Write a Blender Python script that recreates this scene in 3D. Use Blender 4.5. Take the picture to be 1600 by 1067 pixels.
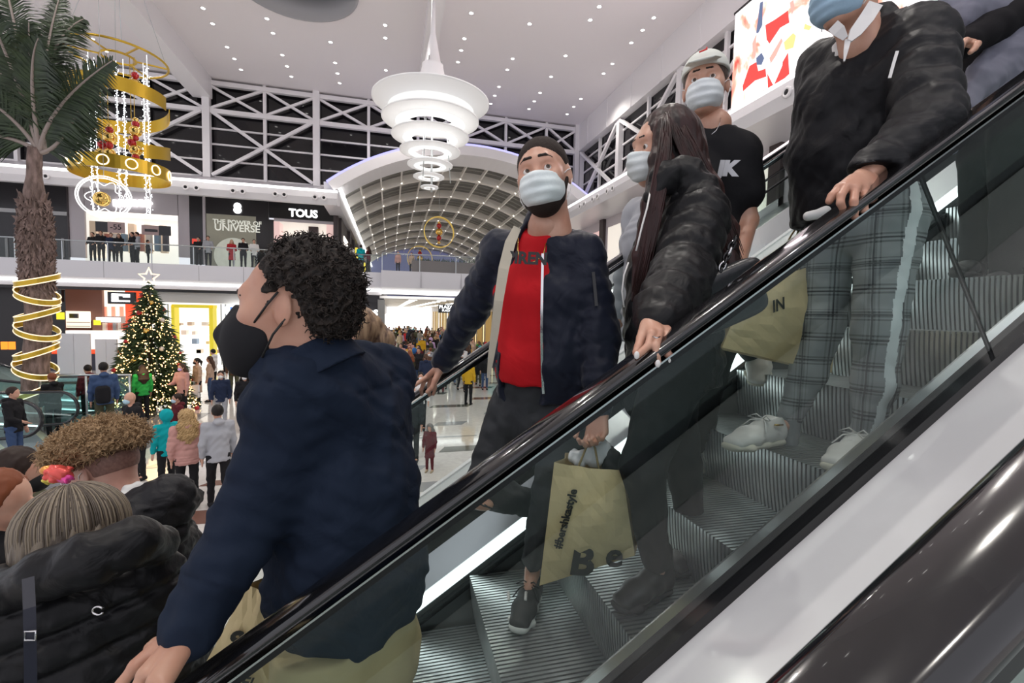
import bpy, bmesh, math, random
import numpy as np
from mathutils import Vector, Matrix, noise
random.seed(7); np.random.seed(7)
for o in list(bpy.data.objects): bpy.data.objects.remove(o)
SC = bpy.context.scene; COL = SC.collection; PI = math.pi

# ---------------------------------------------------------------- camera
F, VX, VY, ROLL, TH = 730.5, 609.57, 486.24, .02078, .59124
_L = np.array([VX-800, 533.5-VY, F]); _L /= np.linalg.norm(_L)
_u = np.array([math.sin(ROLL), math.cos(ROLL), 0.]); _u[2] = -(_u[:2]@_L[:2])/_L[2]; _u /= np.linalg.norm(_u)
_X = np.cross(_u, _L); RM = np.array([_X, _L, _u])     # rows: world x,y,z in camera (right,up,forward)
cd = bpy.data.cameras.new('camera'); cam = bpy.data.objects.new('camera', cd); COL.objects.link(cam)
cd.sensor_width = 36; cd.lens = F*36/1600; cd.clip_start = .02; cd.clip_end = 400
r_, u_, f_ = RM@[1, 0, 0], RM@[0, 1, 0], RM@[0, 0, 1]
cam.matrix_world = Matrix(((r_[0], u_[0], -f_[0], 0), (r_[1], u_[1], -f_[1], 0), (r_[2], u_[2], -f_[2], 0), (0, 0, 0, 1)))
SC.camera = cam
def ray(px, py): return RM@np.array([px-800, 533.5-py, F])
def A(px, py, y): d = ray(px, py); return Vector(d*y/d[1])       # point on the plane at depth y
def Z(px, py, z): d = ray(px, py); return Vector(d*z/d[2])       # point at height z
TT = math.tan(TH); G = -3.4

# ---------------------------------------------------------------- world and lights
w = bpy.data.worlds.new('world'); SC.world = w; w.use_nodes = True
w.node_tree.nodes['Background'].inputs[0].default_value = (.93, .92, 1, 1)
w.node_tree.nodes['Background'].inputs[1].default_value = .9
SC.view_settings.view_transform = 'Standard'; SC.view_settings.look = 'None'
SC.view_settings.exposure = 0.14; SC.view_settings.gamma = 1
SC.view_settings.use_curve_mapping = False
def light(name, kind, loc, energy, color=(1, 1, 1), size=.3, rot=(0, 0, 0), **k):
    d = bpy.data.lights.new(name, kind); d.energy = energy; d.color = color
    if kind == 'AREA':
        d.size = size; d.shape = k.get('shape', 'SQUARE')
        if 'size_y' in k: d.shape = 'RECTANGLE'; d.size_y = k['size_y']
    else: d.shadow_soft_size = size
    if kind == 'SPOT': d.spot_size = k.get('cone', 2.2); d.spot_blend = .8
    o = bpy.data.objects.new(name, d); o.location = loc; o.rotation_euler = rot; COL.objects.link(o); return o
for x, y, e in [(-11.2, 24.3, 900), (-11.2, 14, 900), (-5.3, 22.3, 900), (-5.3, 12, 900), (-.3, 26.3, 900), (-.3, 17, 900), (3.2, 6, 1500), (5.8, 21, 900), (8.2, 12, 900), (-3, 3, 1500),
                (10.6, 24, 700), (-.5, -3, 1300), (5, -3, 900), (-17, 22, 900), (-17, 10, 700)]:
    light('ceiling_spot', 'SPOT', (x, y, 12.3), e*.62, (1, .95, .88), .12, cone=2.4)

# ---------------------------------------------------------------- materials
MATS = {}
def mat(name, col, rough=.5, metal=0, emit=None, es=1, bump=None, var=None, spec=.5, coat=0, sheen=0, trans=0, alpha=1, anis=0):
    if name in MATS: return MATS[name]
    m = bpy.data.materials.new(name); m.use_nodes = True; nt = m.node_tree; b = nt.nodes['Principled BSDF']
    if len(col) == 3: col = (*col, 1)
    b.inputs['Base Color'].default_value = col; b.inputs['Roughness'].default_value = rough; b.inputs['Metallic'].default_value = metal
    b.inputs['Specular IOR Level'].default_value = spec; b.inputs['Coat Weight'].default_value = coat; b.inputs['Sheen Weight'].default_value = sheen
    if trans: b.inputs['Transmission Weight'].default_value = trans
    if alpha < 1: b.inputs['Alpha'].default_value = alpha
    if emit: b.inputs['Emission Color'].default_value = (*emit, 1); b.inputs['Emission Strength'].default_value = es
    L = nt.links.new
    if var or bump:
        tc = nt.nodes.new('ShaderNodeTexCoord')
    if var:      # (other colour, scale, [stretch xyz])
        c2, sc = var[0], var[1]; mp = nt.nodes.new('ShaderNodeMapping'); mp.inputs['Scale'].default_value = var[2] if len(var) > 2 else (1, 1, 1)
        n = nt.nodes.new('ShaderNodeTexNoise'); n.inputs['Scale'].default_value = sc; n.inputs['Detail'].default_value = 5
        mx = nt.nodes.new('ShaderNodeMix'); mx.data_type = 'RGBA'; mx.inputs[6].default_value = col; mx.inputs[7].default_value = (*c2, 1)
        rp = nt.nodes.new('ShaderNodeMapRange'); rp.inputs[1].default_value = .35; rp.inputs[2].default_value = .65
        L(tc.outputs['Object'], mp.inputs[0]); L(mp.outputs[0], n.inputs['Vector']); L(n.outputs[0], rp.inputs[0]); L(rp.outputs[0], mx.inputs[0]); L(mx.outputs[2], b.inputs['Base Color'])
    if bump:     # (scale, strength, distance, [stretch])
        mp2 = nt.nodes.new('ShaderNodeMapping'); mp2.inputs['Scale'].default_value = bump[3] if len(bump) > 3 else (1, 1, 1)
        n2 = nt.nodes.new('ShaderNodeTexNoise'); n2.inputs['Scale'].default_value = bump[0]; n2.inputs['Detail'].default_value = 4
        bp = nt.nodes.new('ShaderNodeBump'); bp.inputs['Strength'].default_value = bump[1]; bp.inputs['Distance'].default_value = bump[2]
        L(tc.outputs['Object'], mp2.inputs[0]); L(mp2.outputs[0], n2.inputs['Vector']); L(n2.outputs[0], bp.inputs['Height']); L(bp.outputs[0], b.inputs['Normal'])
    MATS[name] = m; return m
def emis(name, col, s):
    if name in MATS: return MATS[name]
    m = bpy.data.materials.new(name); m.use_nodes = True; nt = m.node_tree; nt.nodes.remove(nt.nodes['Principled BSDF'])
    e = nt.nodes.new('ShaderNodeEmission'); e.inputs[0].default_value = (*col, 1); e.inputs[1].default_value = s
    nt.links.new(e.outputs[0], nt.nodes['Material Output'].inputs[0]); MATS[name] = m; return m
def glass(name, tint, refl=1.0, rough=.0):
    m = bpy.data.materials.new(name); m.use_nodes = True; nt = m.node_tree; nt.nodes.remove(nt.nodes['Principled BSDF']); L = nt.links.new
    t = nt.nodes.new('ShaderNodeBsdfTransparent'); t.inputs[0].default_value = (*tint, 1)
    g = nt.nodes.new('ShaderNodeBsdfGlossy'); g.inputs['Roughness'].default_value = rough; g.inputs[0].default_value = (.95, 1, .98, 1)
    lw = nt.nodes.new('ShaderNodeLayerWeight'); ge = nt.nodes.new('ShaderNodeNewGeometry')
    def M_(op, a, b):
        n = nt.nodes.new('ShaderNodeMath'); n.operation = op
        for i, q in enumerate((a, b)):
            if hasattr(q, 'links'): L(q, n.inputs[i])
            else: n.inputs[i].default_value = q
        return n.outputs[0]
    lw.inputs[0].default_value = .5
    r = M_('MULTIPLY', M_('ADD', M_('MULTIPLY', M_('POWER', lw.outputs['Facing'], 5), .9), .055), refl)
    r = M_('MULTIPLY', r, M_('SUBTRACT', 1.0, ge.outputs['Backfacing']))
    mx = nt.nodes.new('ShaderNodeMixShader'); L(r, mx.inputs[0]); L(t.outputs[0], mx.inputs[1]); L(g.outputs[0], mx.inputs[2])
    L(mx.outputs[0], nt.nodes['Material Output'].inputs[0]); MATS[name] = m; return m
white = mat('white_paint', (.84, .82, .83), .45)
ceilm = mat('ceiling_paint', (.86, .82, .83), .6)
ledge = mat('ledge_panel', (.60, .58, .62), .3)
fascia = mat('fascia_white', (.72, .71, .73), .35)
dark = mat('dark_panel', (.018, .016, .018), .25)
black = mat('black_gloss', (.008, .008, .009), .12)
frame = mat('frame_brown', (.05, .035, .035), .35)
rubber = mat('handrail_rubber', (.006, .006, .007), .13, coat=.6)
steel = mat('brushed_steel', (.52, .55, .56), .28, .9, bump=(60, .08, .002, (1, 30, 30)))
deckm = mat('deck_white', (.80, .79, .80), .16, coat=.5)
deckg = mat('deck_greygreen', (.36, .40, .39), .45)
ledw = emis('led_white', (1, .99, .97), 3.2)
ledw2 = emis('led_strip', (.93, 1, 1), 2.6)
sign = emis('sign_white', (1, 1, 1), 3)
gold = mat('gold_ribbon', (.62, .40, .04), .3, .75)
goldb = mat('gold_ball', (.85, .58, .18), .12, 1)
redb = mat('red_ball', (.45, .01, .02), .15, .3, coat=.6)
winglass = mat('night_window', (.012, .011, .013), .04)
railglass = glass('rail_glass', (.94, .97, .96), .6)
nearglass = glass('balustrade_glass', (.90, .94, .93), 1.1)
ORD = ['first', 'second', 'third', 'fourth', 'fifth', 'sixth', 'seventh', 'eighth', 'ninth', 'tenth', 'eleventh', 'twelfth', 'thirteenth', 'fourteenth', 'fifteenth', 'sixteenth', 'seventeenth', 'eighteenth', 'nineteenth', 'twentieth', 'twenty-first', 'twenty-second', 'twenty-third']
skin = mat('skin', (.52, .29, .21), .45)

# ---------------------------------------------------------------- object helpers
def tag(o, label=None, cat=None, group=None, kind=None):
    if label: o['label'] = label
    if cat: o['category'] = cat
    if group: o['group'] = group
    if kind: o['kind'] = kind
    return o
def empty(name, loc, label=None, cat=None, group=None, kind=None, rz=0):
    o = bpy.data.objects.new(name, None); o.location = loc; o.rotation_euler.z = rz; o.empty_display_size = .1; COL.objects.link(o)
    return tag(o, label, cat, group, kind)
def link(name, me, mats=None, parent=None, loc=None):
    o = bpy.data.objects.new(name, me); COL.objects.link(o)
    if mats is not None and not me.materials:
        for m in (mats if isinstance(mats, (list, tuple)) else [mats]): me.materials.append(m)
    if parent: o.parent = parent
    if loc is not None: o.location = loc
    return o
class MB:
    def __init__(s, org=(0, 0, 0)): s.v = []; s.f = []; s.mi = []; s.cur = 0; s.o = Vector(org); s.sm = []
    def add(s, vs, fs, smooth=False):
        n = len(s.v); s.v += [tuple(Vector(v)-s.o) for v in vs]; s.f += [tuple(i+n for i in f) for f in fs]; s.mi += [s.cur]*len(fs); s.sm += [smooth]*len(fs); return s
    def box(s, a, b):
        x0, y0, z0 = [min(p, q) for p, q in zip(a, b)]; x1, y1, z1 = [max(p, q) for p, q in zip(a, b)]
        return s.add([(x0, y0, z0), (x1, y0, z0), (x1, y1, z0), (x0, y1, z0), (x0, y0, z1), (x1, y0, z1), (x1, y1, z1), (x0, y1, z1)],
                     [(3, 2, 1, 0), (4, 5, 6, 7), (0, 1, 5, 4), (1, 2, 6, 5), (2, 3, 7, 6), (3, 0, 4, 7)])
    def hexa(s, b4, t4): return s.add(list(b4)+list(t4), [(3, 2, 1, 0), (4, 5, 6, 7), (0, 1, 5, 4), (1, 2, 6, 5), (2, 3, 7, 6), (3, 0, 4, 7)])
    def prism(s, prof, axis, a, b):   # prof 2d loop; axis 'x','y','z'
        def P(p, t): return {'x': (t, p[0], p[1]), 'y': (p[0], t, p[1]), 'z': (p[0], p[1], t)}[axis]
        n = len(prof); return s.add([P(p, a) for p in prof]+[P(p, b) for p in prof], [tuple(range(n))[::-1], tuple(range(n, 2*n))]+[(i, (i+1) % n, (i+1) % n+n, i+n) for i in range(n)])
    def bar(s, p, q, wd, ht=None, up=(0, 0, 1)):
        p, q = Vector(p), Vector(q); ht = ht or wd; d = (q-p).normalized(); u = Vector(up)
        if abs(d.dot(u)) > .95: u = Vector((1, 0, 0))
        r = d.cross(u).normalized()*wd/2; u = r.cross(d).normalized()*ht/2
        return s.hexa([p-r-u, p+r-u, q+r-u, q-r-u], [p-r+u, p+r+u, q+r+u, q-r+u])
    def tube(s, pts, r, n=8, closed=False, cap=True):
        pts = [Vector(p) for p in pts]; m = len(pts); rr = r if isinstance(r, (list, tuple)) else [r]*m; vs = []; pu = None
        for i, p in enumerate(pts):
            a = pts[i-1] if (i > 0 or closed) else p; b = pts[(i+1) % m] if (i < m-1 or closed) else p
            d = (b-a).normalized()
            if pu is None: pu = d.orthogonal().normalized()
            u = (pu-d*pu.dot(d)).normalized(); pu = u; v = d.cross(u)
            vs += [p+(u*math.cos(2*PI*k/n)+v*math.sin(2*PI*k/n))*rr[i] for k in range(n)]
        fs = []
        for i in range(m if closed else m-1):
            j = (i+1) % m
            fs += [(i*n+k, i*n+(k+1) % n, j*n+(k+1) % n, j*n+k) for k in range(n)]
        if cap and not closed: fs += [tuple(range(n))[::-1], tuple(range((m-1)*n, m*n))]
        return s.add(vs, fs, True)
    def lathe(s, prof, c, n=24, axis=2, M=None):
        vs = []; m = len(prof); c = Vector(c)
        for (r, h) in prof:
            for k in range(n):
                a = 2*PI*k/n; p = Vector((r*math.cos(a), r*math.sin(a), h))
                if M: p = M@p
                vs.append(c+p)
        return s.add(vs, [(i*n+k, i*n+(k+1) % n, (i+1)*n+(k+1) % n, (i+1)*n+k) for i in range(m-1) for k in range(n)], True)
    def ball(s, c, r, n=10, m=6, sc=(1, 1, 1)):
        prof = [(math.sin(PI*i/m)*1.0, -math.cos(PI*i/m)) for i in range(m+1)]
        M = Matrix.Diagonal((r*sc[0], r*sc[1], r*sc[2])); return s.lathe([(max(a, 1e-4), b) for a, b in prof], c, n, M=M)
    def mesh(s, name='m'):
        me = bpy.data.meshes.new(name); me.from_pydata(s.v, [], s.f); me.polygons.foreach_set('material_index', s.mi); me.polygons.foreach_set('use_smooth', s.sm); me.update(); return me
    def build(s, name, m, parent=None, **t):
        o = link(name, s.mesh(name), m, parent, tuple(s.o)); return tag(o, **t) if t else o
def struct(o, **k): o['kind'] = 'structure'; return tag(o, **k)
def text(name, body, m, parent, loc, size, rot=(PI/2, 0, 0), align='CENTER', ext=.01, bold=0, shear=0):
    c = bpy.data.curves.new(name, 'FONT'); c.body = body; c.size = size; c.align_x = align; c.align_y = 'CENTER'; c.extrude = ext; c.offset = bold; c.shear = shear; c.resolution_u = 3
    o = bpy.data.objects.new(name, c); COL.objects.link(o); bpy.context.view_layer.update()
    me = bpy.data.meshes.new_from_object(o.evaluated_get(bpy.context.evaluated_depsgraph_get())); bpy.data.objects.remove(o)
    o = link(name, me, m, parent, loc); me.materials.clear(); me.materials.append(m); o.rotation_euler = rot; return o
def fbox(mb, x0, y0, x1, y1, d0, d1, ref=None):   # a box whose face is seen at depth d0 with these photo corners
    p = A(x0, (y0+y1)/2, ref or d0); q = A(x1, (y0+y1)/2, ref or d0); t = A((x0+x1)/2, y0, ref or d0); b = A((x0+x1)/2, y1, ref or d0)
    return mb.box((p.x, d0, b.z), (q.x, d1, t.z))
def _W(o):
    m = Matrix.LocRotScale(o.location, o.rotation_euler, o.scale)
    return _W(o.parent)@o.matrix_parent_inverse@m if o.parent else m
def link(name, me, mats=None, parent=None, loc=None):
    o = bpy.data.objects.new(name, me); COL.objects.link(o)
    if mats is not None and not me.materials:
        for m in (mats if isinstance(mats, (list, tuple)) else [mats]): me.materials.append(m)
    if parent: o.parent = parent; o.matrix_parent_inverse = _W(parent).inverted()
    if loc is not None: o.location = loc
    return o
def dup(root, loc=None, rz=None, label=None, group=None, data=None):
    def cp(o, par):
        c = o.copy(); COL.objects.link(c)
        if par: c.parent = par
        for ch in list(o.children): cp(ch, c)
        return c
    r = cp(root, None)
    if loc is not None: r.location = loc
    if rz is not None: r.rotation_euler.z = rz
    if label: r['label'] = label
    if group: r['group'] = group
    return r

# ================================================================ STRUCTURE
XL, XR, YB, CZ = -27, 12.2, 30., 12.6
fl = struct(MB().box((-34, -8, G-.2), (24, 84, G)).build('floor', mat('terrazzo', (.70, .67, .63), .09, var=((.62, .59, .56), 9), coat=.3)))
brown = mat('floor_brown', (.20, .105, .08), .1, coat=.3); greyt = mat('floor_grey', (.33, .34, .35), .1, coat=.3); darkt = mat('floor_dark', (.12, .12, .10), .12)
k = 0
tiles = []
for iy in range(15):                        # inlaid bars across the corridor floor
    y = 7.2+iy*1.35
    for ix in range(5):
        x = -6.2+ix*3.3+(1.5 if iy % 2 else 0)+random.uniform(-.3, .3)
        if -1.2 < x < 7.5 or (y < 12 and x < -1): tiles.append((x, y, random.uniform(.9, 1.7), random.choice([.3, .45]), random.choice([brown, brown, greyt, darkt])))
tiles += [(-2.4, 8.15, 3.4, .55, brown), (.9, 8.8, 1.1, .5, greyt), (1.1, 8.1, .8, .35, darkt), (-5.5, 4.4, 2.4, .5, brown)]
for x, y, wd, dp, m in tiles:
    MB((x, y, G)).prism([(x-wd/2, y), (x+wd/2-.15, y), (x+wd/2+.1, y+dp), (x-wd/2+.2, y+dp)], 'z', G, G+.004).build('floor_tile', m, fl)
for x, y, wd, dp in [(-1.8, 12.2, 4.5, .16), (.6, 12.6, 3.5, .12)]:
    MB((x, y, G)).box((x-wd/2, y, G), (x+wd/2, y+dp, G+.003)).build('floor_tile', greyt, fl)

# ceiling with round skylight
ce = MB(); cx, cy, cr = -3.67, 20.35, 2.35
for a, b in [((XL, -6), (cx-cr, YB+.3)), ((cx+cr, -6), (XR+.3, YB+.3)), ((cx-cr, -6), (cx+cr, cy-cr)), ((cx-cr, cy+cr), (cx+cr, YB+.3))]:
    ce.box((a[0], a[1], CZ), (b[0], b[1], CZ+.3))
for k in range(4):
    n = 10; c0 = [(cx+cr, cy+cr), (cx-cr, cy+cr), (cx-cr, cy-cr), (cx+cr, cy-cr)][k]
    pr = [c0]+[(cx+cr*math.cos(PI/2*(k+1-i/n)), cy+cr*math.sin(PI/2*(k+1-i/n))) for i in range(n+1)]
    ce.prism(pr, 'z', CZ, CZ+.3)
ceo = struct(ce.build('ceiling', ceilm))
sk = empty('skylight', (cx, cy, CZ), 'round dark skylight opening in the ceiling with a pale rim', 'skylight')
MB((cx, cy, CZ)).lathe([(cr, 0), (cr, 1.3), (cr-.05, 1.3), (cr-.05, -.1), (cr+.05, -.1), (cr+.05, 0)], (cx, cy, CZ), 40).build('rim', mat('rim_grey', (.42, .42, .44), .4), sk)
MB((cx, cy, CZ)).lathe([(.01, 1.3), (cr, 1.3), (cr, 1.4), (.01, 1.4)], (cx, cy, CZ), 40).build('night_glass', winglass, sk)
for dx in (-1.1, 0, 1.1): MB((cx+dx, cy, CZ)).bar((cx+dx, cy-2.1, CZ+1), (cx+dx, cy+2.1, CZ+1), .08).build('truss_bar', white, sk)
for dx in (-1.1, 0): MB((cx+dx, cy, CZ)).bar((cx+dx, cy, CZ+1), (cx+dx+1.1, cy+2, CZ+1), .06).build('truss_bar', white, sk)
for n, x, wd, z0 in [(1, -10.05, .95, 11.5), (2, 1.7, .6, 11.9)]:
    struct(MB((x, 12, CZ)).box((x-wd/2, -6, z0), (x+wd/2, YB, CZ)).build('trim_%d' % n, white))
# downlights
lampm = emis('downlight', (1, .97, .92), 9)
dl0 = None
rows = [(28.4, 27.3, 26.2), (24.3, 23.2, 22.2), (20.3, 19.3, 18.4), (16.2, 15.2, 14.2), (12.2, 11.2, 10.2)]
for xi, x in enumerate((-16.2, -13.7, -11.25, -7.7, -5.25, -2.78, -.28, 3.24, 5.8, 8.2, 10.7)):
    for ri, rw in enumerate(rows):
        for j, y in enumerate(rw):
            if (xi+ri+j) % 4 == 3 and ri: continue
            if (x-cx)**2+(y-cy)**2 < 7.3: continue
            lbl = 'round white ceiling downlight, %s row from the back wall, %s column from the left' % (ORD[ri*3+j], ORD[xi])
            if dl0 is None:
                dl0 = empty('ceiling_light', (0, 0, 0), lbl, 'ceiling light', 'ceiling downlights')
                MB().lathe([(.001, -.012), (.085, -.012), (.085, .0)], (0, 0, 0), 12).build('lamp', lampm, dl0)
                MB().lathe([(.085, 0), (.085, -.02), (.12, -.015), (.12, 0)], (0, 0, 0), 12).build('bezel', white, dl0)
                d = dl0; d.location = (x, y, CZ)
            else: d = dup(dl0, (x, y, CZ), label=lbl)

# ---- back wall: steel truss and dark night windows above the ledge
cxv, sp, rise, hw = 4.7, 6.75, 2.55, 7.55
Rv = (hw*hw+rise*rise)/(2*rise); zc = sp+rise-Rv; a0 = math.asin(hw/Rv)
def arcz(x): return zc+math.sqrt(max((Rv+.5)**2-(x-cxv)**2, 0)) if abs(x-cxv) < hw+.6 else 7.0
wb_ = MB((0, YB+.4, 9)); xs_ = list(np.linspace(cxv-hw-.6, 12.5, 34))
wb_.box((-27, YB+.3, 7.0), (xs_[0], YB+.4, CZ))
for a, b in zip(xs_, xs_[1:]): wb_.prism([(a, arcz(a)), (b, arcz(b)), (b, CZ), (a, CZ)], 'y', YB+.3, YB+.4)
struct(wb_.build('wall_back', winglass))
cols = [(-21.5, .3), (-15.6, .3), (-9.85, .36), (-4.2, .36), (12.0, .3)]
mull = [-18.5, -12.7, -6.95, -1.3, 1.6, 4.3, 7.15, 9.9]
tr = empty('window_1', (0, YB, 7.2), kind='structure')
for x, wd in cols: MB((x, YB, 9)).box((x-wd/2, YB-.25, max(7.2, arcz(x)-.1)), (x+wd/2, YB+.1, CZ)).build('column', white, tr)
for x in mull: MB((x, YB, 9)).box((x-.08, YB-.05, max(7.2, arcz(x)-.1)), (x+.08, YB+.15, CZ)).build('mullion', white, tr)
for z in (7.35, 8.25, 9.15, 10.0):
    dx = math.sqrt(max((Rv+.5)**2-(z-zc)**2, 0)) if z < zc+Rv+.5 else 0
    for x0, x1 in (((-27, cxv-dx), (cxv+dx, 12.2)) if dx else ((-27, 12.2),)):
        if x1 > x0: MB((x0, YB+.2, z)).box((x0, YB+.18, z-.045), (x1, YB+.28, z+.045)).build('transom', white, tr)
for z in (10.85, 12.35): MB((-7, YB-.1, z)).box((-27, YB-.15, z-.12), (12.2, YB+.1, z+.12)).build('chord', white, tr)
def X(x0, x1, z0, z1, wd, y=YB-.05):
    MB(((x0+x1)/2, y, z0)).bar((x0, y, z0), (x1, y, z1), wd).build('brace', white, tr)
    MB(((x0+x1)/2, y+.03, z0)).bar((x0, y+.03, z1), (x1, y+.03, z0), wd).build('brace', white, tr)
edges = sorted([c[0] for c in cols]+mull)
for a, b in zip(edges, edges[1:]): X(a+.1, b-.1, 10.95, 12.25, .13)
for a, b in [(-15.4, -10.1), (-9.6, -4.4), (-21.3, -15.8)]: X(a, b, 7.35, 10.8, .17, YB-.15)
# ---- ledge, lit cove and fascia with spot eyes along the back, left of the vault
xe = -2.85
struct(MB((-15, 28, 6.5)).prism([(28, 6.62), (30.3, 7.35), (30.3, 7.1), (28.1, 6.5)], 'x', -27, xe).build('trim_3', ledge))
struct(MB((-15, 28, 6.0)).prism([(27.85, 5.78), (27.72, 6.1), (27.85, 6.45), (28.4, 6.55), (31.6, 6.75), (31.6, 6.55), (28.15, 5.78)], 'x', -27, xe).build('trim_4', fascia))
struct(MB((-15, 28, 6.5)).box((-27, 27.84, 6.47), (xe, 28.1, 6.58)).build('trim_5', ledw))
eye = None; eye_n = [0, 0]
def spot_eye(loc, rz=0):
    global eye
    sd = 1 if rz else 0; eye_n[sd] += 1; lb = ('spotlight eye in the right wall fascia, %s from the far corner' if sd else 'spotlight eye in the back fascia, %s from the left') % ORD[eye_n[sd]-1]
    if eye is None:
        eye = empty('eyeball_spotlight', (0, 0, 0), lb, 'spotlight', 'spotlight eyes in the white fascias')
        R90 = Matrix.Rotation(PI/2, 3, 'X')
        MB().lathe([(.09, 0), (.15, .0), (.15, .05), (.08, .06), (.08, 0)], (0, 0, 0), 16, M=R90).build('bezel', white, eye)
        MB().lathe([(.001, .04), (.085, .045), (.09, 0)], (0, 0, 0), 16, M=R90).build('lens', black, eye)
        eye.location = loc; eye.rotation_euler.z = rz; return eye
    return dup(eye, loc, rz, lb)
for px in (53, 72, 216, 290, 307, 364, 379, 430, 444, 492, 506): p = A(px, 280+px*.06, 27.7); spot_eye((p.x, 27.72, 6.1))
# ---- upper floor slab: pale band, cove light, dark shadow gap
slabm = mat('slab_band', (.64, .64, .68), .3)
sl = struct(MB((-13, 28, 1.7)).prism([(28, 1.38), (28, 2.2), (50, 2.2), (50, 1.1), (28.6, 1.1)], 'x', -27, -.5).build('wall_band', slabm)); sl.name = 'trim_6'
for x in np.arange(-26.5, -.6, 2.1): MB((x, 28, 1.8)).box((x-.008, 27.995, 1.38), (x+.008, 28.01, 2.19)).build('panel_joint', mat('joint', (.25, .25, .27), .6), sl)
struct(MB((-13, 28.2, 1.2)).box((-27, 28.25, 1.14), (-.5, 28.6, 1.30)).build('trim_7', ledw))
struct(MB((-13, 28.4, 1)).box((-27, 28.3, .92), (-.5, 50, 1.1)).build('trim_8', white))
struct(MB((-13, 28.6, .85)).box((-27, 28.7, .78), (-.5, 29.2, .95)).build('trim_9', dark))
# bridge over the corridor mouth
br = struct(MB((5, 27.6, 1.7)).prism([(27.4, 1.36), (27.3, 2.28), (33, 2.28), (33, 1.1), (28.3, 1.1)], 'x', -.5, 12.2).build('trim_10', slabm))
for x in (1.7, 4.0, 6.3, 8.6): MB((x, 27.3, 1.8)).box((x-.008, 27.30, 1.38), (x+.008, 27.37, 2.25)).build('panel_joint', MATS['joint'], br)
struct(MB((5, 28, 1.2)).box((-.5, 28.0, 1.0), (12.2, 28.4, 1.12)).build('trim_11', ledw))
# glass railings
def railing(x0, x1, y, z, n, label, posts=True):
    e = empty('glass_railing', ((x0+x1)/2, y, z), label, 'railing')
    s = (x1-x0)/n
    for i in range(n):
        MB((x0+s*(i+.5), y, z)).box((x0+s*i+.02, y-.008, z), (x0+s*(i+1)-.02, y+.008, z+.95)).build('glass_panel', railglass, e)
        if posts: MB((x0+s*i, y, z)).box((x0+s*i-.02, y-.02, z-.05), (x0+s*i+.02, y+.02, z+.93)).build('post', steel, e)
    MB(((x0+x1)/2, y, z+1)).tube([(x0, y, z+.98), (x1, y, z+.98)], .03, 8).build('handrail', steel, e)
railing(-27, -.5, 28.1, 2.2, 14, 'long glass railing with steel handrail along the upper gallery, left')
railing(-.45, 12, 27.45, 2.28, 6, 'glass railing on the bridge over the corridor mouth')

# ---- upper gallery shops (front plane y = 31.2)
YS = 31.2
def shop_box(e, px0, py0, px1, py1, m, d0=YS, d1=None, name='wall_panel', ref=None):
    mb = MB(A((px0+px1)/2, (py0+py1)/2, d0)); fbox(mb, px0, py0, px1, py1, d0, d1 or d0+.15, ref); return mb.build(name, m, e)
struct(MB((-15, 36, 2.15)).box((-27, 30.9, 1.9), (-2.9, 50, 2.2)).build('floor_upper', mat('upper_floor', (.6, .58, .55), .15)))
struct(MB((-15, 36, 5.8)).box((-27, 31.6, 6.5), (-2.9, 36, 6.6)).build('ceiling_gallery', white))
up = empty('shopfront', (-20, YS, 2.2), 'dark unlit shopfront on the upper gallery, far left behind the palm', 'shop')
shop_box(up, -60, 285, 105, 402, dark); shop_box(up, -60, 326, 104, 332, mat('pale_strip', (.5, .5, .5), .4), YS-.06, YS, 'light_strip')
for px in (8, 42, 68, 96): shop_box(up, px, 372, px+4, 402, mat('post_grey', (.28, .27, .27), .4), YS-.05, YS, 'door_frame')
pinkc = mat('column_pinkwhite', (.60, .55, .57), .5)
wl = empty('shopfront', (-14, YS, 2.2), 'bright white shop with hanging sale posters on the upper gallery', 'shop')
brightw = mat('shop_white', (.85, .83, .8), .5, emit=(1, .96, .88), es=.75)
shop_box(wl, 105, 282, 107, 402, frame, YS-.06, YS, 'jamb'); shop_box(wl, 107, 285, 132, 402, pinkc, name='column'); shop_box(wl, 132, 285, 278, 332, pinkc, name='fascia'); shop_box(wl, 278, 285, 296, 402, pinkc, name='column')
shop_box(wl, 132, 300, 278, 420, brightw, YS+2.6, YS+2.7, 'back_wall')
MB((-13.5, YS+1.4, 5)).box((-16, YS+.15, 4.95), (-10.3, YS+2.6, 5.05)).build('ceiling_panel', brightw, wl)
for px in (140, 158, 176, 200, 225, 250): shop_box(wl, px, 345+px % 7, px+10, 395, mat('shelf_tan', (.55, .40, .30), .5, emit=(1, .8, .6), es=.25), YS+2.3, YS+2.6, 'shelf_unit')
for i, px in enumerate((141, 151)): shop_box(wl, px, 376, px+11, 402, emis('peach_glow', (1, .78, .62), 1.3), YS+.1, YS+.4, 'light_box')
for i in range(9):
    c = random.random(); shop_box(wl, 150+i*13, 365, 157+i*13, 392, mat('goods_%d' % (i % 4), [(.1, .1, .12), (.5, .2, .15), (.7, .65, .6), (.2, .3, .4)][i % 4], .6), YS+1.4, YS+1.7, 'goods')
sg = sign
def wtext(name, body, px, py, d, m, parent, h, **k):
    p = A(px, py, d); return text(name, body, m, parent, p, h, **k)
for i in range(6): shop_box(wl, 176+i*10, 312, 184+i*10, 322, sign, YS-.12, YS-.02, 'sign_letter')
shop_box(wl, 149, 346, 168, 362, dark, YS-.3, YS-.28, 'poster'); shop_box(wl, 168, 347, 195, 364, mat('poster_pink', (.55, .40, .38), .5), YS-.3, YS-.28, 'poster')
wtext('sale_text', '-55', 181, 355, YS-.32, dark, wl, .42)
shop_box(wl, 221, 352, 248, 367, MATS['poster_pink'], YS-.3, YS-.28, 'poster'); shop_box(wl, 248, 353, 267, 368, dark, YS-.3, YS-.28, 'poster'); shop_box(wl, 226, 358, 246, 362, dark, YS-.32, YS-.3, 'poster_band')
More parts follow.
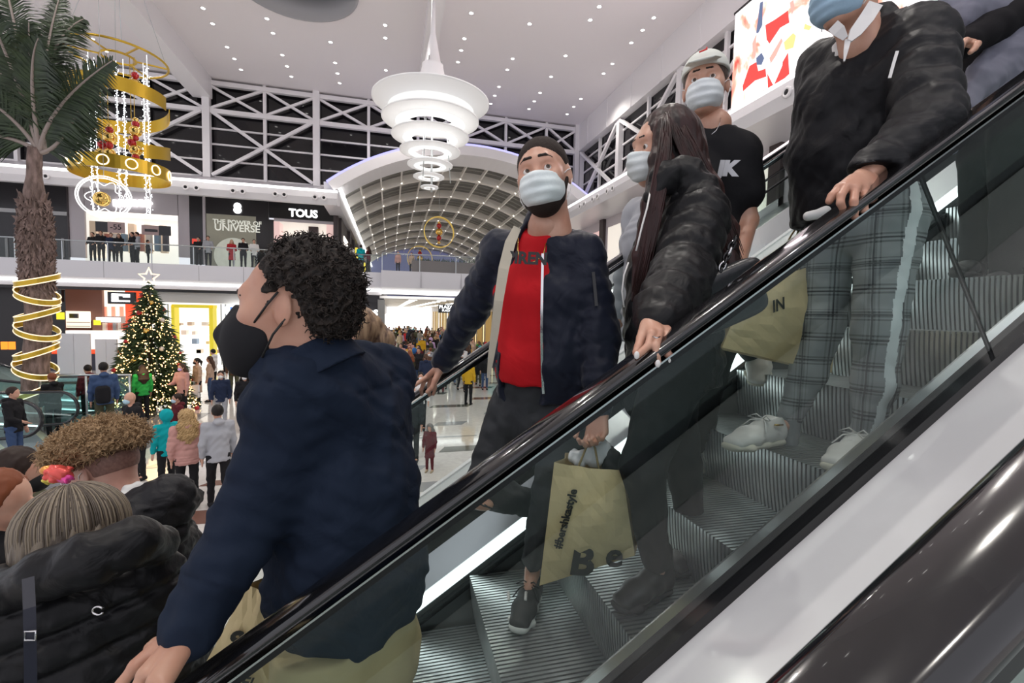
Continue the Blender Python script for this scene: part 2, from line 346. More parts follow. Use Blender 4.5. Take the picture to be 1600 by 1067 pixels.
wl2 = empty('shopfront', (-9, YS, 2.2), 'black jewellery shopfront with a large moon poster on the upper gallery', 'shop')
shop_box(wl2, 296, 290, 317, 413, dark, name='column'); shop_box(wl2, 317, 308, 321, 413, pinkc, YS-.1, YS, 'jamb')
shop_box(wl2, 321, 308, 420, 420, dark); shop_box(wl2, 323, 336, 400, 420, mat('poster_olive', (.16, .15, .11), .4, emit=(.5, .47, .36), es=.22, var=((.05, .05, .045), .5)), YS-.05, YS, 'poster')
p = A(366, 400, YS-.1); MB(p).lathe([(.001, 0), (1.05, 0), (1.05, .05)], p, 40, M=Matrix.Rotation(PI/2, 3, 'X')).build('poster_moon', mat('moon', (.5, .5, .44), .6, emit=(.85, .86, .75), es=.33, var=((.38, .38, .32), 2)), wl2)
wtext('poster_text', 'THE POWER OF', 371, 348, YS-.08, mat('letter_pale', (.6, .6, .55), .5, emit=(.8, .8, .7), es=.5), wl2, .36, bold=.008); wtext('poster_text', 'UNIVERSE', 371, 357, YS-.08, MATS['letter_pale'], wl2, .55, bold=.01)
wtext('logo', '8', 371, 326, YS-.08, sign, wl2, .75, bold=.05)
shop_box(wl2, 300, 373, 312, 381, mat('red_board', (.5, .04, .03), .5, emit=(1, .1, .06), es=.5), YS-.1, YS-.02, 'notice')
tou = empty('shopfront', (-5, YS, 2.2), 'black shopfront with pink-lit window and a white name in capitals on the gallery corner', 'shop')
shop_box(tou, 420, 316, 522, 343, black, YS-.2, YS, 'fascia'); wtext('sign_text', 'TOUS', 474, 334, YS-.24, sign, tou, .62, bold=.02)
shop_box(tou, 420, 343, 428, 420, dark, name='column'); shop_box(tou, 428, 343, 521, 348, pinkc, YS-.1, YS, 'lintel'); shop_box(tou, 428, 346, 437, 420, mat('pink_panel', (.7, .45, .42), .5, emit=(1, .7, .65), es=.5), YS, YS+1, 'reveal'); shop_box(tou, 510, 346, 520, 420, MATS['pink_panel'], YS, YS+1, 'reveal')
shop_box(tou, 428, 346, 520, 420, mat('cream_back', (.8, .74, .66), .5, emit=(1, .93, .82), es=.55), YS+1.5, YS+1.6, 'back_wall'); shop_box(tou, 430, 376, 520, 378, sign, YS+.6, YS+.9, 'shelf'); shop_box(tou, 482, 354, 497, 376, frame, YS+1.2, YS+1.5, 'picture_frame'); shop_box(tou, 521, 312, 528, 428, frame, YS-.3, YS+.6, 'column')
# corridor, upper level: left side shops and floor, fascia, cove light running away
cor = struct(MB((-3.4, 45, 4)).box((-3.6, YS+.5, 2.2), (-3.0, 75, 5.9)).build('wall_left', frame))
for i in range(9):
    y = 33+i*4.2; m = [emis('shop_glow_a', (1, .9, .8), 1.6), MATS['pink_panel'], dark, emis('shop_glow_b', (.8, .85, 1), .9), MATS['cream_back']][i % 5]
    MB((-3, y, 3.5)).box((-3.0, y, 2.3), (-2.95, y+2.9, 4.9)).build('shop_window', m, cor)
    MB((-2.9, y+3.4, 4)).box((-3.0, y+3.1, 2.2), (-2.82, y+3.7, 5.7)).build('pilaster', frame, cor)
    if i in (2, 5): MB((-2.8, y+1, 4)).box((-2.9, y+.5, 4.3), (-2.7, y+1.3, 5.3)).build('blade_sign', mat('yellow_sign', (.8, .6, .05), .5, emit=(1, .8, .1), es=.8), cor)
struct(MB((-3, 50, 6.3)).prism([(-2.75, 5.8), (-2.75, 6.6), (-3.2, 7.1), (-3.6, 7.1), (-3.6, 5.8)], 'y', 28.2, 75).build('trim_12', fascia))
struct(MB((-2.7, 50, 6.8)).box((-2.80, 28.2, 6.6), (-2.62, 75, 6.75)).build('trim_13', ledw))
struct(MB((-1.7, 55, 2)).box((-3.6, 33, 1.1), (-.4, 75, 2.2)).build('floor_walkway', slabm))
# vault over the corridor
vm = mat('rib_white', (.86, .82, .76), .45); vp_ = mat('vault_panel', (.17, .165, .15), .35, spec=.3)
cxv, sp, rise, hw = 4.7, 6.75, 2.55, 7.55
Rv = (hw*hw+rise*rise)/(2*rise); zc = sp+rise-Rv; a0 = math.asin(hw/Rv)
def arc(a, y, r=0): return Vector((cxv+(Rv+r)*math.sin(a), y, zc+(Rv+r)*math.cos(a)))
va = struct(MB((cxv, 50, 9)).add([arc(-a0+2*a0*i/24, y, .5) for y in (28, 78) for i in range(25)], [(i, i+1, i+26, i+25) for i in range(24)]).build('ceiling_vault', vp_))
def archrib(y, wd, ht, m, name, par):
    n = 32; P = [];
    for i in range(n+1):
        a = -a0+2*a0*i/n; P += [arc(a, y-wd/2, ht), arc(a, y+wd/2, ht), arc(a, y+wd/2, 0), arc(a, y-wd/2, 0)]
    return MB((cxv, y, 9)).add(P, [(i*4+j, i*4+(j+1) % 4, i*4+4+(j+1) % 4, i*4+4+j) for i in range(n) for j in range(4)], False).build(name, m, par)
RY = [28.6+5.2*i for i in range(10)]
for y in RY[1:]: archrib(y-.4, .45, .62, vm, 'arch_rib', va)
for y0 in RY[:-1]:
    for j in range(1, 12):
        a = -a0+2*a0*j/12; MB(arc(a, y0+1, .2)).bar(arc(a, y0-.2, .14), arc(a, y0+4.6, .14), .09, .26).build('purlin', vm, va)
pan = MB((cxv, 50, 9)); n = 24
for y0 in RY[:-1]:
    for q in (.75, 1.65, 2.55, 3.45):
        P = []
        for i in range(n+1): t = -a0+2*a0*i/n; P += [arc(t, y0+q-.035, .42), arc(t, y0+q+.035, .42), arc(t, y0+q+.035, .36), arc(t, y0+q-.035, .36)]
        pan.add(P, [(i*4+j, i*4+(j+1) % 4, i*4+4+(j+1) % 4, i*4+4+j) for i in range(n) for j in range(4)])
pan.build('louvre_slat', mat('louvre', (.42, .41, .38), .4), va)['kind'] = 'stuff'
vl = MB((cxv, 50, 9))
for y in RY[1:]:
    for j in range(1, 12): vl.ball(arc(-a0+2*a0*j/12, y-.65, .02), .055, 6, 4)
vl.build('rib_lamp', emis('rib_lamp', (1, .93, .8), 4), va)['kind'] = 'stuff'
# blue-lit front arch
n = 40; P = []
for i in range(n+1):
    a = -a0*1.03+2.06*a0*i/n; P += [arc(a, 28.0, 0), arc(a, 28.0, .55), arc(a, 30.3, .75), arc(a, 30.3, 0)]
struct(MB((cxv, 28, 9)).add(P, [(i*4+j, i*4+(j+1) % 4, i*4+4+(j+1) % 4, i*4+4+j) for i in range(n) for j in range(4)]).build('trim_14', white))
P = []
for i in range(n+1):
    a = -a0*1.03+2.06*a0*i/n; P += [arc(a, 28.05, .55), arc(a, 28.05, .68), arc(a, 28.2, .68), arc(a, 28.2, .55)]
struct(MB((cxv, 28, 9)).add(P, [(i*4+j, i*4+(j+1) % 4, i*4+4+(j+1) % 4, i*4+4+j) for i in range(n) for j in range(4)]).build('trim_15', emis('blue_led', (.42, .40, 1), 1.6)))
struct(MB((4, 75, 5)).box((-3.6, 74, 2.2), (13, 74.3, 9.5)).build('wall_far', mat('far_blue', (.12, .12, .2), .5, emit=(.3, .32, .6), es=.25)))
for i in range(6):   # pale ramps and railings on the far upper level
    pass
# corridor, right side
struct(MB((12.4, 45, 6.3)).prism([(12.2, 5.8), (12.2, 6.6), (12.7, 7.1), (13, 7.1), (13, 5.8)], 'y', 28.2, 75).build('trim_16', fascia))
struct(MB((12.2, 50, 6.7)).box((12.08, 28.2, 6.6), (12.3, 75, 6.75)).build('trim_17', ledw))
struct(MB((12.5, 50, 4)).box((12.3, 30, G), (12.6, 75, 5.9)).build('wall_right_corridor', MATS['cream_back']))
# ---- ground floor corridor
struct(MB((3, 50, .9)).box((-.6, 28.6, .75), (12.3, 84, .9)).build('ceiling_corridor', mat('ceil_low', (.8, .78, .76), .5)))
for i in range(12):
    for x in (1.4, 3.2, 5.0):
        y = 30+i*3.6; p = MB((x, y, .75)).box((x-.25, y, .72), (x+.25, y+.9, .75)).build('corridor_lamp', emis('lamp_panel', (1, .95, .85), 3.5))
        tag(p, 'flat white panel in the corridor ceiling, %s row from the mouth, %s row across' % (ORD[i], {1.4: 'left', 3.2: 'middle', 5.0: 'right'}[x]), 'ceiling light', 'light panels in the corridor ceiling')
cw = struct(MB((-.5, 50, -1.5)).box((-.7, 31, G), (-.5, 84, .75)).build('wall_left_corridor', frame))
cr_ = struct(MB((6.5, 50, -1.5)).box((7.0, 31, G), (7.2, 84, .75)).build('wall_right_inner', mat('wall_taupe', (.35, .30, .24), .5)))
for i in range(14):
    y = 32+i*3.4; g1 = [emis('curtain_gold', (1, .78, .42), 1.3), emis('shop_warm', (1, .9, .75), 2.0), emis('shop_cool', (.9, .95, 1), 2.0)]
    MB((-.5, y, -2)).box((-.5, y, G+.1), (-.45, y+2.4, -.3)).build('shop_window', g1[(i+1) % 3], cw)
    MB((7, y, -2)).box((6.95, y, G+.1), (7.0, y+2.4, .1)).build('shop_window', g1[i % 3 if i > 3 else 0], cr_)
    for q in range(5): MB((6.9, y+q*.5, -2)).box((6.86, y+q*.5, G+.1), (6.94, y+q*.5+.12, .1)).build('curtain_fold', mat('curtain', (.45, .33, .15), .6), cr_)
struct(MB((3, 83, -1)).box((-.6, 83, G), (7.2, 83.3, .75)).build('wall_end', emis('far_white', (1, .97, .95), 2.5)))
sn = empty('hanging_sign', A(708, 482, 30.5), 'black hanging sign naming the central plaza at the corridor mouth', 'sign')
mb = MB(A(708, 482, 30.5)); fbox(mb, 685, 476, 740, 489, 30.5, 30.6); mb.build('board', black, sn)
wtext('sign_text', 'PLAZA CENTRAL', 713, 480.2, 30.47, sign, sn, .29, bold=.006); wtext('sign_text', 'PLAZA ALHAMBRA', 710, 485.6, 30.47, sign, sn, .19)
MB(A(700, 473, 30.5)).bar(A(700, 476, 30.55), A(700, 466, 30.55), .03).build('hanger', dark, sn)
for px in (700, 720, 733, 745): pass
# ---- ground floor shops (front plane y = 29)
YG = 29.2
g0 = empty('shopfront', (-20, YG, G), 'dark shopfront with orange glow at the far left of the ground floor', 'shop')
shop_box(g0, -80, 440, 60, 575, dark, name='wall_panel'); shop_box(g0, 40, 462, 62, 545, MATS['goods_3'], YG-.1, YG, 'poster'); shop_box(g0, 47, 500, 60, 545, mat('ad_face', (.5, .36, .33), .6, emit=(1, .8, .8), es=.4), YG-.15, YG-.1, 'poster')
for px in (4, 16): shop_box(g0, px-3, 534, px+6, 546, emis('orange_fire', (1, .25, .03), 1.8), YG-.1, YG, 'fire_lamp')
g1 = empty('shopfront', (-16, YG, G), 'brown and red fast-food restaurant with black corner signs and lit menu boards', 'shop')
browns = mat('brown_wall', (.13, .055, .04), .5, emit=(.5, .18, .1), es=.1)
shop_box(g1, 60, 452, 103, 562, black, name='column'); shop_box(g1, 103, 452, 160, 520, browns, YG+.6, YG+.8); shop_box(g1, 103, 500, 145, 560, browns, YG+.6, YG+.8)
redw = mat('red_wall', (.7, .06, .02), .5, emit=(1, .1, .03), es=.7)
shop_box(g1, 160, 452, 200, 485, emis('food_glow', (1, .82, .62), 1.7), YG+1.2, YG+1.3, 'menu_wall'); shop_box(g1, 196, 452, 222, 520, redw, YG+.9, YG+1.2)
for i in range(6): shop_box(g1, 161+i*6.5, 479, 166+i*6.5, 494, mat('menu_%d' % (i % 2), [(.7, .2, .12), (.6, .5, .45)][i % 2], .5, emit=[(1, .3, .2), (1, .8, .7)][i % 2], es=.9), YG+1, YG+1.1, 'menu_board')
shop_box(g1, 103, 486, 140, 512, emis('tile_glow', (1, .80, .62), 1.35), YG+.4, YG+.5, 'tiled_counter_wall')
for i in range(3): shop_box(g1, 104, 503+i*6, 140, 504+i*6, browns, YG+.35, YG+.4, 'tile_joint')
shop_box(g1, 108, 490, 121, 497, dark, YG+.3, YG+.4, 'picture'); shop_box(g1, 124, 488, 140, 502, emis('pale_pic', (1, .9, .75), 1.7), YG+.3, YG+.4, 'picture')
shop_box(g1, 150, 496, 185, 503, sign, YG+.2, YG+.4, 'light_bar'); shop_box(g1, 103, 517, 225, 548, emis('counter_glow', (1, .88, .76), 1.5), YG+.2, YG+.8, 'counter')
for i in range(7): shop_box(g1, 160+i*8, 505, 165+i*8, 516, mat('pack_%d' % (i % 3), [(.8, .7, .6), (.6, .1, .05), (.3, .3, .3)][i % 3], .5), YG+.3, YG+.5, 'food_box')
shop_box(g1, 60, 546, 225, 553, redw, YG-.3, YG-.1, 'red_band'); shop_box(g1, 40, 552, 225, 580, mat('counter_dark', (.03, .03, .05), .4), YG-.3, YG-.1, 'counter_front')
shop_box(g1, 88, 488, 99, 499, emis('yellow_board', (1, .8, .05), 1.2), YG-.1, YG, 'notice'); shop_box(g1, 146, 500, 156, 508, MATS['yellow_board'], YG+.1, YG+.2, 'notice')
for px0, py0 in ((54, 452), (168, 456)):
    shop_box(g1, px0, py0, px0+42, py0+19, black, YG-.6, YG-.4, 'sign_board')
    shop_box(g1, px0+6, py0+3, px0+34, py0+6.5, sign, YG-.66, YG-.6, 'logo'); shop_box(g1, px0+6, py0+6.5, px0+16, py0+13, sign, YG-.66, YG-.6, 'logo'); shop_box(g1, px0+6, py0+13, px0+34, py0+15.5, sign, YG-.66, YG-.6, 'logo'); shop_box(g1, px0+24, py0+6.5, px0+34, py0+8.5, sign, YG-.66, YG-.6, 'logo')
g2 = empty('shopfront', (-11, YG, G), 'bright white furniture shop with a yellow door frame and an oval sign', 'shop')
shop_box(g2, 223, 455, 539, 475, mat('lintel', (.7, .69, .66), .4), YG, YG+.2, 'fascia')
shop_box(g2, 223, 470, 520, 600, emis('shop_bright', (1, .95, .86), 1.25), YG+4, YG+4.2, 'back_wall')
MB((-5, YG+2, G)).box((-14, YG+.2, G), (-3.4, YG+4, G+.01)).build('shop_floor', MATS['shop_white'], g2)
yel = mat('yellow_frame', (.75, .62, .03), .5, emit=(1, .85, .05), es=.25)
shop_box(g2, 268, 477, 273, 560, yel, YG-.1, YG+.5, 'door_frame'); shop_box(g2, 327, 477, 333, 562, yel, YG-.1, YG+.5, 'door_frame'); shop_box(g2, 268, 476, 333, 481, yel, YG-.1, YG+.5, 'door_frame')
for px in (232, 262, 345, 352): shop_box(g2, px, 475, px+1.6, 570, steel, YG, YG+.1, 'mullion')
rr = random.Random(3)
for i in range(60):
    px = rr.uniform(275, 530); py = rr.choice([500, 514, 528, 542]); s = rr.uniform(3, 8); c = rr.choice([(.6, .5, .4), (.35, .3, .3), (.8, .75, .7), (.2, .35, .2), (.5, .3, .2), (.25, .35, .5), (.75, .6, .3)])
    mb = MB(A(px, py, YG+2)); d = YG+3.2; fbox(mb, px, py+10-s*rr.uniform(.7, 1.2), px+s, py+10, d, d+.4); mb.build('furniture', mat('goods_col_%d' % int(c[0]*100+c[2]*7), c, .5), g2)
for py in (500, 514, 528, 542): shop_box(g2, 275, py+10, 520, py+11, MATS['shop_white'], YG+3.1, YG+3.7, 'shelf')
p = A(373, 485, YG-.2); MB(p).lathe([(.001, 0), (.72, 0), (.72, .06)], p, 32, M=Matrix(((1, 0, 0), (0, 1, 0), (0, 0, .55)))@Matrix.Rotation(PI/2, 3, 'X')).build('sign_oval', sign, g2)
wtext('sign_text', 'IKEA', 374, 485.5, YG-.3, emis('sign_blue', (.12, .3, .9), 1.2), g2, .45, bold=.03)
g3 = empty('shopfront', (-1.2, YG, G), 'corner shop with a lit screen and dark window beside the corridor mouth', 'shop')
shop_box(g3, 540, 462, 600, 472, dark, YG-.4, YG, 'fascia'); shop_box(g3, 540, 472, 566, 510, emis('screen_lilac', (.78, .82, 1), 1.0), YG-.3, YG-.2, 'screen'); shop_box(g3, 566, 472, 590, 560, dark, YG-.2, YG, 'window'); wtext('sign_text', 'TDS', 577, 490, YG-.3, sign, g3, .55, bold=.03)
shop_box(g3, 567, 498, 588, 520, emis('pinkorange', (1, .4, .3), 1), YG-.25, YG-.2, 'poster'); shop_box(g3, 590, 468, 601, 575, mat('pillar_grey', (.22, .22, .21), .3), YG-.5, YG+.3, 'column')
struct(MB((-18, 34, -1)).box((-34, 33.5, G), (-.7, 33.8, 1)).build('wall_back_ground', white))
# planter and seats on the upper level
pl = empty('planter', (3, 26.9, 2.3), 'long brown planter box on the bridge', 'planter'); MB((3, 27.9, 2.4)).box((1.2, 27.6, 2.29), (8.4, 28.4, 2.95)).build('box', mat('planter_brown', (.17, .13, .13), .5), pl)
lf = MB((3, 27.9, 3))
for i in range(260):
    x, y, z = random.uniform(1.3, 8.3), random.uniform(27.7, 28.3), 2.95; a = random.uniform(0, 6.3); h = random.uniform(.1, .3); lf.add([(x-.03, y, z), (x+.03, y, z), (x+.1*math.cos(a), y+.1*math.sin(a), z+h)], [(0, 1, 2)])
tag(lf.build('planting', mat('leaf_dark', (.03, .05, .02), .6), pl), kind='stuff')

# ---- right wall
rw = struct(MB((XR+.4, 10, 9)).box((XR+.35, -8, 7.0), (XR+.45, YB+.3, CZ)).build('wall_right', winglass))
tw = empty('window_2', (XR, 20, 7.2), kind='structure')
struct(MB((XR, 10, 11.6)).prism([(XR-.1, 10.9), (XR-.1, CZ), (XR+.4, CZ), (XR+.4, 10.9)], 'y', -8, YB-.2).build('trim_18', white))
for y in (29.9, 24.4, 18.7, 13, 7): MB((XR+.1, y, 9)).box((XR, y-.18, 7.2), (XR+.3, y+.18, 10.95)).build('column', white, tw)
for y in (27.1, 21.5, 15.9): MB((XR+.2, y, 9)).box((XR+.15, y-.08, 7.2), (XR+.3, y+.08, 10.95)).build('mullion', white, tw)
for z in (7.9, 8.7, 9.5, 10.3): MB((XR+.3, 20, z)).box((XR+.25, -5, z-.045), (XR+.33, YB, z+.045)).build('transom', white, tw)
for a, b in ((24.6, 29.7), (18.9, 24.2), (13.2, 18.5)):
    MB((XR+.05, a, 8)).bar((XR+.05, a, 7.3), (XR+.05, b, 10.8), .17).build('brace', white, tw); MB((XR+.08, a, 8)).bar((XR+.08, a, 10.8), (XR+.08, b, 7.3), .17).build('brace', white, tw)
for y in np.arange(6, 29, 2.8): MB((XR-.1, y, 11.6)).box((XR-.13, y-.06, 10.9), (XR-.08, y+.06, 12.5)).build('stiffener', white, tw)
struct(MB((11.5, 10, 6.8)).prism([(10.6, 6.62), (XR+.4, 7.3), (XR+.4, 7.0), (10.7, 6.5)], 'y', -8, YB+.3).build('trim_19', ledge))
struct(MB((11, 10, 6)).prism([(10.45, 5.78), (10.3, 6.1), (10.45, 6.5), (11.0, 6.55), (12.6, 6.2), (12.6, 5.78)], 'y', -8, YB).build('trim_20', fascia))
struct(MB((10.5, 10, 6.5)).box((10.44, -8, 6.47), (10.7, YB, 6.6)).build('trim_21', ledw))
for y in (24.9, 24.3, 23.2, 22.6, 21.5, 20.9, 15.6, 10.7, 10.2, 5): spot_eye((10.32, y, 6.1), -PI/2)
rs = struct(MB((12.6, 10, 4)).box((12.5, -8, 2.2), (12.7, 30, 5.8)).build('wall_right_shops', MATS['column_pinkwhite']))
for i, y in enumerate(np.arange(3, 29, 3.3)):
    MB((12.4, y, 4)).box((12.3, y, 2.2), (12.5, y+.5, 5.78)).build('pilaster', frame, rs)
    MB((12.4, y+1, 4)).box((12.45, y+.7, 2.4), (12.5, y+2.9, 5.2)).build('shop_window', [MATS['cream_back'], MATS['pink_panel'], dark][i % 3], rs)
struct(MB((11.5, 10, 2)).box((10.6, -8, 1.3), (13, 30, 2.2)).build('trim_22', slabm))
struct(MB((10.8, 10, 1.2)).box((10.7, -8, 1.15), (11, 30, 1.3)).build('trim_23', ledw))
rg = struct(MB((12.4, 10, -1)).box((12.2, -8, G), (12.4, 30, 1.3)).build('wall_right_ground', mat('teal_shop', (.25, .30, .30), .4)))
for i, y in enumerate(np.arange(2, 29, 2.6)):
    MB((12.1, y, -1)).box((12.12, y, G+.2), (12.2, y+2.0, .2)).build('shop_window', [MATS['shop_glow_b'], MATS['cream_back'], emis('teal_glow', (.1, .75, .8), .9), dark, MATS['shop_glow_a']][i % 5], rg)
# LED screen
sc_ = empty('led_screen', (11.9, 13, 9.4), 'large bright LED advertising screen with red and white figures on the right wall', 'screen')
def screen_mat():
    m = bpy.data.materials.new('screen_picture'); m.use_nodes = True; nt = m.node_tree; nt.nodes.remove(nt.nodes['Principled BSDF']); L = nt.links.new
    tc = nt.nodes.new('ShaderNodeTexCoord'); n = nt.nodes.new('ShaderNodeTexNoise'); n.inputs['Scale'].default_value = .55; n.inputs['Detail'].default_value = 4; n.inputs['Distortion'].default_value = 1.6
    rp = nt.nodes.new('ShaderNodeValToRGB'); cr = rp.color_ramp; cr.elements[0].position = .30; cr.elements[0].color = (.9, .10, .08, 1); cr.elements[1].position = .50; cr.elements[1].color = (1, .96, .97, 1)
    e_ = cr.elements.new(.40); e_.color = (1, .42, .32, 1); e_ = cr.elements.new(.45); e_.color = (1, .80, .74, 1)
    e = nt.nodes.new('ShaderNodeEmission'); e.inputs[1].default_value = 1.5; L(tc.outputs['Object'], n.inputs['Vector']); L(n.outputs[0], rp.inputs[0]); L(rp.outputs[0], e.inputs[0]); L(e.outputs[0], nt.nodes['Material Output'].inputs[0]); return m
def PX(px, py, x): d = ray(px, py); return Vector(d*x/d[0])
def sflat(name, pts, m, x, par):
    P = [PX(*p, 11.88) for p in pts]; n = len(P); c = sum(P, Vector())/n
    V = [Vector((x, p.y, p.z)) for p in P]+[Vector((x+.01, p.y, p.z)) for p in P]
    return MB(c).add(V, [tuple(range(n)), tuple(range(n, 2*n))[::-1]]+[(i, (i+1) % n, (i+1) % n+n, i+n) for i in range(n)]).build(name, m, par)
a, b = PX(1142, 172, 11.9), PX(1310, 72, 11.9); top = PX(1143, 28, 11.9).z
MB(sc_.location).box((11.9, b.y-5, a.z), (12.2, a.y, top)).build('panel', screen_mat(), sc_)
MB(sc_.location).box((11.88, b.y-5, a.z-.06), (12.25, a.y+.05, a.z)).build('bezel', dark, sc_); MB(sc_.location).box((11.88, b.y-5, top), (12.25, a.y+.05, top+.08)).build('bezel', dark, sc_)
sr = emis('screen_red', (.95, .10, .09), 1.1); so = emis('screen_coral', (1, .42, .36), 1.3); sb_ = emis('screen_blue', (.22, .27, .45), .8); sy = emis('screen_amber', (1, .62, .25), 1.4)
def cpx(l): return [(1140+a/4.85, b/4.85) for a, b in l]
for nm, pts, m in [('picture', [(270, 190), (340, 150), (440, 80), (450, 170), (380, 210), (300, 330), (280, 300)], sr),
                   ('picture', [(150, 500), (200, 470), (215, 540), (270, 520), (275, 580), (190, 610), (100, 690), (98, 650)], sr),
                   ('picture', [(230, 20), (250, 10), (245, 190), (215, 250), (200, 250)], sb_), ('picture', [(200, 440), (240, 400), (260, 440), (240, 490), (205, 490)], sb_),
                   ('picture', [(400, 470), (440, 400), (450, 560), (380, 620), (330, 655), (290, 690), (285, 560), (330, 650), (390, 620)], sr),
                   ('picture', [(300, 440), (390, 290), (400, 310), (350, 420), (310, 480)], so), ('picture', [(410, 320), (480, 250), (500, 270), (480, 360), (420, 380)], sy),
                   ('picture', [(570, 180), (620, 200), (600, 230), (560, 220)], sy), ('picture', [(770, 300), (830, 280), (800, 320), (770, 340)], so),
                   ('picture', [(170, 330), (200, 260), (195, 420), (180, 450)], so), ('picture', [(455, 20), (480, 0), (490, 60), (470, 110)], so)]:
    sflat(nm, cpx(pts), m, 11.885, sc_)
light('screen_glow', 'AREA', (11.7, 12.5, 9.5), 160, (1, .88, .95), 4, (0, PI/2, 0))

# ================================================================ PENDANT LAMP
pe = empty('pendant_lamp', (1.13, 14, 6.6), 'huge white tiered pendant lamp of concentric glowing discs', 'lamp')
discm = mat('disc_acrylic', (.8, .8, .8), .5, emit=(1, .985, .97), es=.13)
disci = emis('disc_inner', (1, .99, .97), .95)
def disc(px, py, rpx, ri, dish):
    c = A(px, py, 14); fw = float(ray(px, py)@(np.array(c)/np.linalg.norm(c))); r = rpx/F*(np.array(c)@f_)
    MB(c).lathe([(r*ri, -dish*r*.35), (r*.97, dish*r*.3), (r, dish*r*.33), (r, dish*r*.33+.03), (r*.96, dish*r*.35+.04), (r*ri, -dish*r*.35+.06), (r*ri, -dish*r*.35)], c, 48).build('disc', discm, pe)
    MB(c-Vector((0, 0, .02))).lathe([(r*ri+.02, -dish*r*.35-.004), (r*(ri+.45*(1-ri)), -dish*r*.06-.006), (r*(ri+.45*(1-ri)), -dish*r*.06), (r*ri+.02, -dish*r*.35)], c, 48).build('glow_ring', disci, pe)
for px, py, rp, ri, di in [(674, 171, 90, .52, .34), (673, 193, 75, .50, .16), (672.5, 217, 60, .48, .14), (672, 239, 47, .48, .12), (672, 260, 35, .48, .1), (670, 278, 24, .42, .08), (671, 294, 14, .3, .05)]: disc(px, py, rp, ri, di)
p0 = A(674, 300, 14)
MB(p0).tube([p0, (p0.x, 14, 12.5)], .03, 8).build('stem', steel, pe)
MB((p0.x, 14, 7)).lathe([(.42, 6.5), (.30, 7.0), (.30, 7.06), (.24, 7.08), (.07, 7.95), (.05, 8.9), (.03, 8.9)], (p0.x, 14, 0), 24).build('canopy_cone', white, pe)
for k in range(3):
    a = 2*PI*k/3; MB(p0).tube([(p0.x+.25*math.cos(a), 14+.25*math.sin(a), 7.2), (p0.x+.55*math.cos(a), 14+.55*math.sin(a), p0.z+.3)], .012, 6).build('suspension_wire', steel, pe)
light('pendant_light', 'POINT', (p0.x, 14, 5.2), 80, (1, .97, .93), .5)

# ================================================================ GOLD CHANDELIER
cc = Vector((-8.6, 18.5, 0)); ch = empty('christmas_chandelier', (cc.x, cc.y, 6), 'hanging gold spiral ribbon chandelier with white light strings and baubles', 'decoration')
R0 = 1.32
for r in (R0, .45): MB((cc.x, cc.y, 8.0)).tube([(cc.x+r*math.cos(2*PI*i/48), cc.y+r*math.sin(2*PI*i/48), 8.05) for i in range(48)], .035, 6, True).build('ring', gold, ch)
for k in range(6):
    a = PI*k/3+.3; MB((cc.x, cc.y, 8.05)).bar((cc.x+.45*math.cos(a), cc.y+.45*math.sin(a), 8.05), (cc.x+R0*math.cos(a), cc.y+R0*math.sin(a), 8.05), .04).build('spoke', gold, ch)
for k in range(4):
    a = PI*k/2+.5; MB((cc.x, cc.y, 10)).tube([(cc.x+R0*math.cos(a), cc.y+R0*math.sin(a), 8.05), (cc.x, cc.y, 12.5)], .008, 5).build('hanging_wire', steel, ch)
def ribbon(a0, a1, z0, z1, h, name='ribbon', n=60, r=R0):
    P = []
    for i in range(n+1):
        t = i/n; a = a0+(a1-a0)*t; z = z0+(z1-z0)*t
        for rr, zz in ((r, z-h/2), (r, z+h/2), (r-.02, z+h/2), (r-.02, z-h/2)): P.append((cc.x+rr*math.cos(a), cc.y+rr*math.sin(a), zz))
    return MB((cc.x, cc.y, (z0+z1)/2)).add(P, [(i*4+j, i*4+(j+1) % 4, i*4+4+(j+1) % 4, i*4+4+j) for i in range(n) for j in range(4)]+[(0, 1, 2, 3), (4*n+3, 4*n+2, 4*n+1, 4*n)], False).build(name, gold, ch)
ribbon(0, 2*PI, 4.42, 4.42, .42)
ribbon(math.radians(0), math.radians(-200), 6.75, 6.85, .42); ribbon(math.radians(-200), math.radians(-400), 6.0, 4.9, .42); ribbon(math.radians(150), math.radians(20), 6.1, 6.55, .4)
whb = mat('white_bulb', (1, 1, 1), .4, emit=(.9, .95, 1), es=3.2)
for k in range(12):
    a = 2*PI*k/12+.1; c = Vector((cc.x+(R0+.01)*math.cos(a), cc.y+(R0+.01)*math.sin(a), 4.42)); t = Vector((-math.sin(a), math.cos(a), 0))
    MB(c).tube([c+t*.15*math.cos(2*PI*i/14)+Vector((0, 0, .15*math.sin(2*PI*i/14))) for i in range(14)], .018, 5, True).build('hoop', mat('hoop_glow', (1, .9, .7), .4, emit=(1, .85, .6), es=1.6), ch)
rr = random.Random(5)
for px, z1, z0 in [(141, 7.95, 3.1), (150, 7.95, 3.1), (184, 7.9, 3.1), (195, 7.3, 3.2), (226, 7.6, 3.0), (232, 7.7, 3.0)]:
    dy = rr.uniform(-.8, .3); b = MB(A(px, 200, cc.y+dy)); c = A(px, 200, cc.y+dy)
    z = z0
    while z < z1:
        b.ball((c.x+rr.uniform(-.05, .05), c.y+rr.uniform(-.05, .05), z), .015, 5, 3); z += .032
    b.tube([(c.x, c.y, z0), (c.x, c.y, 8.05)], .006, 4)
    tag(b.build('light_string', whb, ch), kind='stuff')
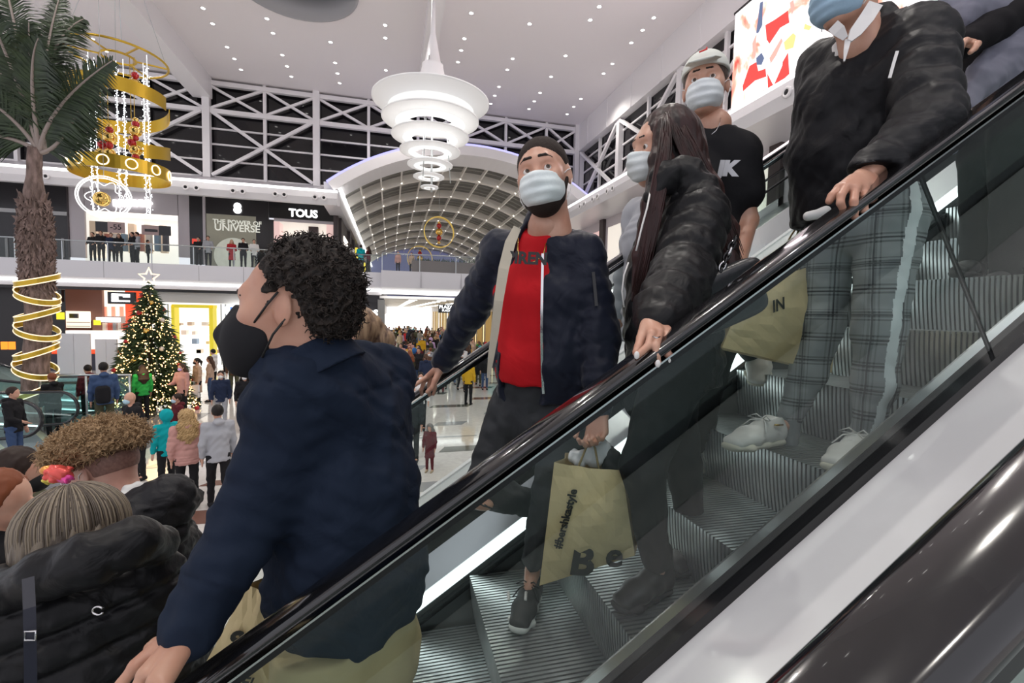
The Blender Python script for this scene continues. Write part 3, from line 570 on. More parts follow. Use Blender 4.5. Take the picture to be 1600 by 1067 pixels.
for px, pz in [(171, [(197, 3.5, 1), (203, 5, 0), (215, 8, 1), (227, 5, 0), (240, 8, 1), (252, 5, 0)]), (212, [(188, 4, 1), (194, 5, 0), (205, 8, 1), (216, 4, 0), (235, 8, 1), (246, 5, 0)]), (211, [(118, 5, 0), (132, 8, 1)]), (206, [(216, 4, 1), (223, 5.5, 0)]), (159, [(226, 5.5, 0), (240, 8, 1)])]:
    t = MB(A(px, 200, cc.y-.3)); p = A(px, pz[-1][0], cc.y-.3); t.tube([p, (p.x, p.y, 8.0)], .01, 5); t.build('cord', gold, ch)
    for py, r, g in pz: c = A(px, py, cc.y-.3); MB(c).ball(c, r/F*16.3, 14, 9).build('bauble', goldb if g else redb, ch)
# hanging ring ornament below
ho = empty('ring_ornament', A(163, 308, 17), 'white glowing wire ring ornament holding a gold ball, under the chandelier', 'decoration')
c = A(163, 308, 17)
for r in (.62, .56): MB(c).tube([c+Vector((r*math.cos(2*PI*i/40), .2*math.cos(2*PI*i/40), r*math.sin(2*PI*i/40))) for i in range(40)], .018, 6, True).build('ring', emis('ring_glow', (1, 1, .98), 2), ho)
MB(c).tube([c+Vector(((.42+.08*math.cos(6*2*PI*i/60))*math.cos(2*PI*i/60), 0, (.42+.08*math.cos(6*2*PI*i/60))*math.sin(2*PI*i/60))) for i in range(60)], .012, 5, True).build('star_wire', MATS['ring_glow'], ho)
c2 = A(159, 311, 17); MB(c2).ball(c2, .22, 16, 10).build('bauble', goldb, ho); MB(c).tube([c+Vector((0, 0, .6)), Vector((c.x, c.y, CZ))], .008, 5).build('cord', steel, ho)
for px, py, d, r, lb in [(686, 363, 32, 1.02, 'large gold hoop with red and gold baubles hanging in the corridor'), (656, 404, 44, 1.15, 'farther small gold hoop hanging deep in the corridor')]:
    c = A(px, py, d); e = empty('hoop_ornament', c, lb, 'decoration')
    P = []
    for i in range(48):
        a = 2*PI*i/48
        for rr_, yy in ((r, -.2), (r, .2), (r-.04, .2), (r-.04, -.2)): P.append(c+Vector((rr_*math.cos(a), yy+.22*math.cos(a), rr_*math.sin(a))))
    MB(c).add(P, [(i*4+j, i*4+(j+1) % 4, ((i+1) % 48)*4+(j+1) % 4, ((i+1) % 48)*4+j) for i in range(48) for j in range(4)]).build('hoop', mat('gold_bright', (.75, .52, .08), .35, .5, emit=(1, .7, .15), es=.18), e)
    for dz, s, m in [(.62, .09, goldb), (.42, .17, redb), (.02, .24, goldb), (-.38, .17, redb), (-.66, .11, goldb)]: MB(c).ball(c+Vector((0, 0, dz*r)), s*r, 12, 8).build('bauble', m, e)
    MB(c).tube([c+Vector((0, 0, r)), Vector((c.x, c.y, 9.2))], .01, 5).build('cord', steel, e)

# ================================================================ CHRISTMAS TREE
T = Z(238, 642, G); T = Vector((T.x, T.y, G)); tt = A(238, 448, T.y).z-G
tree = empty('christmas_tree', T, 'tall Christmas tree with warm lights, red baubles and a glowing star', 'Christmas tree')
MB(T).tube([T, T+Vector((0, 0, tt*.97))], [.12, .03], 8).build('trunk', mat('bark', (.08, .05, .03), .8), tree)
fo = MB(T); rr = random.Random(11); RT = 1.2
def trad(h): return RT*max(0, 1-h/tt)**.85+.06
for i in range(5200):
    h = tt*(1-math.sqrt(rr.random()))*.99+.18; a = rr.uniform(0, 2*PI); R = trad(h)*rr.uniform(.35, 1.05)
    c = T+Vector((R*math.cos(a), R*math.sin(a), h)); d = Vector((math.cos(a), math.sin(a), rr.uniform(-.35, .25))).normalized(); s = Vector((-math.sin(a), math.cos(a), rr.uniform(-.5, .5))).normalized()
    l = rr.uniform(.10, .24); w_ = l*.18
    fo.add([c-d*l*.3-s*w_, c-d*l*.3+s*w_, c+d*l+Vector((0, 0, -.03)), c+Vector((0, 0, .05))], [(0, 1, 3), (1, 2, 3), (2, 0, 3), (0, 2, 1)])
tag(fo.build('foliage', mat('fir_green', (.022, .05, .018), .7), tree), kind='stuff')
tl = MB(T)
for i in range(1500):
    h = tt*(1-math.sqrt(rr.random()))*.98+.1; a = rr.uniform(0, 2*PI); R = trad(h)*rr.uniform(.93, 1.06)
    s = rr.uniform(.013, .026); c = T+Vector((R*math.cos(a), R*math.sin(a), h))
    tl.add([c+Vector(v)*s for v in ((1, 0, 0), (-1, 0, 0), (0, 1, 0), (0, -1, 0), (0, 0, 1), (0, 0, -1))], [(0, 2, 4), (2, 1, 4), (1, 3, 4), (3, 0, 4), (2, 0, 5), (1, 2, 5), (3, 1, 5), (0, 3, 5)])
tag(tl.build('fairy_light', emis('warm_bulb', (1, .60, .24), 5), tree), kind='stuff')
for i in range(34):
    h = tt*(i+.5)/36; a = (i*2.4) % (2*PI); R = trad(h)*1.03; MB(T).ball(T+Vector((R*math.cos(a), R*math.sin(a), h)), .075, 12, 8).build('bauble', [redb, redb, mat('white_ball', (.7, .62, .55), .2), goldb][i % 4], tree)
st = T+Vector((0, 0, tt+.30)); sp_ = []
for k in range(10): a = PI/2+k*PI/5; r = .30 if k % 2 == 0 else .13; sp_.append(st+Vector((r*math.cos(a), -.12*0, r*math.sin(a))))
MB(st).tube(sp_, .03, 6, True).build('star', emis('star_glow', (1, .80, .58), 1.5), tree)
light('tree_glow', 'POINT', (T.x+.6, T.y-1.8, G+1.6), 30, (1, .7, .35), .5)

# ================================================================ PALM
PB = A(45, 640, 15); PB = Vector((PB.x, 15, G)); PT = A(62, 232, 15); palm = empty('palm_tree', PB, 'tall indoor palm tree with shaggy bark and gold light rings round its trunk', 'palm tree')
barkm = mat('palm_bark', (.30, .215, .19), .9, var=((.13, .09, .075), 12, (1, 1, .3)), bump=(40, .8, .03, (1, 1, .3)))
N = 40; pts = [PB.lerp(PT, i/N)+Vector((.10*math.sin(i*.12), 0, 0)) for i in range(N+1)]
def prad(t): return .27 if t < .62 else (.27+(t-.62)*.3 if t < .72 else max(.30-(t-.72)*.75, .15))
MB(PB).tube(pts, [prad(i/N)*(1+.05*math.sin(i*1.7)) for i in range(N+1)], 16).build('trunk', barkm, palm)
hs = MB(PB); rr = random.Random(4)
for i in range(900):
    t = .50+.32*rr.random(); k = t*N; p = pts[int(k)]; a = rr.uniform(0, 2*PI); r = prad(t); c = p+Vector((r*math.cos(a), r*math.sin(a), rr.uniform(0, .15)))
    o = Vector((math.cos(a), math.sin(a), 0)); s = Vector((-math.sin(a), math.cos(a), 0))*.05; u = Vector((0, 0, rr.choice([-1, 1])*rr.uniform(.1, .26)))
    hs.add([c-s, c+s, c+u+o*rr.uniform(.03, .12)+s*.2, c+u+o*rr.uniform(.02, .14)-s*.2, c+o*.06+u*.4], [(0, 1, 4), (1, 2, 4), (2, 3, 4), (3, 0, 4)])
tag(hs.build('leaf_bases', barkm, palm), kind='stuff')
frondm = mat('palm_green', (.045, .075, .03), .5, var=((.02, .035, .018), 3)); ribm = mat('palm_rib', (.36, .30, .27), .6)
def frond(base, ctl, tip, ll, seed, dens=46):
    rr = random.Random(seed); P = [base*(1-t)**2+ctl*2*t*(1-t)+tip*t*t for t in [i/24 for i in range(25)]]
    e = MB(base).tube(P, [.055*(1-i/26)+.008 for i in range(25)], 6).build('frond', ribm, palm); lf = MB(base)
    for i in range(dens*2):
        t = .16+.84*i/(dens*2-1); k = min(int(t*24), 23); q = P[k].lerp(P[k+1], t*24-k); d = (P[min(k+1, 24)]-P[k-1]).normalized()
        for sgn in (-1, 1):
            sd = d.cross(Vector((0, 1, .15))).normalized()*sgn
            l = ll*math.sin(PI*(.12+.82*t))*rr.uniform(.85, 1.1); dr = (sd*.85+d*.65+Vector((rr.uniform(-.1, .1), rr.uniform(-.25, .25), -.12))).normalized(); w_ = d*.022
            m = q+dr*l*.55; tp = q+dr*l+Vector((0, 0, -l*.30))
            lf.add([q-w_, q+w_, m+w_+Vector((0, .01, -l*.03)), m-w_+Vector((0, 0, -l*.03)), tp], [(0, 1, 2, 3), (3, 2, 4)])
    tag(lf.build('leaflets', frondm, e), kind='stuff')
cr_top = PT
def W15(px, py, y=15): return A(px, py, y)
for i, (cx_, cy_, tx, ty, dy, l) in enumerate([(46, 130, 45, 35, -.6, .9), (70, 165, 175, 95, -1.2, .95), (100, 240, 150, 110, -.3, .8), (20, 170, -80, 120, -.8, 1.0), (10, 120, -60, 20, .5, .9), (60, 60, 130, 30, 1.2, .8), (-10, 190, -90, 230, -.5, .9), (30, 60, 0, -60, .3, .9), (60, 100, 95, -10, .8, .8), (20, 90, -40, -20, -1.5, .8), (95, 190, 130, 175, 1.4, .8), (40, 100, 60, 60, -1.8, .8)]):
    frond(cr_top+Vector((0, 0, -.1)), W15(cx_, cy_, 15+dy*.5), W15(tx, ty, 15+dy), l, i)
# gold LED rings round the trunk
for i, (py, tilt) in enumerate([(437, .28), (462, -.42), (490, .35), (517, -.45), (549, .38), (577, -.48), (610, .45)]):
    c = A(44, py, 15); c.x = pts[int(N*(c.z-G)/(PT.z-G))].x if c.z > G else c.x
    e = empty('light_ring', c, 'tilted gold ribbon ring edged with light round the palm trunk, %s from the top' % ORD[i], 'decoration', 'gold light rings round the palm trunk')
    r = .44; P = []; ed = [[], []]
    for k in range(36):
        a = 2*PI*k/36; z = tilt*r*math.cos(a)*.8+.10*math.sin(a)
        for q, h in enumerate((-.07, .07)): ed[q].append(c+Vector((r*math.cos(a), r*math.sin(a), z+h)))
        for rr_, h in ((r, -.07), (r, .07), (r-.02, .07), (r-.02, -.07)): P.append(c+Vector((rr_*math.cos(a), rr_*math.sin(a), z+h)))
    MB(c).add(P, [(k*4+j, k*4+(j+1) % 4, ((k+1) % 36)*4+(j+1) % 4, ((k+1) % 36)*4+j) for k in range(36) for j in range(4)]).build('ribbon', gold, e)
    for q in (0, 1): MB(c).tube(ed[q], .014, 5, True).build('light_tube', emis('warm_tube', (1, .80, .55), 1.5), e)

# ================================================================ GROUND ESCALATORS (left)
tealg = glass('teal_glass', (.80, .93, .92), 1.8)
def low_escalator(y, xe_, label, n=2):
    e = empty('escalator', (xe_-2, y, G), label, 'escalator'); z0 = G+.45; z1 = G+1.25
    for q, yy in enumerate((y, y+1.25)):
        r = (z1-z0)/2; zc_ = (z0+z1)/2; arcp = [(xe_+r*math.cos(a), zc_+r*math.sin(a)) for a in [PI/2-PI*i/14 for i in range(15)]]
        x0 = xe_-9; top_ = [(x0, z1+4.3), (xe_-3.4, z1+.42), (xe_-2.6, z1+.1), (xe_-1.9, z1)]
        bot = [(xe_-1.5, z0-.1), (xe_-2.5, z0-.05), (xe_-3.3, z0+.3), (x0, z0+4.2)]
        prof = top_+arcp+bot
        MB((xe_, yy, z0)).prism([(px, pz) for px, pz in prof], 'y', yy-.006, yy+.006).build('glass_panel', tealg, e)
        MB((xe_, yy, z1)).tube([(px, yy, pz) for px, pz in top_+arcp+[(xe_-1.0, z0-.06), (xe_-1.5, z0-.12)]], .04, 8).build('handrail', rubber, e)
        MB((xe_, yy, z0)).prism([(x0, z0+4.2), (xe_-3.3, z0+.3), (xe_-2.5, z0-.05), (xe_-.5, z0-.1), (xe_-.2, G), (xe_-4, G), (x0, z0+3.4)], 'y', yy-.12, yy+.12).build('skirt', steel, e)
        MB((xe_, yy, z0)).bar((x0, yy+(.1 if q == 0 else -.1), z0+4.1), (xe_-3.3, yy+(.1 if q == 0 else -.1), z0+.25), .03).build('light_strip', ledw2, e)
        MB((xe_, yy, z0)).bar((xe_-3.3, yy+.07*(1-2*q), z0+.28), (xe_-.4, yy+.07*(1-2*q), z0-.02), .03).build('light_strip', ledw2, e)
    MB((xe_-.5, y+.6, G+.03)).box((xe_-2.8, y+.1, G), (xe_+.6, y+1.15, G+.04)).build('floor_plate', mat('plate', (.35, .36, .38), .25, .7), e)
    for k in range(10): MB((xe_-3-k*.4, y+.6, G)).box((xe_-3.2-k*.4, y+.15, G), (xe_-2.8-k*.4, y+1.1, G+.12+k*.26)).build('step', steel, e)
    return e
low_escalator(12.6, -7.0-.9, 'ground floor escalator with curved glass balustrade ends, nearer of the pair left'); low_escalator(15.4, -7.2-.3, 'ground floor escalator beside the Christmas tree, farther of the pair left')
struct(MB((-12, 12, G)).box((-20, 9.6, G), (-5.6, 16.9, G+.006)).build('trim_24', mat('granite', (.26, .26, .28), .15, var=((.2, .2, .22), 20))))
fe = empty('steel_barrier', (-7, 12, G), 'low steel railing with glass beside the ground escalators', 'railing')
for a, b in [((60, 586), (205, 586))]:
    p, q = A(a[0], a[1], 14.8), A(b[0], b[1], 14.8); MB(p).tube([p, q], .03, 8).build('rail', steel, fe)
    for t in (.02, .5, .98): r = p.lerp(q, t); MB(r).tube([r, (r.x, r.y, G)], .025, 8).build('post', steel, fe)
    MB(p).box((p.x, 14.79, G+.1), (q.x, 14.81, p.z-.08)).build('glass_panel', tealg, fe)
for px0, px1, py0, lb in [(88, 140, 521, 'tall white display board, left of the man in the dark red shirt'), (148, 182, 530, 'tall white display board, beside the Christmas tree')]:
    e = empty('display_board', Z((px0+px1)/2, 645, G), lb, 'board'); d = 17.6; mb = MB(A((px0+px1)/2, 560, d)); a, b = A(px0, py0, d), A(px1, py0, d); m_ = (a.x+b.x)/2
    for x0, x1 in ((a.x, m_-.01), (m_+.01, b.x)): MB((x0, d, a.z)).box((x0, d, G+.1), (x1, d+.06, a.z)).build('panel', mat('board_white', (.80, .80, .86), .5), e)
    for x in (a.x+.1, b.x-.1): MB((x, d, G)).box((x-.03, d-.2, G), (x+.03, d+.3, G+.1)).build('foot', steel, e)

# ================================================================ MAIN ESCALATOR
cs, sn_ = math.cos(TH), math.sin(TH)
def S(x, y, off): return Vector((x, y, TT*x+off))          # a point on the slope
X0, X1 = -3.6, 6.5
def sbar(name, y0, y1, o0, o1, m, par, x0=X0, x1=X1, **k):  # sloping beam, vertical offsets o0..o1 from the reference line
    ends = []
    return MB(S((x0+x1)/2, y0, o0)).hexa([S(x0, y0, o0), S(x1, y0, o0), S(x1, y1, o0), S(x0, y1, o0)], [S(x0, y0, o1), S(x1, y0, o1), S(x1, y1, o1), S(x0, y1, o1)]).build(name, m, par, **k)
def slope_quad(name, pa, pb, m, par, th=.01, x0=X0, x1=X1):  # pa,pb = (y, off) cross-section ends
    (ya, oa), (yb, ob) = pa, pb
    return MB(S(0, ya, oa)).hexa([S(x0, ya, oa-th), S(x1, ya, oa-th), S(x1, yb, ob-th), S(x0, yb, ob-th)], [S(x0, ya, oa), S(x1, ya, oa), S(x1, yb, ob), S(x0, yb, ob)]).build(name, m, par)
esc = empty('escalator', S(0, 1.5, -1.38), 'grey ribbed escalator with glass sides carrying the shoppers down', 'escalator')
def handrail(y, top, par, w=.076, h=.038, dy=0):
    prof = []
    for i in range(16):
        a = 2*PI*i/16; c, s = math.cos(a), math.sin(a); prof.append((math.copysign(abs(c)**.55, c)*w/2, math.copysign(abs(s)**.7, s)*h/2))
    P = [S(x, y+a, top-h/2+b/cs) for x in (X0, X1) for a, b in prof]
    m = MB(S(0, y, top)); m.add(P, [(i, (i+1) % 16, (i+1) % 16+16, i+16) for i in range(16)]+[tuple(range(16))[::-1], tuple(range(16, 32))]); m.sm = [True]*16+[False]*2; return m.build('handrail', rubber, par)
chrome = mat('chrome_track', (.75, .75, .76), .12, 1)
for y in (.90, 2.10):
    handrail(y, -.43, esc, .078, .026)
    sbar('guide_rail', y-.0385, y+.0385, -.4675, -.4630, chrome, esc); sbar('rail_base', y-.033, y+.033, -.484, -.4672, black, esc); sbar('rail_channel', y-.014, y+.014, -.492, -.48, black, esc)
joints = [(-3.6, -2.0), (-2.0, -.35), (-.35, 1.3), (1.3, 2.95), (2.95, 4.6), (4.6, 6.5)]
for y, sh in ((.90, 0), (2.10, .25)):
    for a, b in joints:
        a += sh; b += sh; k = -.42  # the joint leans square to the slope
        def Q(x, off, yy): xx = x-(off+.53)*sn_*cs*1.0; return S(xx, yy, off)
        MB(S((a+b)/2, y, -.8)).hexa([Q(a+.004, -1.2, y-.005), Q(b-.004, -1.2, y-.005), Q(b-.004, -1.2, y+.005), Q(a+.004, -1.2, y+.005)], [Q(a+.004, -.488, y-.005), Q(b-.004, -.488, y-.005), Q(b-.004, -.488, y+.005), Q(a+.004, -.488, y+.005)]).build('glass_panel', nearglass, esc)
        MB(S(b, y, -.8)).bar(Q(b, -1.2, y), Q(b, -.49, y), .0045, .012).build('joint_seal', black, esc)
# near-side decks
slope_quad('inner_deck', (.93, -1.155), (.99, -1.185), steel, esc); sbar('skirt', .985, .995, -1.75, -1.185, mat('skirt_steel', (.30, .32, .32), .3, .8), esc)
sbar('glass_seal', .88, .93, -1.215, -1.145, black, esc); slope_quad('outer_deck', (.56, -1.165), (.885, -1.175), deckm, esc, .05)
sbar('outer_cladding', .55, .56, -1.8, -1.17, deckm, esc)
# far-side decks
sbar('glass_seal', 2.07, 2.125, -1.215, -1.15, black, esc); slope_quad('inner_deck', (1.985, -1.31), (2.075, -1.20), steel, esc)
sbar('skirt_light', 1.978, 1.986, -1.375, -1.315, ledw2, esc); sbar('skirt', 1.98, 1.995, -1.85, -1.38, mat('skirt_dark', (.16, .17, .17), .35, .7), esc); sbar('skirt_brush', 1.955, 1.98, -1.43, -1.405, black, esc)
slope_quad('outer_deck', (2.12, -1.17), (2.62, -1.16), mat('deck_satin', (.70, .72, .72), .25, .4), esc, .05); sbar('outer_cladding', 2.61, 2.65, -2.0, -1.15, deckm, esc)
slope_quad('truss_underside', (.55, -2.0), (2.65, -2.0), white, esc, .1)
# the steps
grv = mat('step_aluminium', (.60, .63, .63), .30, .85, var=((.45, .48, .48), 6)); RUN = .333; RISE = RUN*TT
def step_mesh():
    b = MB(); pitch = .0175; n = int(.96/pitch)
    prof = lambda g: [(0-.004+g, 0-.006), (.006, 0-g)]
    # solid body just below the ribs
    th_ = .012; rad = []
    for i in range(8): t = i/7; rad.append((.0+.030*math.sin(t*PI/2)*0+.03*(t**1.6), -RISE*t*1.02))   # riser curves back under
    body = [(.008, -.008)]+[(x+.009, z) for x, z in rad[1:]]+[(RUN+.06, -RISE), (RUN+.06, -.008)]
    b.cur = 1; b.prism([(x, z) for x, z in body], 'y', -.48, .48); b.cur = 0
    rib = [(.0, 0)]+[(x, z) for x, z in rad[1:]]+[(rad[-1][0]+.010, -RISE), (.009, -.009), (RUN+.04, -.009), (RUN+.04, 0)]
    for i in range(n):
        y = -.48+(i+.5)*pitch; hw_ = pitch*.30
        # tread rib
        b.box((.0, y-hw_, -.009), (RUN+.035, y+hw_, 0))
        for (xa, za), (xb, zb) in zip(rad, rad[1:]):
            b.add([(xa, y-hw_, za), (xa, y+hw_, za), (xb, y+hw_, zb), (xb, y-hw_, zb), (xa+.01, y-hw_, za), (xa+.01, y+hw_, za), (xb+.01, y+hw_, zb), (xb+.01, y-hw_, zb)], [(0, 3, 2, 1), (0, 4, 7, 3), (1, 2, 6, 5)])
    return b.mesh('step')
sm_ = step_mesh(); sm_.materials.append(grv); sm_.materials.append(mat('step_groove', (.05, .055, .055), .5, .5))
for k in range(-9, 13):
    x = .01+RUN*k; o = link('step', sm_, grv, esc, (x, 1.5, TT*x-1.38))
# camera-side escalator: handrail, glass, decks
e2 = empty('escalator', S(0, .2, -1.3), 'neighbouring escalator in the lower right corner, black handrail and grey glass side', 'escalator')
handrail(.2275, -.43, e2, .076, .04); sbar('guide_rail', .20, .255, -.50, -.478, black, e2)
sbar('glass_panel', .2225, .2325, -1.2, -.5, glass('corner_glass', (.62, .68, .67), 1.2), e2)
slope_quad('outer_deck', (.26, -1.165), (.555, -1.165), mat('deck_greygreen2', (.50, .54, .53), .35), e2, .05); sbar('glass_seal', .2, .255, -1.22, -1.15, black, e2)
slope_quad('inner_deck', (-.3, -1.25), (.2, -1.18), deckg, e2, .05)
# parallel escalator beyond, seen through the far glass
e3 = empty('escalator', S(4, 12.2, -4.5), 'white-sided escalator farther back, parallel to the near one', 'escalator')
def far_esc(y0, off, par):
    sbar('side_cladding', y0, y0+.05, off-1.9, off-.9, deckm, par, 2.8, 14); sbar('side_cladding', y0+1.4, y0+1.45, off-1.9, off-.9, deckm, par, 2.8, 14)
    slope_quad('truss_underside', (y0, off-1.85), (y0+1.45, off-1.85), white, par, .08, 2.8, 14); slope_quad('tread_band', (y0+.1, off-1.15), (y0+1.35, off-1.15), MATS['step_aluminium'], par, .05, 2.8, 14)
    for y in (y0+.08, y0+1.37):
        sbar('glass_panel', y-.006, y+.006, off-.9, off-.05, railglass, par, 2.8, 14); MB(S(0, y, off)).tube([S(2.8, y, off), S(14, y, off)], .04, 8).build('handrail', rubber, par)
far_esc(11.5, -3.41, e3)
# ================================================================ BODY SCULPTING (distance field -> surface net)
f32 = np.float32
def unit(v): v = np.asarray(v, float); return v/(np.linalg.norm(v)+1e-12)
class Sculpt:
    def __init__(s, res): s.res = res; s.ops = []; s.pre = None; s.post = []
    def seg(s, p, q, ra, rb=None, R=None, k=.02, mode='u', rip=None, cap=None):
        """tapered segment; ra, rb radius or (half width along R, half depth); rip = (amp, count) puff ripple"""
        p, q = np.asarray(p, float), np.asarray(q, float); rb = ra if rb is None else rb
        ra = (ra, ra) if np.isscalar(ra) else ra; rb = (rb, rb) if np.isscalar(rb) else rb
        ax = q-p; L = np.linalg.norm(ax); ax = ax/L if L > 1e-6 else np.array([0, 0, 1.]); Rv = np.asarray(R if R is not None else (1, 0, 0), float)
        Rv = Rv-ax*(Rv@ax)
        if np.linalg.norm(Rv) < 1e-3: Rv = np.cross(ax, (0, 1, .3))
        Rv = unit(Rv); V = np.cross(ax, Rv); m = max(max(ra), max(rb))*1.02+(abs(rip[0]) if rip else 0)
        s.ops.append((mode, np.minimum(p, q)-m, np.maximum(p, q)+m, k, (p, ax, L, Rv, V, ra, rb, rip))); return s
    def ell(s, c, r, fwd=None, up=None, k=.02, mode='u', n=2):
        c = np.asarray(c, float); r = np.asarray((r, r, r) if np.isscalar(r) else r, float)
        x = unit(fwd) if fwd is not None else np.array([1., 0, 0]); u = np.asarray(up if up is not None else (0, 0, 1), float); y = unit(np.cross(u, x)); z = np.cross(x, y)
        ext = np.sqrt((x*r[0])**2+(y*r[1])**2+(z*r[2])**2) if n == 2 else np.abs(x*r[0])+np.abs(y*r[1])+np.abs(z*r[2])
        s.ops.append((mode, c-ext, c+ext, k, ('e', c, x, y, z, r, n))); return s
    def cut(s, p, n, k=.0): s.ops.append(('c', None, None, k, (np.asarray(p, float), unit(n)))); return s   # keeps the side n points away from
    def chain(s, pts, rr, **kw):
        for i in range(len(pts)-1): s.seg(pts[i], pts[i+1], rr[i], rr[i+1], **kw)
        return s
    def noise(s, amp, freq, seed=0, st=(1, 1, 1)): s.post.append((amp, freq, seed, st)); return s
    def groove(s, p, n, c, r, w=.006, d=.004): s.grv = getattr(s, 'grv', []); s.grv.append((np.asarray(p, float), unit(n), np.asarray(c, float), r, w, d)); return s
    def mesh(s):
        h = s.res; lo = np.min([o[1] for o in s.ops if o[0] == 'u'], 0)-3*h; hi = np.max([o[2] for o in s.ops if o[0] == 'u'], 0)+3*h
        dim = np.ceil((hi-lo)/h).astype(int)+1; D = np.full(dim, .2, f32)
        gx, gy, gz = [(lo[i]+h*np.arange(dim[i])).astype(f32) for i in range(3)]
        for mode, a, b, k, pr in s.ops:
            if mode == 'c':
                p, n = pr; d = (gx[:, None, None]-p[0])*n[0]+(gy[None, :, None]-p[1])*n[1]+(gz[None, None, :]-p[2])*n[2]
                D = np.maximum(D, d.astype(f32)); continue
            pad = k+3.2*h; i0 = np.maximum(np.floor((a-pad-lo)/h).astype(int), 0); i1 = np.minimum(np.ceil((b+pad-lo)/h).astype(int)+1, dim)
            if (i1 <= i0).any(): continue
            sl = tuple(slice(i0[i], i1[i]) for i in range(3)); X_ = gx[sl[0]][:, None, None]; Y_ = gy[sl[1]][None, :, None]; Z_ = gz[sl[2]][None, None, :]
            if isinstance(pr[0], str):
                _, c, x, y, z, r, n = pr; dx, dy, dz = X_-f32(c[0]), Y_-f32(c[1]), Z_-f32(c[2]); m = r.min()
                U_, V_, W_ = [(dx*f32(v[0])+dy*f32(v[1])+dz*f32(v[2]))/f32(q) for v, q in zip((x, y, z), r)]
                if n == 2: d = (np.sqrt(U_*U_+V_*V_+W_*W_)-1)*f32(m)
                else: d = ((np.abs(U_)**n+np.abs(V_)**n+np.abs(W_)**n)**(1/n)-1)*f32(m)
            else:
                p, ax, L, Rv, V, ra, rb, rip = pr; dx, dy, dz = X_-f32(p[0]), Y_-f32(p[1]), Z_-f32(p[2])
                t = dx*f32(ax[0])+dy*f32(ax[1])+dz*f32(ax[2]); tc = np.clip(t, 0, L); e = t-tc; hh = tc/f32(max(L, 1e-6))
                u = dx*f32(Rv[0])+dy*f32(Rv[1])+dz*f32(Rv[2]); v = dx*f32(V[0])+dy*f32(V[1])+dz*f32(V[2])
                A_ = ra[0]+(rb[0]-ra[0])*hh; B_ = ra[1]+(rb[1]-ra[1])*hh
                if rip: q = rip[0]*(np.abs(np.sin(hh*PI*rip[1]))-.5); A_ = A_+q; B_ = B_+q
                m = np.minimum(A_, B_); d = (np.sqrt((u/A_)**2+(v/B_)**2+(e/m)**2)-1)*m
            d = d.astype(f32); o = D[sl]
            if mode == 'u':
                if k > 0: hq = np.clip(.5+.5*(o-d)/k, 0, 1); D[sl] = o+(d-o)*hq-k*hq*(1-hq)
                else: D[sl] = np.minimum(o, d)
            else:
                d = -d
                if k > 0: hq = np.clip(.5-.5*(o-d)/k, 0, 1); D[sl] = o+(d-o)*hq+k*hq*(1-hq)
                else: D[sl] = np.maximum(o, d)
        for amp, fr, seed, st in s.post:
            a_, b_, c_ = seed*1.7, seed*2.3+1, seed*.9+2; X_ = gx[:, None, None]*f32(fr*st[0]); Y_ = gy[None, :, None]*f32(fr*st[1]); Z_ = gz[None, None, :]*f32(fr*st[2])
            n1 = np.sin(X_*1.0+1.9*np.sin(Y_*.8+a_)+Z_*.6+a_)*np.sin(Z_*1.1+1.6*np.sin(X_*.9+b_)+b_)+.6*np.sin(Y_*1.7+Z_*1.3+1.3*np.sin(X_*1.5+Z_*.7)+c_)
            D = D+(n1*f32(amp)).astype(f32)
        for p, n, c, r, w_, d_ in getattr(s, 'grv', []):
            X_ = gx[:, None, None]; Y_ = gy[None, :, None]; Z_ = gz[None, None, :]; q = (X_-p[0])*n[0]+(Y_-p[1])*n[1]+(Z_-p[2])*n[2]; m = ((X_-c[0])**2+(Y_-c[1])**2+(Z_-c[2])**2) < r*r
            D = D+(d_*np.exp(-(q/w_)**2)*m).astype(f32)
        return surf(D, lo, h)
def surf(D, lo, h):
    D = np.pad(D, 1, constant_values=.2); lo = lo-h; S_ = D < 0; nx, ny, nz = D.shape
    c = [(i, j, k) for i in (0, 1) for j in (0, 1) for k in (0, 1)]
    sub = lambda A_, o: A_[o[0]:nx-1+o[0], o[1]:ny-1+o[1], o[2]:nz-1+o[2]]
    cnt = sum(sub(S_, o).astype(np.int8) for o in c); act = (cnt > 0) & (cnt < 8); idx = np.full(act.shape, -1, np.int32); I = np.argwhere(act); idx[act] = np.arange(len(I))
    acc = np.zeros((len(I), 3)); n = np.zeros(len(I))
    for a in c:
        for ax in range(3):
            if a[ax] == 0:
                b = list(a); b[ax] = 1; da = D[tuple((I+a).T)]; db = D[tuple((I+b).T)]; m = (da < 0) != (db < 0); t = np.where(m, da/np.where(m, da-db, 1), 0)
                p = np.tile(np.array(a, float), (len(I), 1)); p[:, ax] = t; acc[m] += p[m]; n[m] += 1
    V = (I+acc/n[:, None])*h+lo; F_ = []
    for ax in range(3):
        o1, o2 = [(1, 2), (2, 0), (0, 1)][ax]; sl0 = [slice(1, -1)]*3; sl1 = [slice(1, -1)]*3; sl0[ax] = slice(0, -1); sl1[ax] = slice(1, None)
        A_, B_ = S_[tuple(sl0)], S_[tuple(sl1)]
        for m, flip in ((A_ & ~B_, False), (~A_ & B_, True)):
            Q = np.argwhere(m); off = np.ones(3, int); off[ax] = 0; Q = Q+off
            e1 = np.zeros(3, int); e1[o1] = 1; e2 = np.zeros(3, int); e2[o2] = 1
            q = np.stack([idx[tuple((Q-e1-e2).T)], idx[tuple((Q-e2).T)], idx[tuple(Q.T)], idx[tuple((Q-e1).T)]], 1)
            F_.append(q[:, ::-1] if flip else q)
    F_ = np.concatenate(F_); F_ = F_[(F_ >= 0).all(1)]; return V, F_
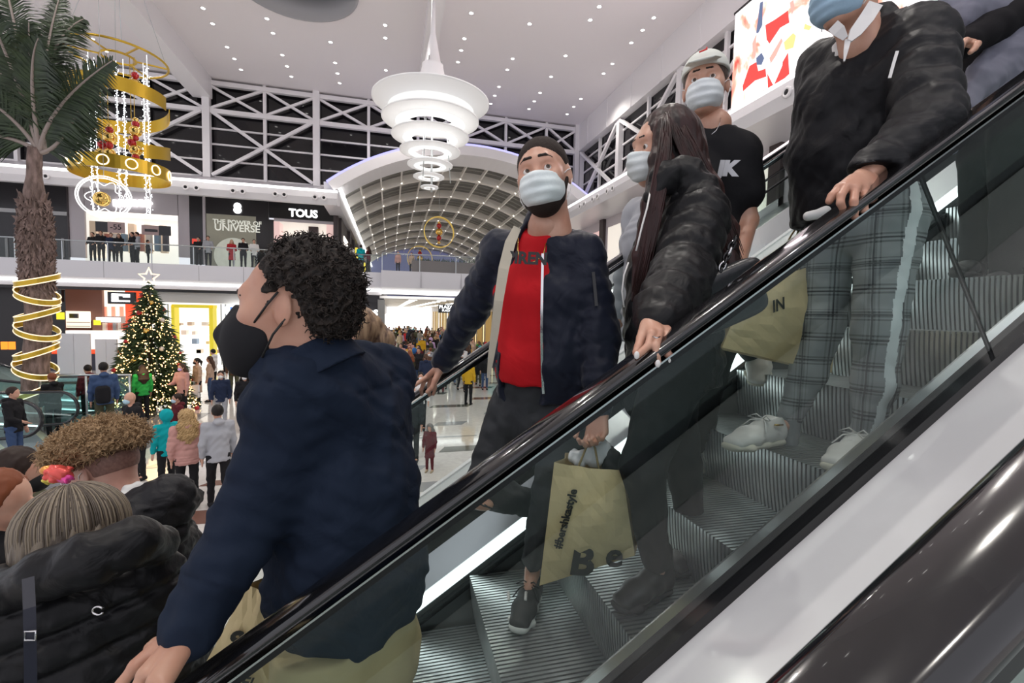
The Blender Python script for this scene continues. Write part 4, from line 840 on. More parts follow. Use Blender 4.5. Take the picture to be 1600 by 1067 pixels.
def relax(V, F_, it=1, lam=.5):
    for _ in range(it):
        acc = np.zeros_like(V); n = np.zeros(len(V))
        for a, b in ((0, 1), (1, 2), (2, 3), (3, 0)):
            np.add.at(acc, F_[:, a], V[F_[:, b]]); np.add.at(n, F_[:, a], 1); np.add.at(acc, F_[:, b], V[F_[:, a]]); np.add.at(n, F_[:, b], 1)
        V = V*(1-lam)+acc/np.maximum(n, 1)[:, None]*lam
    return V
def npmesh(name, parts, mi=None):
    """parts: list of (V, F) -> one mesh datablock"""
    Vs = []; Fs = []; o = 0
    for V, F_ in parts: Vs.append(V); Fs.append(F_+o); o += len(V)
    V = np.concatenate(Vs); F_ = np.concatenate(Fs); me = bpy.data.meshes.new(name)
    me.vertices.add(len(V)); me.vertices.foreach_set('co', V.astype(f32).ravel()); me.loops.add(len(F_)*4); me.loops.foreach_set('vertex_index', F_.astype(np.int32).ravel())
    me.polygons.add(len(F_)); me.polygons.foreach_set('loop_start', np.arange(len(F_), dtype=np.int32)*4); me.polygons.foreach_set('use_smooth', np.ones(len(F_), bool))
    if mi is not None: me.polygons.foreach_set('material_index', mi(V[F_].mean(1)).astype(np.int32))
    me.update(calc_edges=True); return me
def tf(V, M): return V@np.asarray(M[:3, :3]).T+M[:3, 3]
def frameM(o, fwd, up, s=1):
    x = unit(fwd); y = unit(np.cross(up, x)); z = np.cross(x, y); M = np.eye(4); M[:3, 0] = x*s; M[:3, 1] = y*s; M[:3, 2] = z*s; M[:3, 3] = o; return M
_cache = {}
def head_vf(res=.0026, female=0, beard=0):
    key = ('head', res, female)
    if key in _cache: return _cache[key]
    s = Sculpt(res); w_ = .94 if female else 1
    s.ell((-.018, 0, .028), (.098, .077*w_, .090), k=.02); s.ell((.022, 0, -.02), (.070, .062*w_, .092), k=.03); s.ell((.030, 0, -.072), (.052, .047*w_, .042), k=.03)
    s.ell((.068, 0, -.098), (.018, .022, .016), k=.02); s.seg((.074, -.03, .026), (.074, .03, .026), .016, k=.02)
    for y in (-1, 1):
        s.ell((.062, y*.040*w_, -.022), .026, k=.03); s.ell((.104, y*.032, .002), (.022, .019, .013), mode='s', k=.012)
        s.ell((.0765, y*.0315, .002), (.0150, .0165, .0145), k=.004); s.ell((.093, y*.0315, .0005), (.0160, .0145, .0080), mode='s', k=.002)
        s.ell((-.008, y*.078*w_, -.004), (.020, .008, .033), fwd=(1, y*-.35, 0), up=(-.2, 0, 1), k=.006); s.ell((-.002, y*.089*w_, -.002), (.011, .006, .019), fwd=(1, y*-.35, 0), up=(-.2, 0, 1), mode='s', k=.004)
        s.ell((.100, y*.012, -.036), (.010, .009, .008), k=.006)
    s.seg((.086, 0, .012), (.108, 0, -.030), .008, .012, k=.010); s.seg((.088, -.018, -.062), (.088, .018, -.062), .008, k=.006); s.seg((.086, -.016, -.074), (.086, .016, -.074), .009, k=.006); s.ell((.103, 0, -.067), (.008, .024, .0022), mode='s', k=.003)
    s.seg((-.030, 0, -.05), (-.045, 0, -.17), .056*w_, .060*w_, k=.03)
    V, F_ = s.mesh(); V = relax(V, F_, 1, .4); _cache[key] = (V, F_); return V, F_
def hand_prims(s, W, d, n, side, curl=(20, 30, 20), sc=1., spread=.0, thumb=0.5, curls=None):
    """palm, four fingers and a thumb. W wrist, d towards the fingers, n out of the palm, side = +1 thumb along cross(d,n)"""
    d = unit(d); n = unit(np.asarray(n, float)-d*(np.asarray(n, float)@d)); t = np.cross(d, n)*side; W = np.asarray(W, float); P = lambda a, b, c: W+(d*a+t*b+n*c)*sc
    kn = []
    for i, (b, L) in enumerate(((.030, .084), (.010, .088), (-.010, .084), (-.029, .076))):
        s.seg(P(0, b*.55, 0), P(L, b, 0), (.014*sc), (.0115*sc), k=.012*sc); kn.append((b, L))
    s.seg(P(-.03, 0, 0), P(.01, 0, 0), (.026*sc, .018*sc), (.028*sc, .016*sc), R=t, k=.02*sc)
    for i, ((b, L), ln) in enumerate(zip(kn, (.074, .082, .076, .060))):
        cu = curls[i] if curls else curl; a = 0; p = P(L, b, 0); r = .0096*sc*(1 if i < 3 else .88); dd = unit(d+t*(b*spread*12))
        for j, fr in enumerate((.45, .31, .24)):
            a += math.radians(cu[j]); q = p+(dd*math.cos(a)+n*math.sin(a))*ln*fr*sc; s.seg(p, q, r, r*.88, k=.003*sc); p = q; r *= .90
    a = P(.018, .022, .006); b = P(.045, .050, .016+.01*thumb); c = P(.078, .058-.012*thumb, .024+.025*thumb); e = P(.100, .056-.02*thumb, .030+.035*thumb)
    s.seg(a, b, .016*sc, .013*sc, k=.012*sc); s.seg(b, c, .0118*sc, .0105*sc, k=.004*sc); s.seg(c, e, .0102*sc, .0085*sc, k=.004*sc)
def hand_poly(s, W, knuckles, fingers, thumb, sc=1., base=None):
    """explicit hand: knuckle points, finger polylines, thumb polyline"""
    W = np.asarray(W, float)
    K = [np.asarray(k_, float) for k_ in knuckles]; mid = sum(K)/len(K)
    for k_ in K: s.seg(W+(k_-mid)*.45, k_, .015*sc, .0118*sc, k=.014*sc)
    for i, (k_, fg) in enumerate(zip(K, fingers)):
        p = k_; r = .0100*sc*(1 if i < 3 else .9)
        for q in fg: s.seg(p, q, r, r*.9, k=.003*sc); p = q; r *= .92
    p = None
    rs = [.016, .013, .0105, .009]
    for i in range(len(thumb)-1): s.seg(thumb[i], thumb[i+1], rs[i]*sc, rs[i+1]*sc, k=(.014 if i == 0 else .004)*sc)
def eyes(parent, M, look=(1, 0, 0), iris=(.10, .06, .035), sc=1):
    ew = mat('eye_white', (.75, .72, .69), .2); im = mat('iris_brown', iris, .15); pm = mat('pupil', (.004, .004, .004), .1)
    for y in (-1, 1):
        c = np.array([.0775, y*.0315, .002]); m = MB(); l = Vector(unit(look)); q = l.to_track_quat('Z', 'X').to_matrix()
        m.ball((0, 0, 0), .0130, 16, 10); m.v = [tuple(q@Vector(v)) for v in m.v]
        n0 = len(m.v); m.cur = 1; m.lathe([(.0068, .0114), (.0060, .0122), (.0001, .0132)], (0, 0, 0), 14); m.cur = 2; m.lathe([(.0028, .0129), (.0001, .01345)], (0, 0, 0), 10)
        m.v[n0:] = [tuple(q@Vector(v)) for v in m.v[n0:]]
        m.v = [tuple(tf(np.array([v])+c, M)[0]) for v in m.v]; link('eye', m.mesh('eye'), [ew, im, pm], parent)
def strand_tubes(base, dirs, lens, r, curl, n=5, seed=0, droop=0):
    """little curved locks -> (V, F) quads, 3-sided"""
    rng = np.random.RandomState(seed); V = []; F_ = []; o = 0
    for b, d, L in zip(base, dirs, lens):
        d = unit(d); a = unit(np.cross(d, rng.randn(3))); c = np.cross(d, a); ph = rng.rand()*6.28; w_ = curl[1]*(.7+.6*rng.rand()); pts = []
        for i in range(n+1):
            t = i/n; an = ph+w_*t*2*PI; rad = curl[0]*min(1, t*2.5); pts.append(b+d*L*t+(a*math.cos(an)+c*math.sin(an))*rad+np.array([0, 0, -droop*t*t]))
        pts = np.array(pts); tg = np.gradient(pts, axis=0)
        for i in range(n+1):
            g = unit(tg[i]); u = unit(np.cross(g, a+.01)); v = np.cross(g, u); rr = r*(1-.75*(i/n)**2)
            for k in range(3): V.append(pts[i]+(u*math.cos(k*2.094)+v*math.sin(k*2.094))*rr)
        for i in range(n):
            for k in range(3): F_.append((o+i*3+k, o+i*3+(k+1) % 3, o+i*3+3+(k+1) % 3, o+i*3+3+k))
        o += 3*(n+1)
    return np.array(V), np.array(F_)
def surf_samples(V, F_, n, keep=None, seed=0):
    rng = np.random.RandomState(seed); q = V[F_]; c = q.mean(1); nn = np.cross(q[:, 1]-q[:, 0], q[:, 2]-q[:, 0]); nn /= np.linalg.norm(nn, axis=1)[:, None]+1e-9
    if keep is not None: m = keep(c); c, nn = c[m], nn[m]
    i = rng.randint(0, len(c), n); return c[i], nn[i]
def part(name, parts, m, root, mi=None, **k):
    o = link(name, npmesh(name, parts if isinstance(parts, list) else [parts], mi), m, root)
    if k: tag(o, **k)
    return o
# cloth materials
def cloth(name, col, rough=.8, c2=None, bs=160, bd=.0008, wr=0.0, sheen=.0, wsc=9):
    m = mat(name, col, rough, sheen=sheen, spec=.22, bump=(bs, .06, bd), var=(c2, 2.2) if c2 else None)
    if wr:
        nt = m.node_tree; L = nt.links.new; b = nt.nodes['Principled BSDF']; old = b.inputs['Normal'].links[0].from_node
        tc = nt.nodes.new('ShaderNodeTexCoord'); n = nt.nodes.new('ShaderNodeTexNoise'); n.inputs['Scale'].default_value = wsc; n.inputs['Detail'].default_value = 3; n.inputs['Distortion'].default_value = 1.2
        bp = nt.nodes.new('ShaderNodeBump'); bp.inputs['Strength'].default_value = .55; bp.inputs['Distance'].default_value = wr*.5
        L(tc.outputs['Object'], n.inputs['Vector']); L(n.outputs[0], bp.inputs['Height']); L(old.outputs[0], bp.inputs['Normal']); L(bp.outputs[0], b.inputs['Normal'])
    return m
def skinmat(name, col, c2):
    if name in MATS: return MATS[name]
    m = mat(name, col, .42, var=(c2, 14), bump=(220, .15, .0006)); b = m.node_tree.nodes['Principled BSDF']; b.inputs['Subsurface Weight'].default_value = .08; b.inputs['Subsurface Radius'].default_value = (.02, .008, .004); b.inputs['Subsurface Scale'].default_value = .3; return m
def hairmat(name, c, c2, sc=60, st=(1, 1, .06), rough=.45, bd=.004):
    return mat(name, c, rough, var=(c2, sc, st), bump=(sc*1.6, .8, bd, st), spec=.32)
skA = skinmat('skin_light', (.60, .35, .25), (.53, .27, .185)); skB = skinmat('skin_tan', (.52, .29, .20), (.46, .23, .155)); skC = skinmat('skin_pale', (.55, .33, .25), (.48, .25, .19))
nailm = mat('white_nail', (.8, .78, .76), .2)
def strap(par, pts, m, r=.0016): return MB(pts[0]).tube(pts, r, 5).build('ear_loop', m, par)
def surgical(par, M, m, drape=1.0, wide=1.0):
    s = Sculpt(.0028); s.ell((.040, 0, -.046), (.078, .0675*wide, .060), n=2.5, k=.01); s.seg((.080, 0, -.004), (.114, 0, -.030), .014, .017, k=.018); s.ell((.098, 0, -.05), (.022, .034, .040), k=.02)
    s.cut((.018, 0, -.04), (-1, 0, -.05)); s.cut((.10, 0, -.014), (-.30, 0, 1)); s.cut((.05, 0, -.117), (.35, 0, -1))
    V, F_ = s.mesh(); z = V[:, 2]; pl = .0020*np.sin((z+.05)*PI/.0135); V = V+np.stack([pl, 0*pl, 0*pl], 1)*(V[:, 0:1] > .03)
    V = relax(V, F_, 1, .3); part('face_mask', (tf(V, M), F_), m, par)
    for y in (-1, 1):
        for z0, ez in ((-.012, .018), (-.088, -.034)):
            p = tf(np.array([(.030, y*.066*wide, z0), (.012, y*.079, (z0+ez)/2), (-.010, y*.0865, ez*.6)]), M); strap(par, [tuple(q) for q in p], MATS['mask_loop'])
mask_w = cloth('mask_white', (.84, .88, .88), .8, c2=(.74, .83, .82), bs=160, wr=.004, wsc=60); mask_b = cloth('mask_blue', (.36, .52, .66), .8, wr=.003, wsc=60); mask_k = cloth('mask_black', (.012, .012, .014), .75, bs=500); mask_w2 = cloth('mask_plain', (.80, .85, .86), .8, wr=.004, wsc=50)
mat('mask_loop', (.8, .8, .8), .6); loopk = mat('mask_loop_black', (.01, .01, .01), .6)
def brow(par, M, m, up=0, r=.0042):
    for y in (-1, 1):
        s = Sculpt(.0022); s.chain([(.0925, y*.013, .0315+up), (.0898, y*.031, .0315+up), (.079, y*.048, .0235+up)], [(r, r), (r, r*.9), (r*.5, r*.5)], k=.003); s.noise(.0006, 700, 1)
        V, F_ = s.mesh(); part('eyebrow', (tf(V, M), F_), m, par)
# ================================================================ FOREGROUND PEOPLE
def AD(px, py, f): return np.array(RM@np.array([px-800, 533.5-py, F]))*f/F
def ZZ(px, py, z): return np.array(Z(px, py, z))
RT_ = np.array(r_); UPW = np.array([0, 0, 1.])
def headM(P, yaw, pitch=0, roll=0, sc=1):
    tc = unit(-P*np.array([1, 1, .25])); a = math.radians(yaw); f = tc*math.cos(a)-RT_*math.sin(a); f = unit(f-UPW*math.tan(math.radians(pitch)))
    rr_ = np.cross(f, UPW); up = UPW+rr_*math.tan(math.radians(roll)); return frameM(P, f, up, sc)
def body_mesh(root, J, M, sk, hands, res=.012, female=0, w=1.0, sc=1.0):
    s = Sculpt(res); R = unit(J['SL']-J['SR']); RP = unit(J['HL']-J['HR'])
    s.seg(J['N']+(tf(np.array([[-.035, 0, -.10]]), M)[0]-J['N'])*1.0, J['N'], .053, .060, k=.02)
    pc = (J['HL']+J['HR'])/2; ch = (J['SL']+J['SR'])/2
    s.chain([pc, pc*.5+ch*.5, pc*.2+ch*.8, ch*.9+J['N']*.1], [(.14*w, .10*w), (.12*w, .09*w), (.145*w, .10*w), (.11*w, .07*w)], R=R, k=.04)
    for q in 'LR':
        s.seg(ch, J['S'+q], .05, .05, k=.03); s.chain([J['S'+q], J['E'+q], J['W'+q]], [.047*w, .038*w, .027*w], k=.02)
        s.chain([J['H'+q], J['K'+q], J['A'+q]], [.075*w, .048*w, .034*w], k=.02)
        if 'T'+q in J: s.seg(J['A'+q]-UPW*.02, J['T'+q]*.25+J['A'+q]*.75-UPW*.02, .030, .024, k=.02)
    V, F_ = s.mesh(); parts = [(V, F_)]; HV, HF = head_vf(female=female); parts.append((tf(HV, M), HF))
    h = Sculpt(.0030)
    for fn in hands: fn(h)
    if hands: V, F_ = h.mesh(); parts.append((V, F_))
    return part('body', parts, sk, root)
def person(name_label, loc, group='people riding the escalator'):
    return empty('person', tuple(loc), name_label, 'person', group)
def garment(root, name, m, res, build, noise=(), rel=1, mi=None, **k):
    s = Sculpt(res); build(s)
    for n in noise: s.noise(*n)
    V, F_ = s.mesh(); V = relax(V, F_, rel, .4) if rel else V; return part(name, (V, F_), m, root, mi, **k)
def shoe(root, A_, T_, m, solem, h=.0, lace=None, up=UPW, w=.040, name='shoe', cut_high=False, L=.10):
    """ankle A_, toe tip T_ (toe on the ground); sole lies along the foot"""
    A_, T_ = np.asarray(A_, float), np.asarray(T_, float); up = unit(up); g = T_; fw = T_-A_; fw = fw-up*(fw@up); dst = np.linalg.norm(fw); fw = unit(fw); L_ = min(max(.285, dst+.055), .34); ks = L_/.285
    heel = T_-fw*L_; rt = np.cross(fw, up)
    P = lambda a, b, c: heel+fw*a*ks+rt*b+up*c
    s = Sculpt(.0042); s.chain([P(.045, 0, .048), P(.10, 0, .052), P(.17, 0, .042), P(.235, 0, .030)], [(w*.86, .045), (w*.90, .045), (w*1.02, .034), (w*.90, .024)], R=rt, k=.02)
    s.seg(P(.045, 0, .05), P(.055, 0, .085+(.06 if cut_high else 0)), .037, .036, k=.02)
    s.cut(heel+up*.016, -up)
    if not cut_high: s.ell(P(.060, 0, .112), (.042, .026, .020), fwd=fw, up=up, mode='s', k=.006)
    V, F_ = s.mesh(); e = part(name, (relax(V, F_, 1, .4), F_), m, root)
    s = Sculpt(.0045); s.chain([P(.040, 0, .014), P(.12, 0, .014), P(.20, 0, .014), P(.248, 0, .016)], [(w*.93, .018), (w*.90, .018), (w*1.10, .018), (w*.85, .016)], R=rt, k=.012); s.cut(heel+up*.0005, -up); s.cut(heel+up*.030, up)
    V, F_ = s.mesh(); part('sole', (V, F_), solem, e)
    if lace:
        b = MB(tuple(P(.15, 0, .08)))
        for i in range(5):
            a = .115+i*.022; hgt = .098-i*.0115; b.tube([tuple(P(a, -.020, hgt-.010)), tuple(P(a+.004, 0, hgt)), tuple(P(a+.010, .020, hgt-.010))], .0032, 5)
        for sg_ in (-1, 1): b.tube([tuple(P(.105, 0, .102)), tuple(P(.115, sg_*.02, .118)), tuple(P(.125, sg_*.045, .105)), tuple(P(.11, sg_*.02, .100)), tuple(P(.105, 0, .100))], .0026, 5); b.tube([tuple(P(.105, 0, .102)), tuple(P(.13, sg_*.03, .095)), tuple(P(.15, sg_*.052, .065))], .0026, 5)
        b.build('laces', lace, e)
    return e
def sleeve(s, J, q, r, rip=None, k=.03, end=.97, k2=.035):
    e = J['E'+q]+(J['W'+q]-J['E'+q])*end
    s.seg(J['S'+q], J['E'+q], r[0], r[1], k=k, rip=rip); s.seg(J['E'+q], e, r[1], r[2], k=k2, rip=(rip[0], max(rip[1]-1, 1)) if rip else None)
white_sh = mat('shoe_white', (.74, .73, .70), .4); sole_w = mat('sole_cream', (.62, .60, .50), .6); lacew = mat('lace_white', (.75, .74, .72), .8); blk_sh = mat('shoe_black', (.018, .018, .020), .6); sole_g = mat('sole_grey', (.62, .64, .62), .6)
kraft = mat('kraft_paper', (.80, .64, .36), .7, var=((.72, .56, .30), 3), bump=(7, .6, .02)); inkm = mat('print_black', (.025, .025, .022), .6)
def paper_bag(label, corners, depthv, m=kraft, handles=None, bulge=.03, group=None):
    """corners = top-left, top-right, bottom-right, bottom-left of the front face; depthv = vector to the back face"""
    c = [Vector(p) for p in corners]; d = Vector(depthv); n = 10; e = empty('paper_bag', sum(c, Vector())/4, label, 'bag', group)
    org = sum(c, Vector())/4; b = MB(org); nn = (c[1]-c[0]).cross(c[3]-c[0]).normalized(); nn = nn if nn.dot(d) < 0 else -nn; rr = random.Random(len(label))
    G_ = [[rr.uniform(-1, 1) for _ in range(n+1)] for _ in range(n+1)]
    def face(off, sg_):
        return [[(c[0].lerp(c[1], i/n)).lerp(c[3].lerp(c[2], i/n), j/n)+off+nn*sg_*(bulge*math.sin(PI*i/n)*math.sin(PI*min(1, (j/n)*.9+.1))+.0035*G_[i][j]*(1 if 0 < i < n and j < n else .3)) for i in range(n+1)] for j in range(n+1)]
    for off, sg_ in ((Vector(), 1), (d, -1)):
        g = face(off, sg_); b.add([p for r in g for p in r], [(j*(n+1)+i, j*(n+1)+i+1, (j+1)*(n+1)+i+1, (j+1)*(n+1)+i) for j in range(n) for i in range(n)])
    # gussets folded slightly inwards, and the bottom
    for a, q in ((0, 3), (1, 2)):
        inn = (c[1-a if a < 2 else 0]-c[a]).normalized()*.018
        L_ = [[c[a].lerp(c[q], j/n), c[a].lerp(c[q], j/n)+d*.5+inn*(1-j/n*.6), c[a].lerp(c[q], j/n)+d] for j in range(n+1)]
        b.add([p for r in L_ for p in r], [(j*3+i, j*3+i+1, (j+1)*3+i+1, (j+1)*3+i) for j in range(n) for i in range(2)])
    b.add([c[3], c[2], c[2]+d, c[3]+d], [(0, 1, 2, 3)]); b.build('paper_body', m, e)
    if handles is not None:
        for off in (Vector(), d):
            h0, h1 = c[0].lerp(c[1], .33)+off, c[0].lerp(c[1], .67)+off; tp = Vector(handles)
            MB(h0).tube([h0-Vector((0, 0, .02)), h0.lerp(tp, .6)+Vector((0, 0, .01)), tp, h1.lerp(tp, .6)+Vector((0, 0, .01)), h1-Vector((0, 0, .02))], .0035, 6).build('handle', mat('paper_cord', (.30, .22, .10), .8), e)
    return e, c, nn
def print_on(e, c, nn, body, u, v, size, ang=0, m=None, bulge=.03, bold=.004, shear=0):
    p = (c[0].lerp(c[1], u)).lerp(c[3].lerp(c[2], u), v)+nn*(bulge*math.sin(PI*u)*math.sin(PI*min(1, v*.9+.1))+.008)
    x = (c[1]-c[0]).normalized(); y = nn.cross(x); M3 = Matrix((x, y, nn)).transposed()@Matrix.Rotation(math.radians(ang), 3, 'Z')
    o = text('print', body, m or inkm, e, (0, 0, 0), size, (0, 0, 0), ext=.0006, bold=bold, shear=shear); o.location = p; o.rotation_euler = M3.to_euler(); return o

# ---------------------------------------------------------------- 1 man in red T-shirt and navy bomber
J = dict(N=AD(852, 352, 1.60), SR=AD(784, 392, 1.70), SL=AD(912, 398, 1.60), ER=AD(735, 487, 1.86), WR=AD(690, 570, 2.02), EL=AD(938, 525, 1.58), WL=AD(936, 638, 1.50),
         HR=AD(803, 640, 1.80), HL=AD(885, 645, 1.70), KR=AD(750, 765, 1.84), AR=AD(865, 795, 2.06), KL=AD(862, 768, 1.76), AL=AD(832, 888, 1.86))
J['TL'] = ZZ(805, 1000, -1.145)
M = headM(AD(849, 277, 1.56), 13, -2, 9, 1.07)
p1 = person('man in a navy bomber jacket and red T-shirt, white mask, holding a paper bag', AD(820, 960, 1.7))
rail = A(672, 585, 2.08); dr = np.array([-cs, 0, -sn_])
def hR(h):
    W = J['WR']; K = [AD(668, 588, 2.02), AD(673, 583, 2.06), AD(679, 580, 2.10), AD(684, 582, 2.14)]
    hand_poly(h, W, K, [[AD(655, 597, 1.99), AD(645, 604, 1.97), AD(637, 609, 1.96)], [AD(662, 598, 2.02), AD(658, 609, 2.02), AD(659, 616, 2.04)], [AD(671, 597, 2.04), AD(670, 609, 2.04), AD(671, 617, 2.06)], [AD(680, 596, 2.06), AD(680, 607, 2.06), AD(677, 616, 2.06)]],
              [AD(688, 578, 2.0), AD(680, 594, 1.97), AD(675, 606, 1.96), AD(668, 612, 1.96)])
def hL(h): hand_prims(h, J['WL'], unit(AD(930, 700, 1.46)-J['WL']), RT_*-.5-np.array(f_)*.6+0, 1, (30, 45, 40), 1.0)
body_mesh(p1, J, M, skA, [hR, hL], w=.84); eyes(p1, M, (1, .30, .16))
def b_(s):
    s.ell((-.020, 0, .034), (.1015, .0805, .0925), k=.01); s.cut((.072, 0, .070), (1, 0, -.15)); s.ell((.062, 0, -.01), (.085, .095, .066), mode='s', k=.006); s.ell((.0, 0, -.16), (.2, .2, .125), mode='s', k=.01)
s = Sculpt(.0028); b_(s); s.noise(.0007, 600, 2); V, F_ = s.mesh(); part('hair', (tf(V, M), F_), hairmat('hair_buzz', (.016, .010, .008), (.028, .017, .013), 300, (1, 1, 1), .8, .002), p1)
s = Sculpt(.0030); s.ell((.036, 0, -.080), (.060, .0545, .050), k=.01); s.seg((.004, -.068, -.02), (.03, -.052, -.08), .011, k=.02); s.seg((.004, .068, -.02), (.03, .052, -.08), .011, k=.02); s.cut((0, 0, -.015), (0, 0, 1)); V, F_ = s.mesh(); part('beard', (tf(V, M), F_), MATS['hair_buzz'], p1)
brow(p1, M, hairmat('brow_dark', (.02, .013, .01), (.03, .02, .015), 200), .006, .0048); surgical(p1, M, mask_w)
red = cloth('tshirt_red', (.62, .012, .018), .75, c2=(.52, .008, .014), wr=.03, wsc=5); navy = cloth('bomber_navy', (.012, .016, .032), .5, c2=(.008, .011, .024), wr=.035, wsc=7, sheen=.1); beige = cloth('lining_beige', (.55, .50, .40), .7, wr=.01)
Rr = unit(J['SL']-J['SR']); fwd1 = unit(np.cross(Rr, UPW)); fwd1 = fwd1 if fwd1@J['N'] < 0 else -fwd1
cen = lambda px, py, f: AD(px, py, f)
def tb(s): s.chain([cen(838, 625, 1.72), cen(838, 560, 1.69), cen(842, 460, 1.66), cen(848, 395, 1.65)], [(.150, .112), (.146, .110), (.160, .112), (.12, .078)], R=Rr, k=.03); s.seg(cen(848, 388, 1.65), cen(850, 362, 1.61), .078, .064, k=.03); s.cut(cen(850, 364, 1.58), unit(np.array([0, 0, 1.])+fwd1*.75)); s.cut(cen(838, 607, 1.6), (0, 0.1, -1))
garment(p1, 'tshirt', red, .008, tb, [(.0032, 26, 1, (1, 1, .55))])
def jb(s):
    s.chain([cen(852, 618, 1.73), cen(852, 560, 1.70), cen(852, 460, 1.68), cen(850, 400, 1.67)], [(.188, .130), (.190, .134), (.195, .136), (.16, .098)], R=Rr, k=.03)
    s.seg(cen(849, 392, 1.65), J['SR'], .075, .068, k=.04); s.seg(cen(849, 392, 1.65), J['SL'], .075, .07, k=.04); s.seg(cen(851, 380, 1.64), cen(851, 352, 1.64), .085, .078, k=.02)
    for q in 'LR': sleeve(s, J, q, (.074, .066, .048), (.006, 6), end=.95)
    s.cut(cen(838, 628, 1.7), (0.05, 0, -1)); s.ell(tf(np.array([[-.02, 0, -.16]]), M)[0]+UPW*.06, (.070, .070, .10), mode='s', k=.01)
    # front opening
    for a, b, wa, wb in [((806, 622, 1.57), (815, 440, 1.50), .094, .066), ((815, 440, 1.50), (832, 355, 1.52), .066, .052)]: s.seg(AD(*a), AD(*b), (wa, .150), (wb, .150), R=RT_, mode='s', k=.006)
garment(p1, 'bomber_jacket', navy, .0075, jb, [(.0042, 30, 2, (1, 1, .8)), (.0018, 75, 3)])
# beige lining flap, zip and ribbed hem
MBl = MB(AD(790, 450, 1.5))
def ribbonp(name, pts, w_, m, par, th=.004, side=None):
    b = MB(pts[0]); L_, R_ = [], []; n = len(pts)
    for i, p in enumerate(pts):
        t = unit(np.array(pts[min(i+1, n-1)])-np.array(pts[max(i-1, 0)])); sd = unit(np.cross(t, np.array(p))) if side is None else side; ww = w_[i] if isinstance(w_, (list, tuple)) else w_
        nrm = unit(np.cross(sd, t)); p = np.array(p)
        for q in (p-sd*ww/2-nrm*th/2, p+sd*ww/2-nrm*th/2, p+sd*ww/2+nrm*th/2, p-sd*ww/2+nrm*th/2): L_.append(tuple(q))
    b.add(L_, [(i*4+j, i*4+(j+1) % 4, i*4+4+(j+1) % 4, i*4+4+j) for i in range(n-1) for j in range(4)]+[(0, 1, 2, 3), (4*n-1, 4*n-2, 4*n-3, 4*n-4)]); return b.build(name, m, par)
ribbonp('lining', [AD(808, 356, 1.54), AD(797, 380, 1.52), AD(787, 420, 1.505), AD(779, 470, 1.505), AD(773, 520, 1.525), AD(767, 560, 1.54), AD(763, 590, 1.555)], [.026, .034, .034, .030, .026, .020, .010], beige, p1, .008)
ribbonp('zip', [AD(848, 396, 1.49), AD(847, 450, 1.50), AD(846, 520, 1.53), AD(847, 580, 1.57), AD(849, 615, 1.59)], .008, chrome, p1, .004)
ribbonp('pocket_zip', [AD(927, 425, 1.515), AD(929, 445, 1.512), AD(932, 478, 1.51)], .010, black, p1, .004)
MB(AD(845, 405, 1.5)).tube([tuple(AD(x, y, f)) for x, y, f in [(810, 372, 1.545), (809, 390, 1.535), (812, 403, 1.528), (823, 412, 1.525), (838, 408, 1.53), (849, 398, 1.54), (853, 380, 1.55)]], .0022, 6).build('gold_chain', goldb, p1)
o = text('print', 'PIREN', black, p1, (0, 0, 0), .052, (0, 0, 0), ext=.001, bold=.0022); X_ = Vector(Rr); Zn = Vector(fwd1); o.location = AD(823, 404, 1.495); o.rotation_euler = Matrix((X_, Zn.cross(X_), Zn)).transposed().to_euler()
jean = cloth('jeans_charcoal', (.055, .058, .062), .85, c2=(.032, .034, .038), wr=.02, wsc=8)
def lb(s):
    pc = AD(845, 625, 1.76); s.seg(AD(842, 600, 1.74), AD(845, 640, 1.76), (.150, .115), (.165, .125), R=Rr, k=.03); s.ell(pc-UPW*.06, (.15, .12, .10), fwd=Rr, k=.03)
    s.seg(J['HR'], J['KR'], .100, .070, k=.04); s.seg(J['KR'], J['AR'], .070, .05, k=.02); s.seg(J['HL'], J['KL'], .098, .070, k=.04); s.seg(J['KL'], J['AL']+UPW*.03, .070, .044, k=.02); s.cut(AD(845, 590, 1.7), (0, 0, 1)); s.cut(J['AL']+UPW*.015, unit(J['AL']-J['KL']))
garment(p1, 'jeans', jean, .008, lb, [(.0042, 34, 5, (1, 1, 1.2)), (.0015, 90, 6)])
s = Sculpt(.004); s.ell(AD(751, 786, 1.775), (.050, .03, .026), fwd=RT_-UPW*.2, k=.01); V, F_ = s.mesh(); part('ripped_knee', (V, F_), skA, p1, label='bare knee showing through the ripped jeans')
for i in range(3): MB(AD(750, 790, 1.74)).tube([tuple(AD(735+i*9, 779+i*3, 1.755)), tuple(AD(746+i*9, 787+i*3, 1.742)), tuple(AD(757+i*9, 790+i*3, 1.75))], .003, 5).build('denim_thread', jean, p1)
sh = shoe(p1, J['AL'], J['TL'], blk_sh, sole_g, lace=blk_sh, w=.043)
for sg_ in (-1, 1): MB(AD(815, 920, 1.75)).tube([tuple(AD(808+sg_*14, 925, 1.775)), tuple(AD(808+sg_*13, 938, 1.74))], .006, 5).build('eyelet_strip', lacew, sh)
J['TR'] = J['AR']+np.array([-.02, .1, -.11]); shoe(p1, J['AR'], ZZ(880, 800, -.924)*0+np.array([J['AR'][0]+.06, J['AR'][1]-.12, -.924]), blk_sh, sole_g, w=.043)
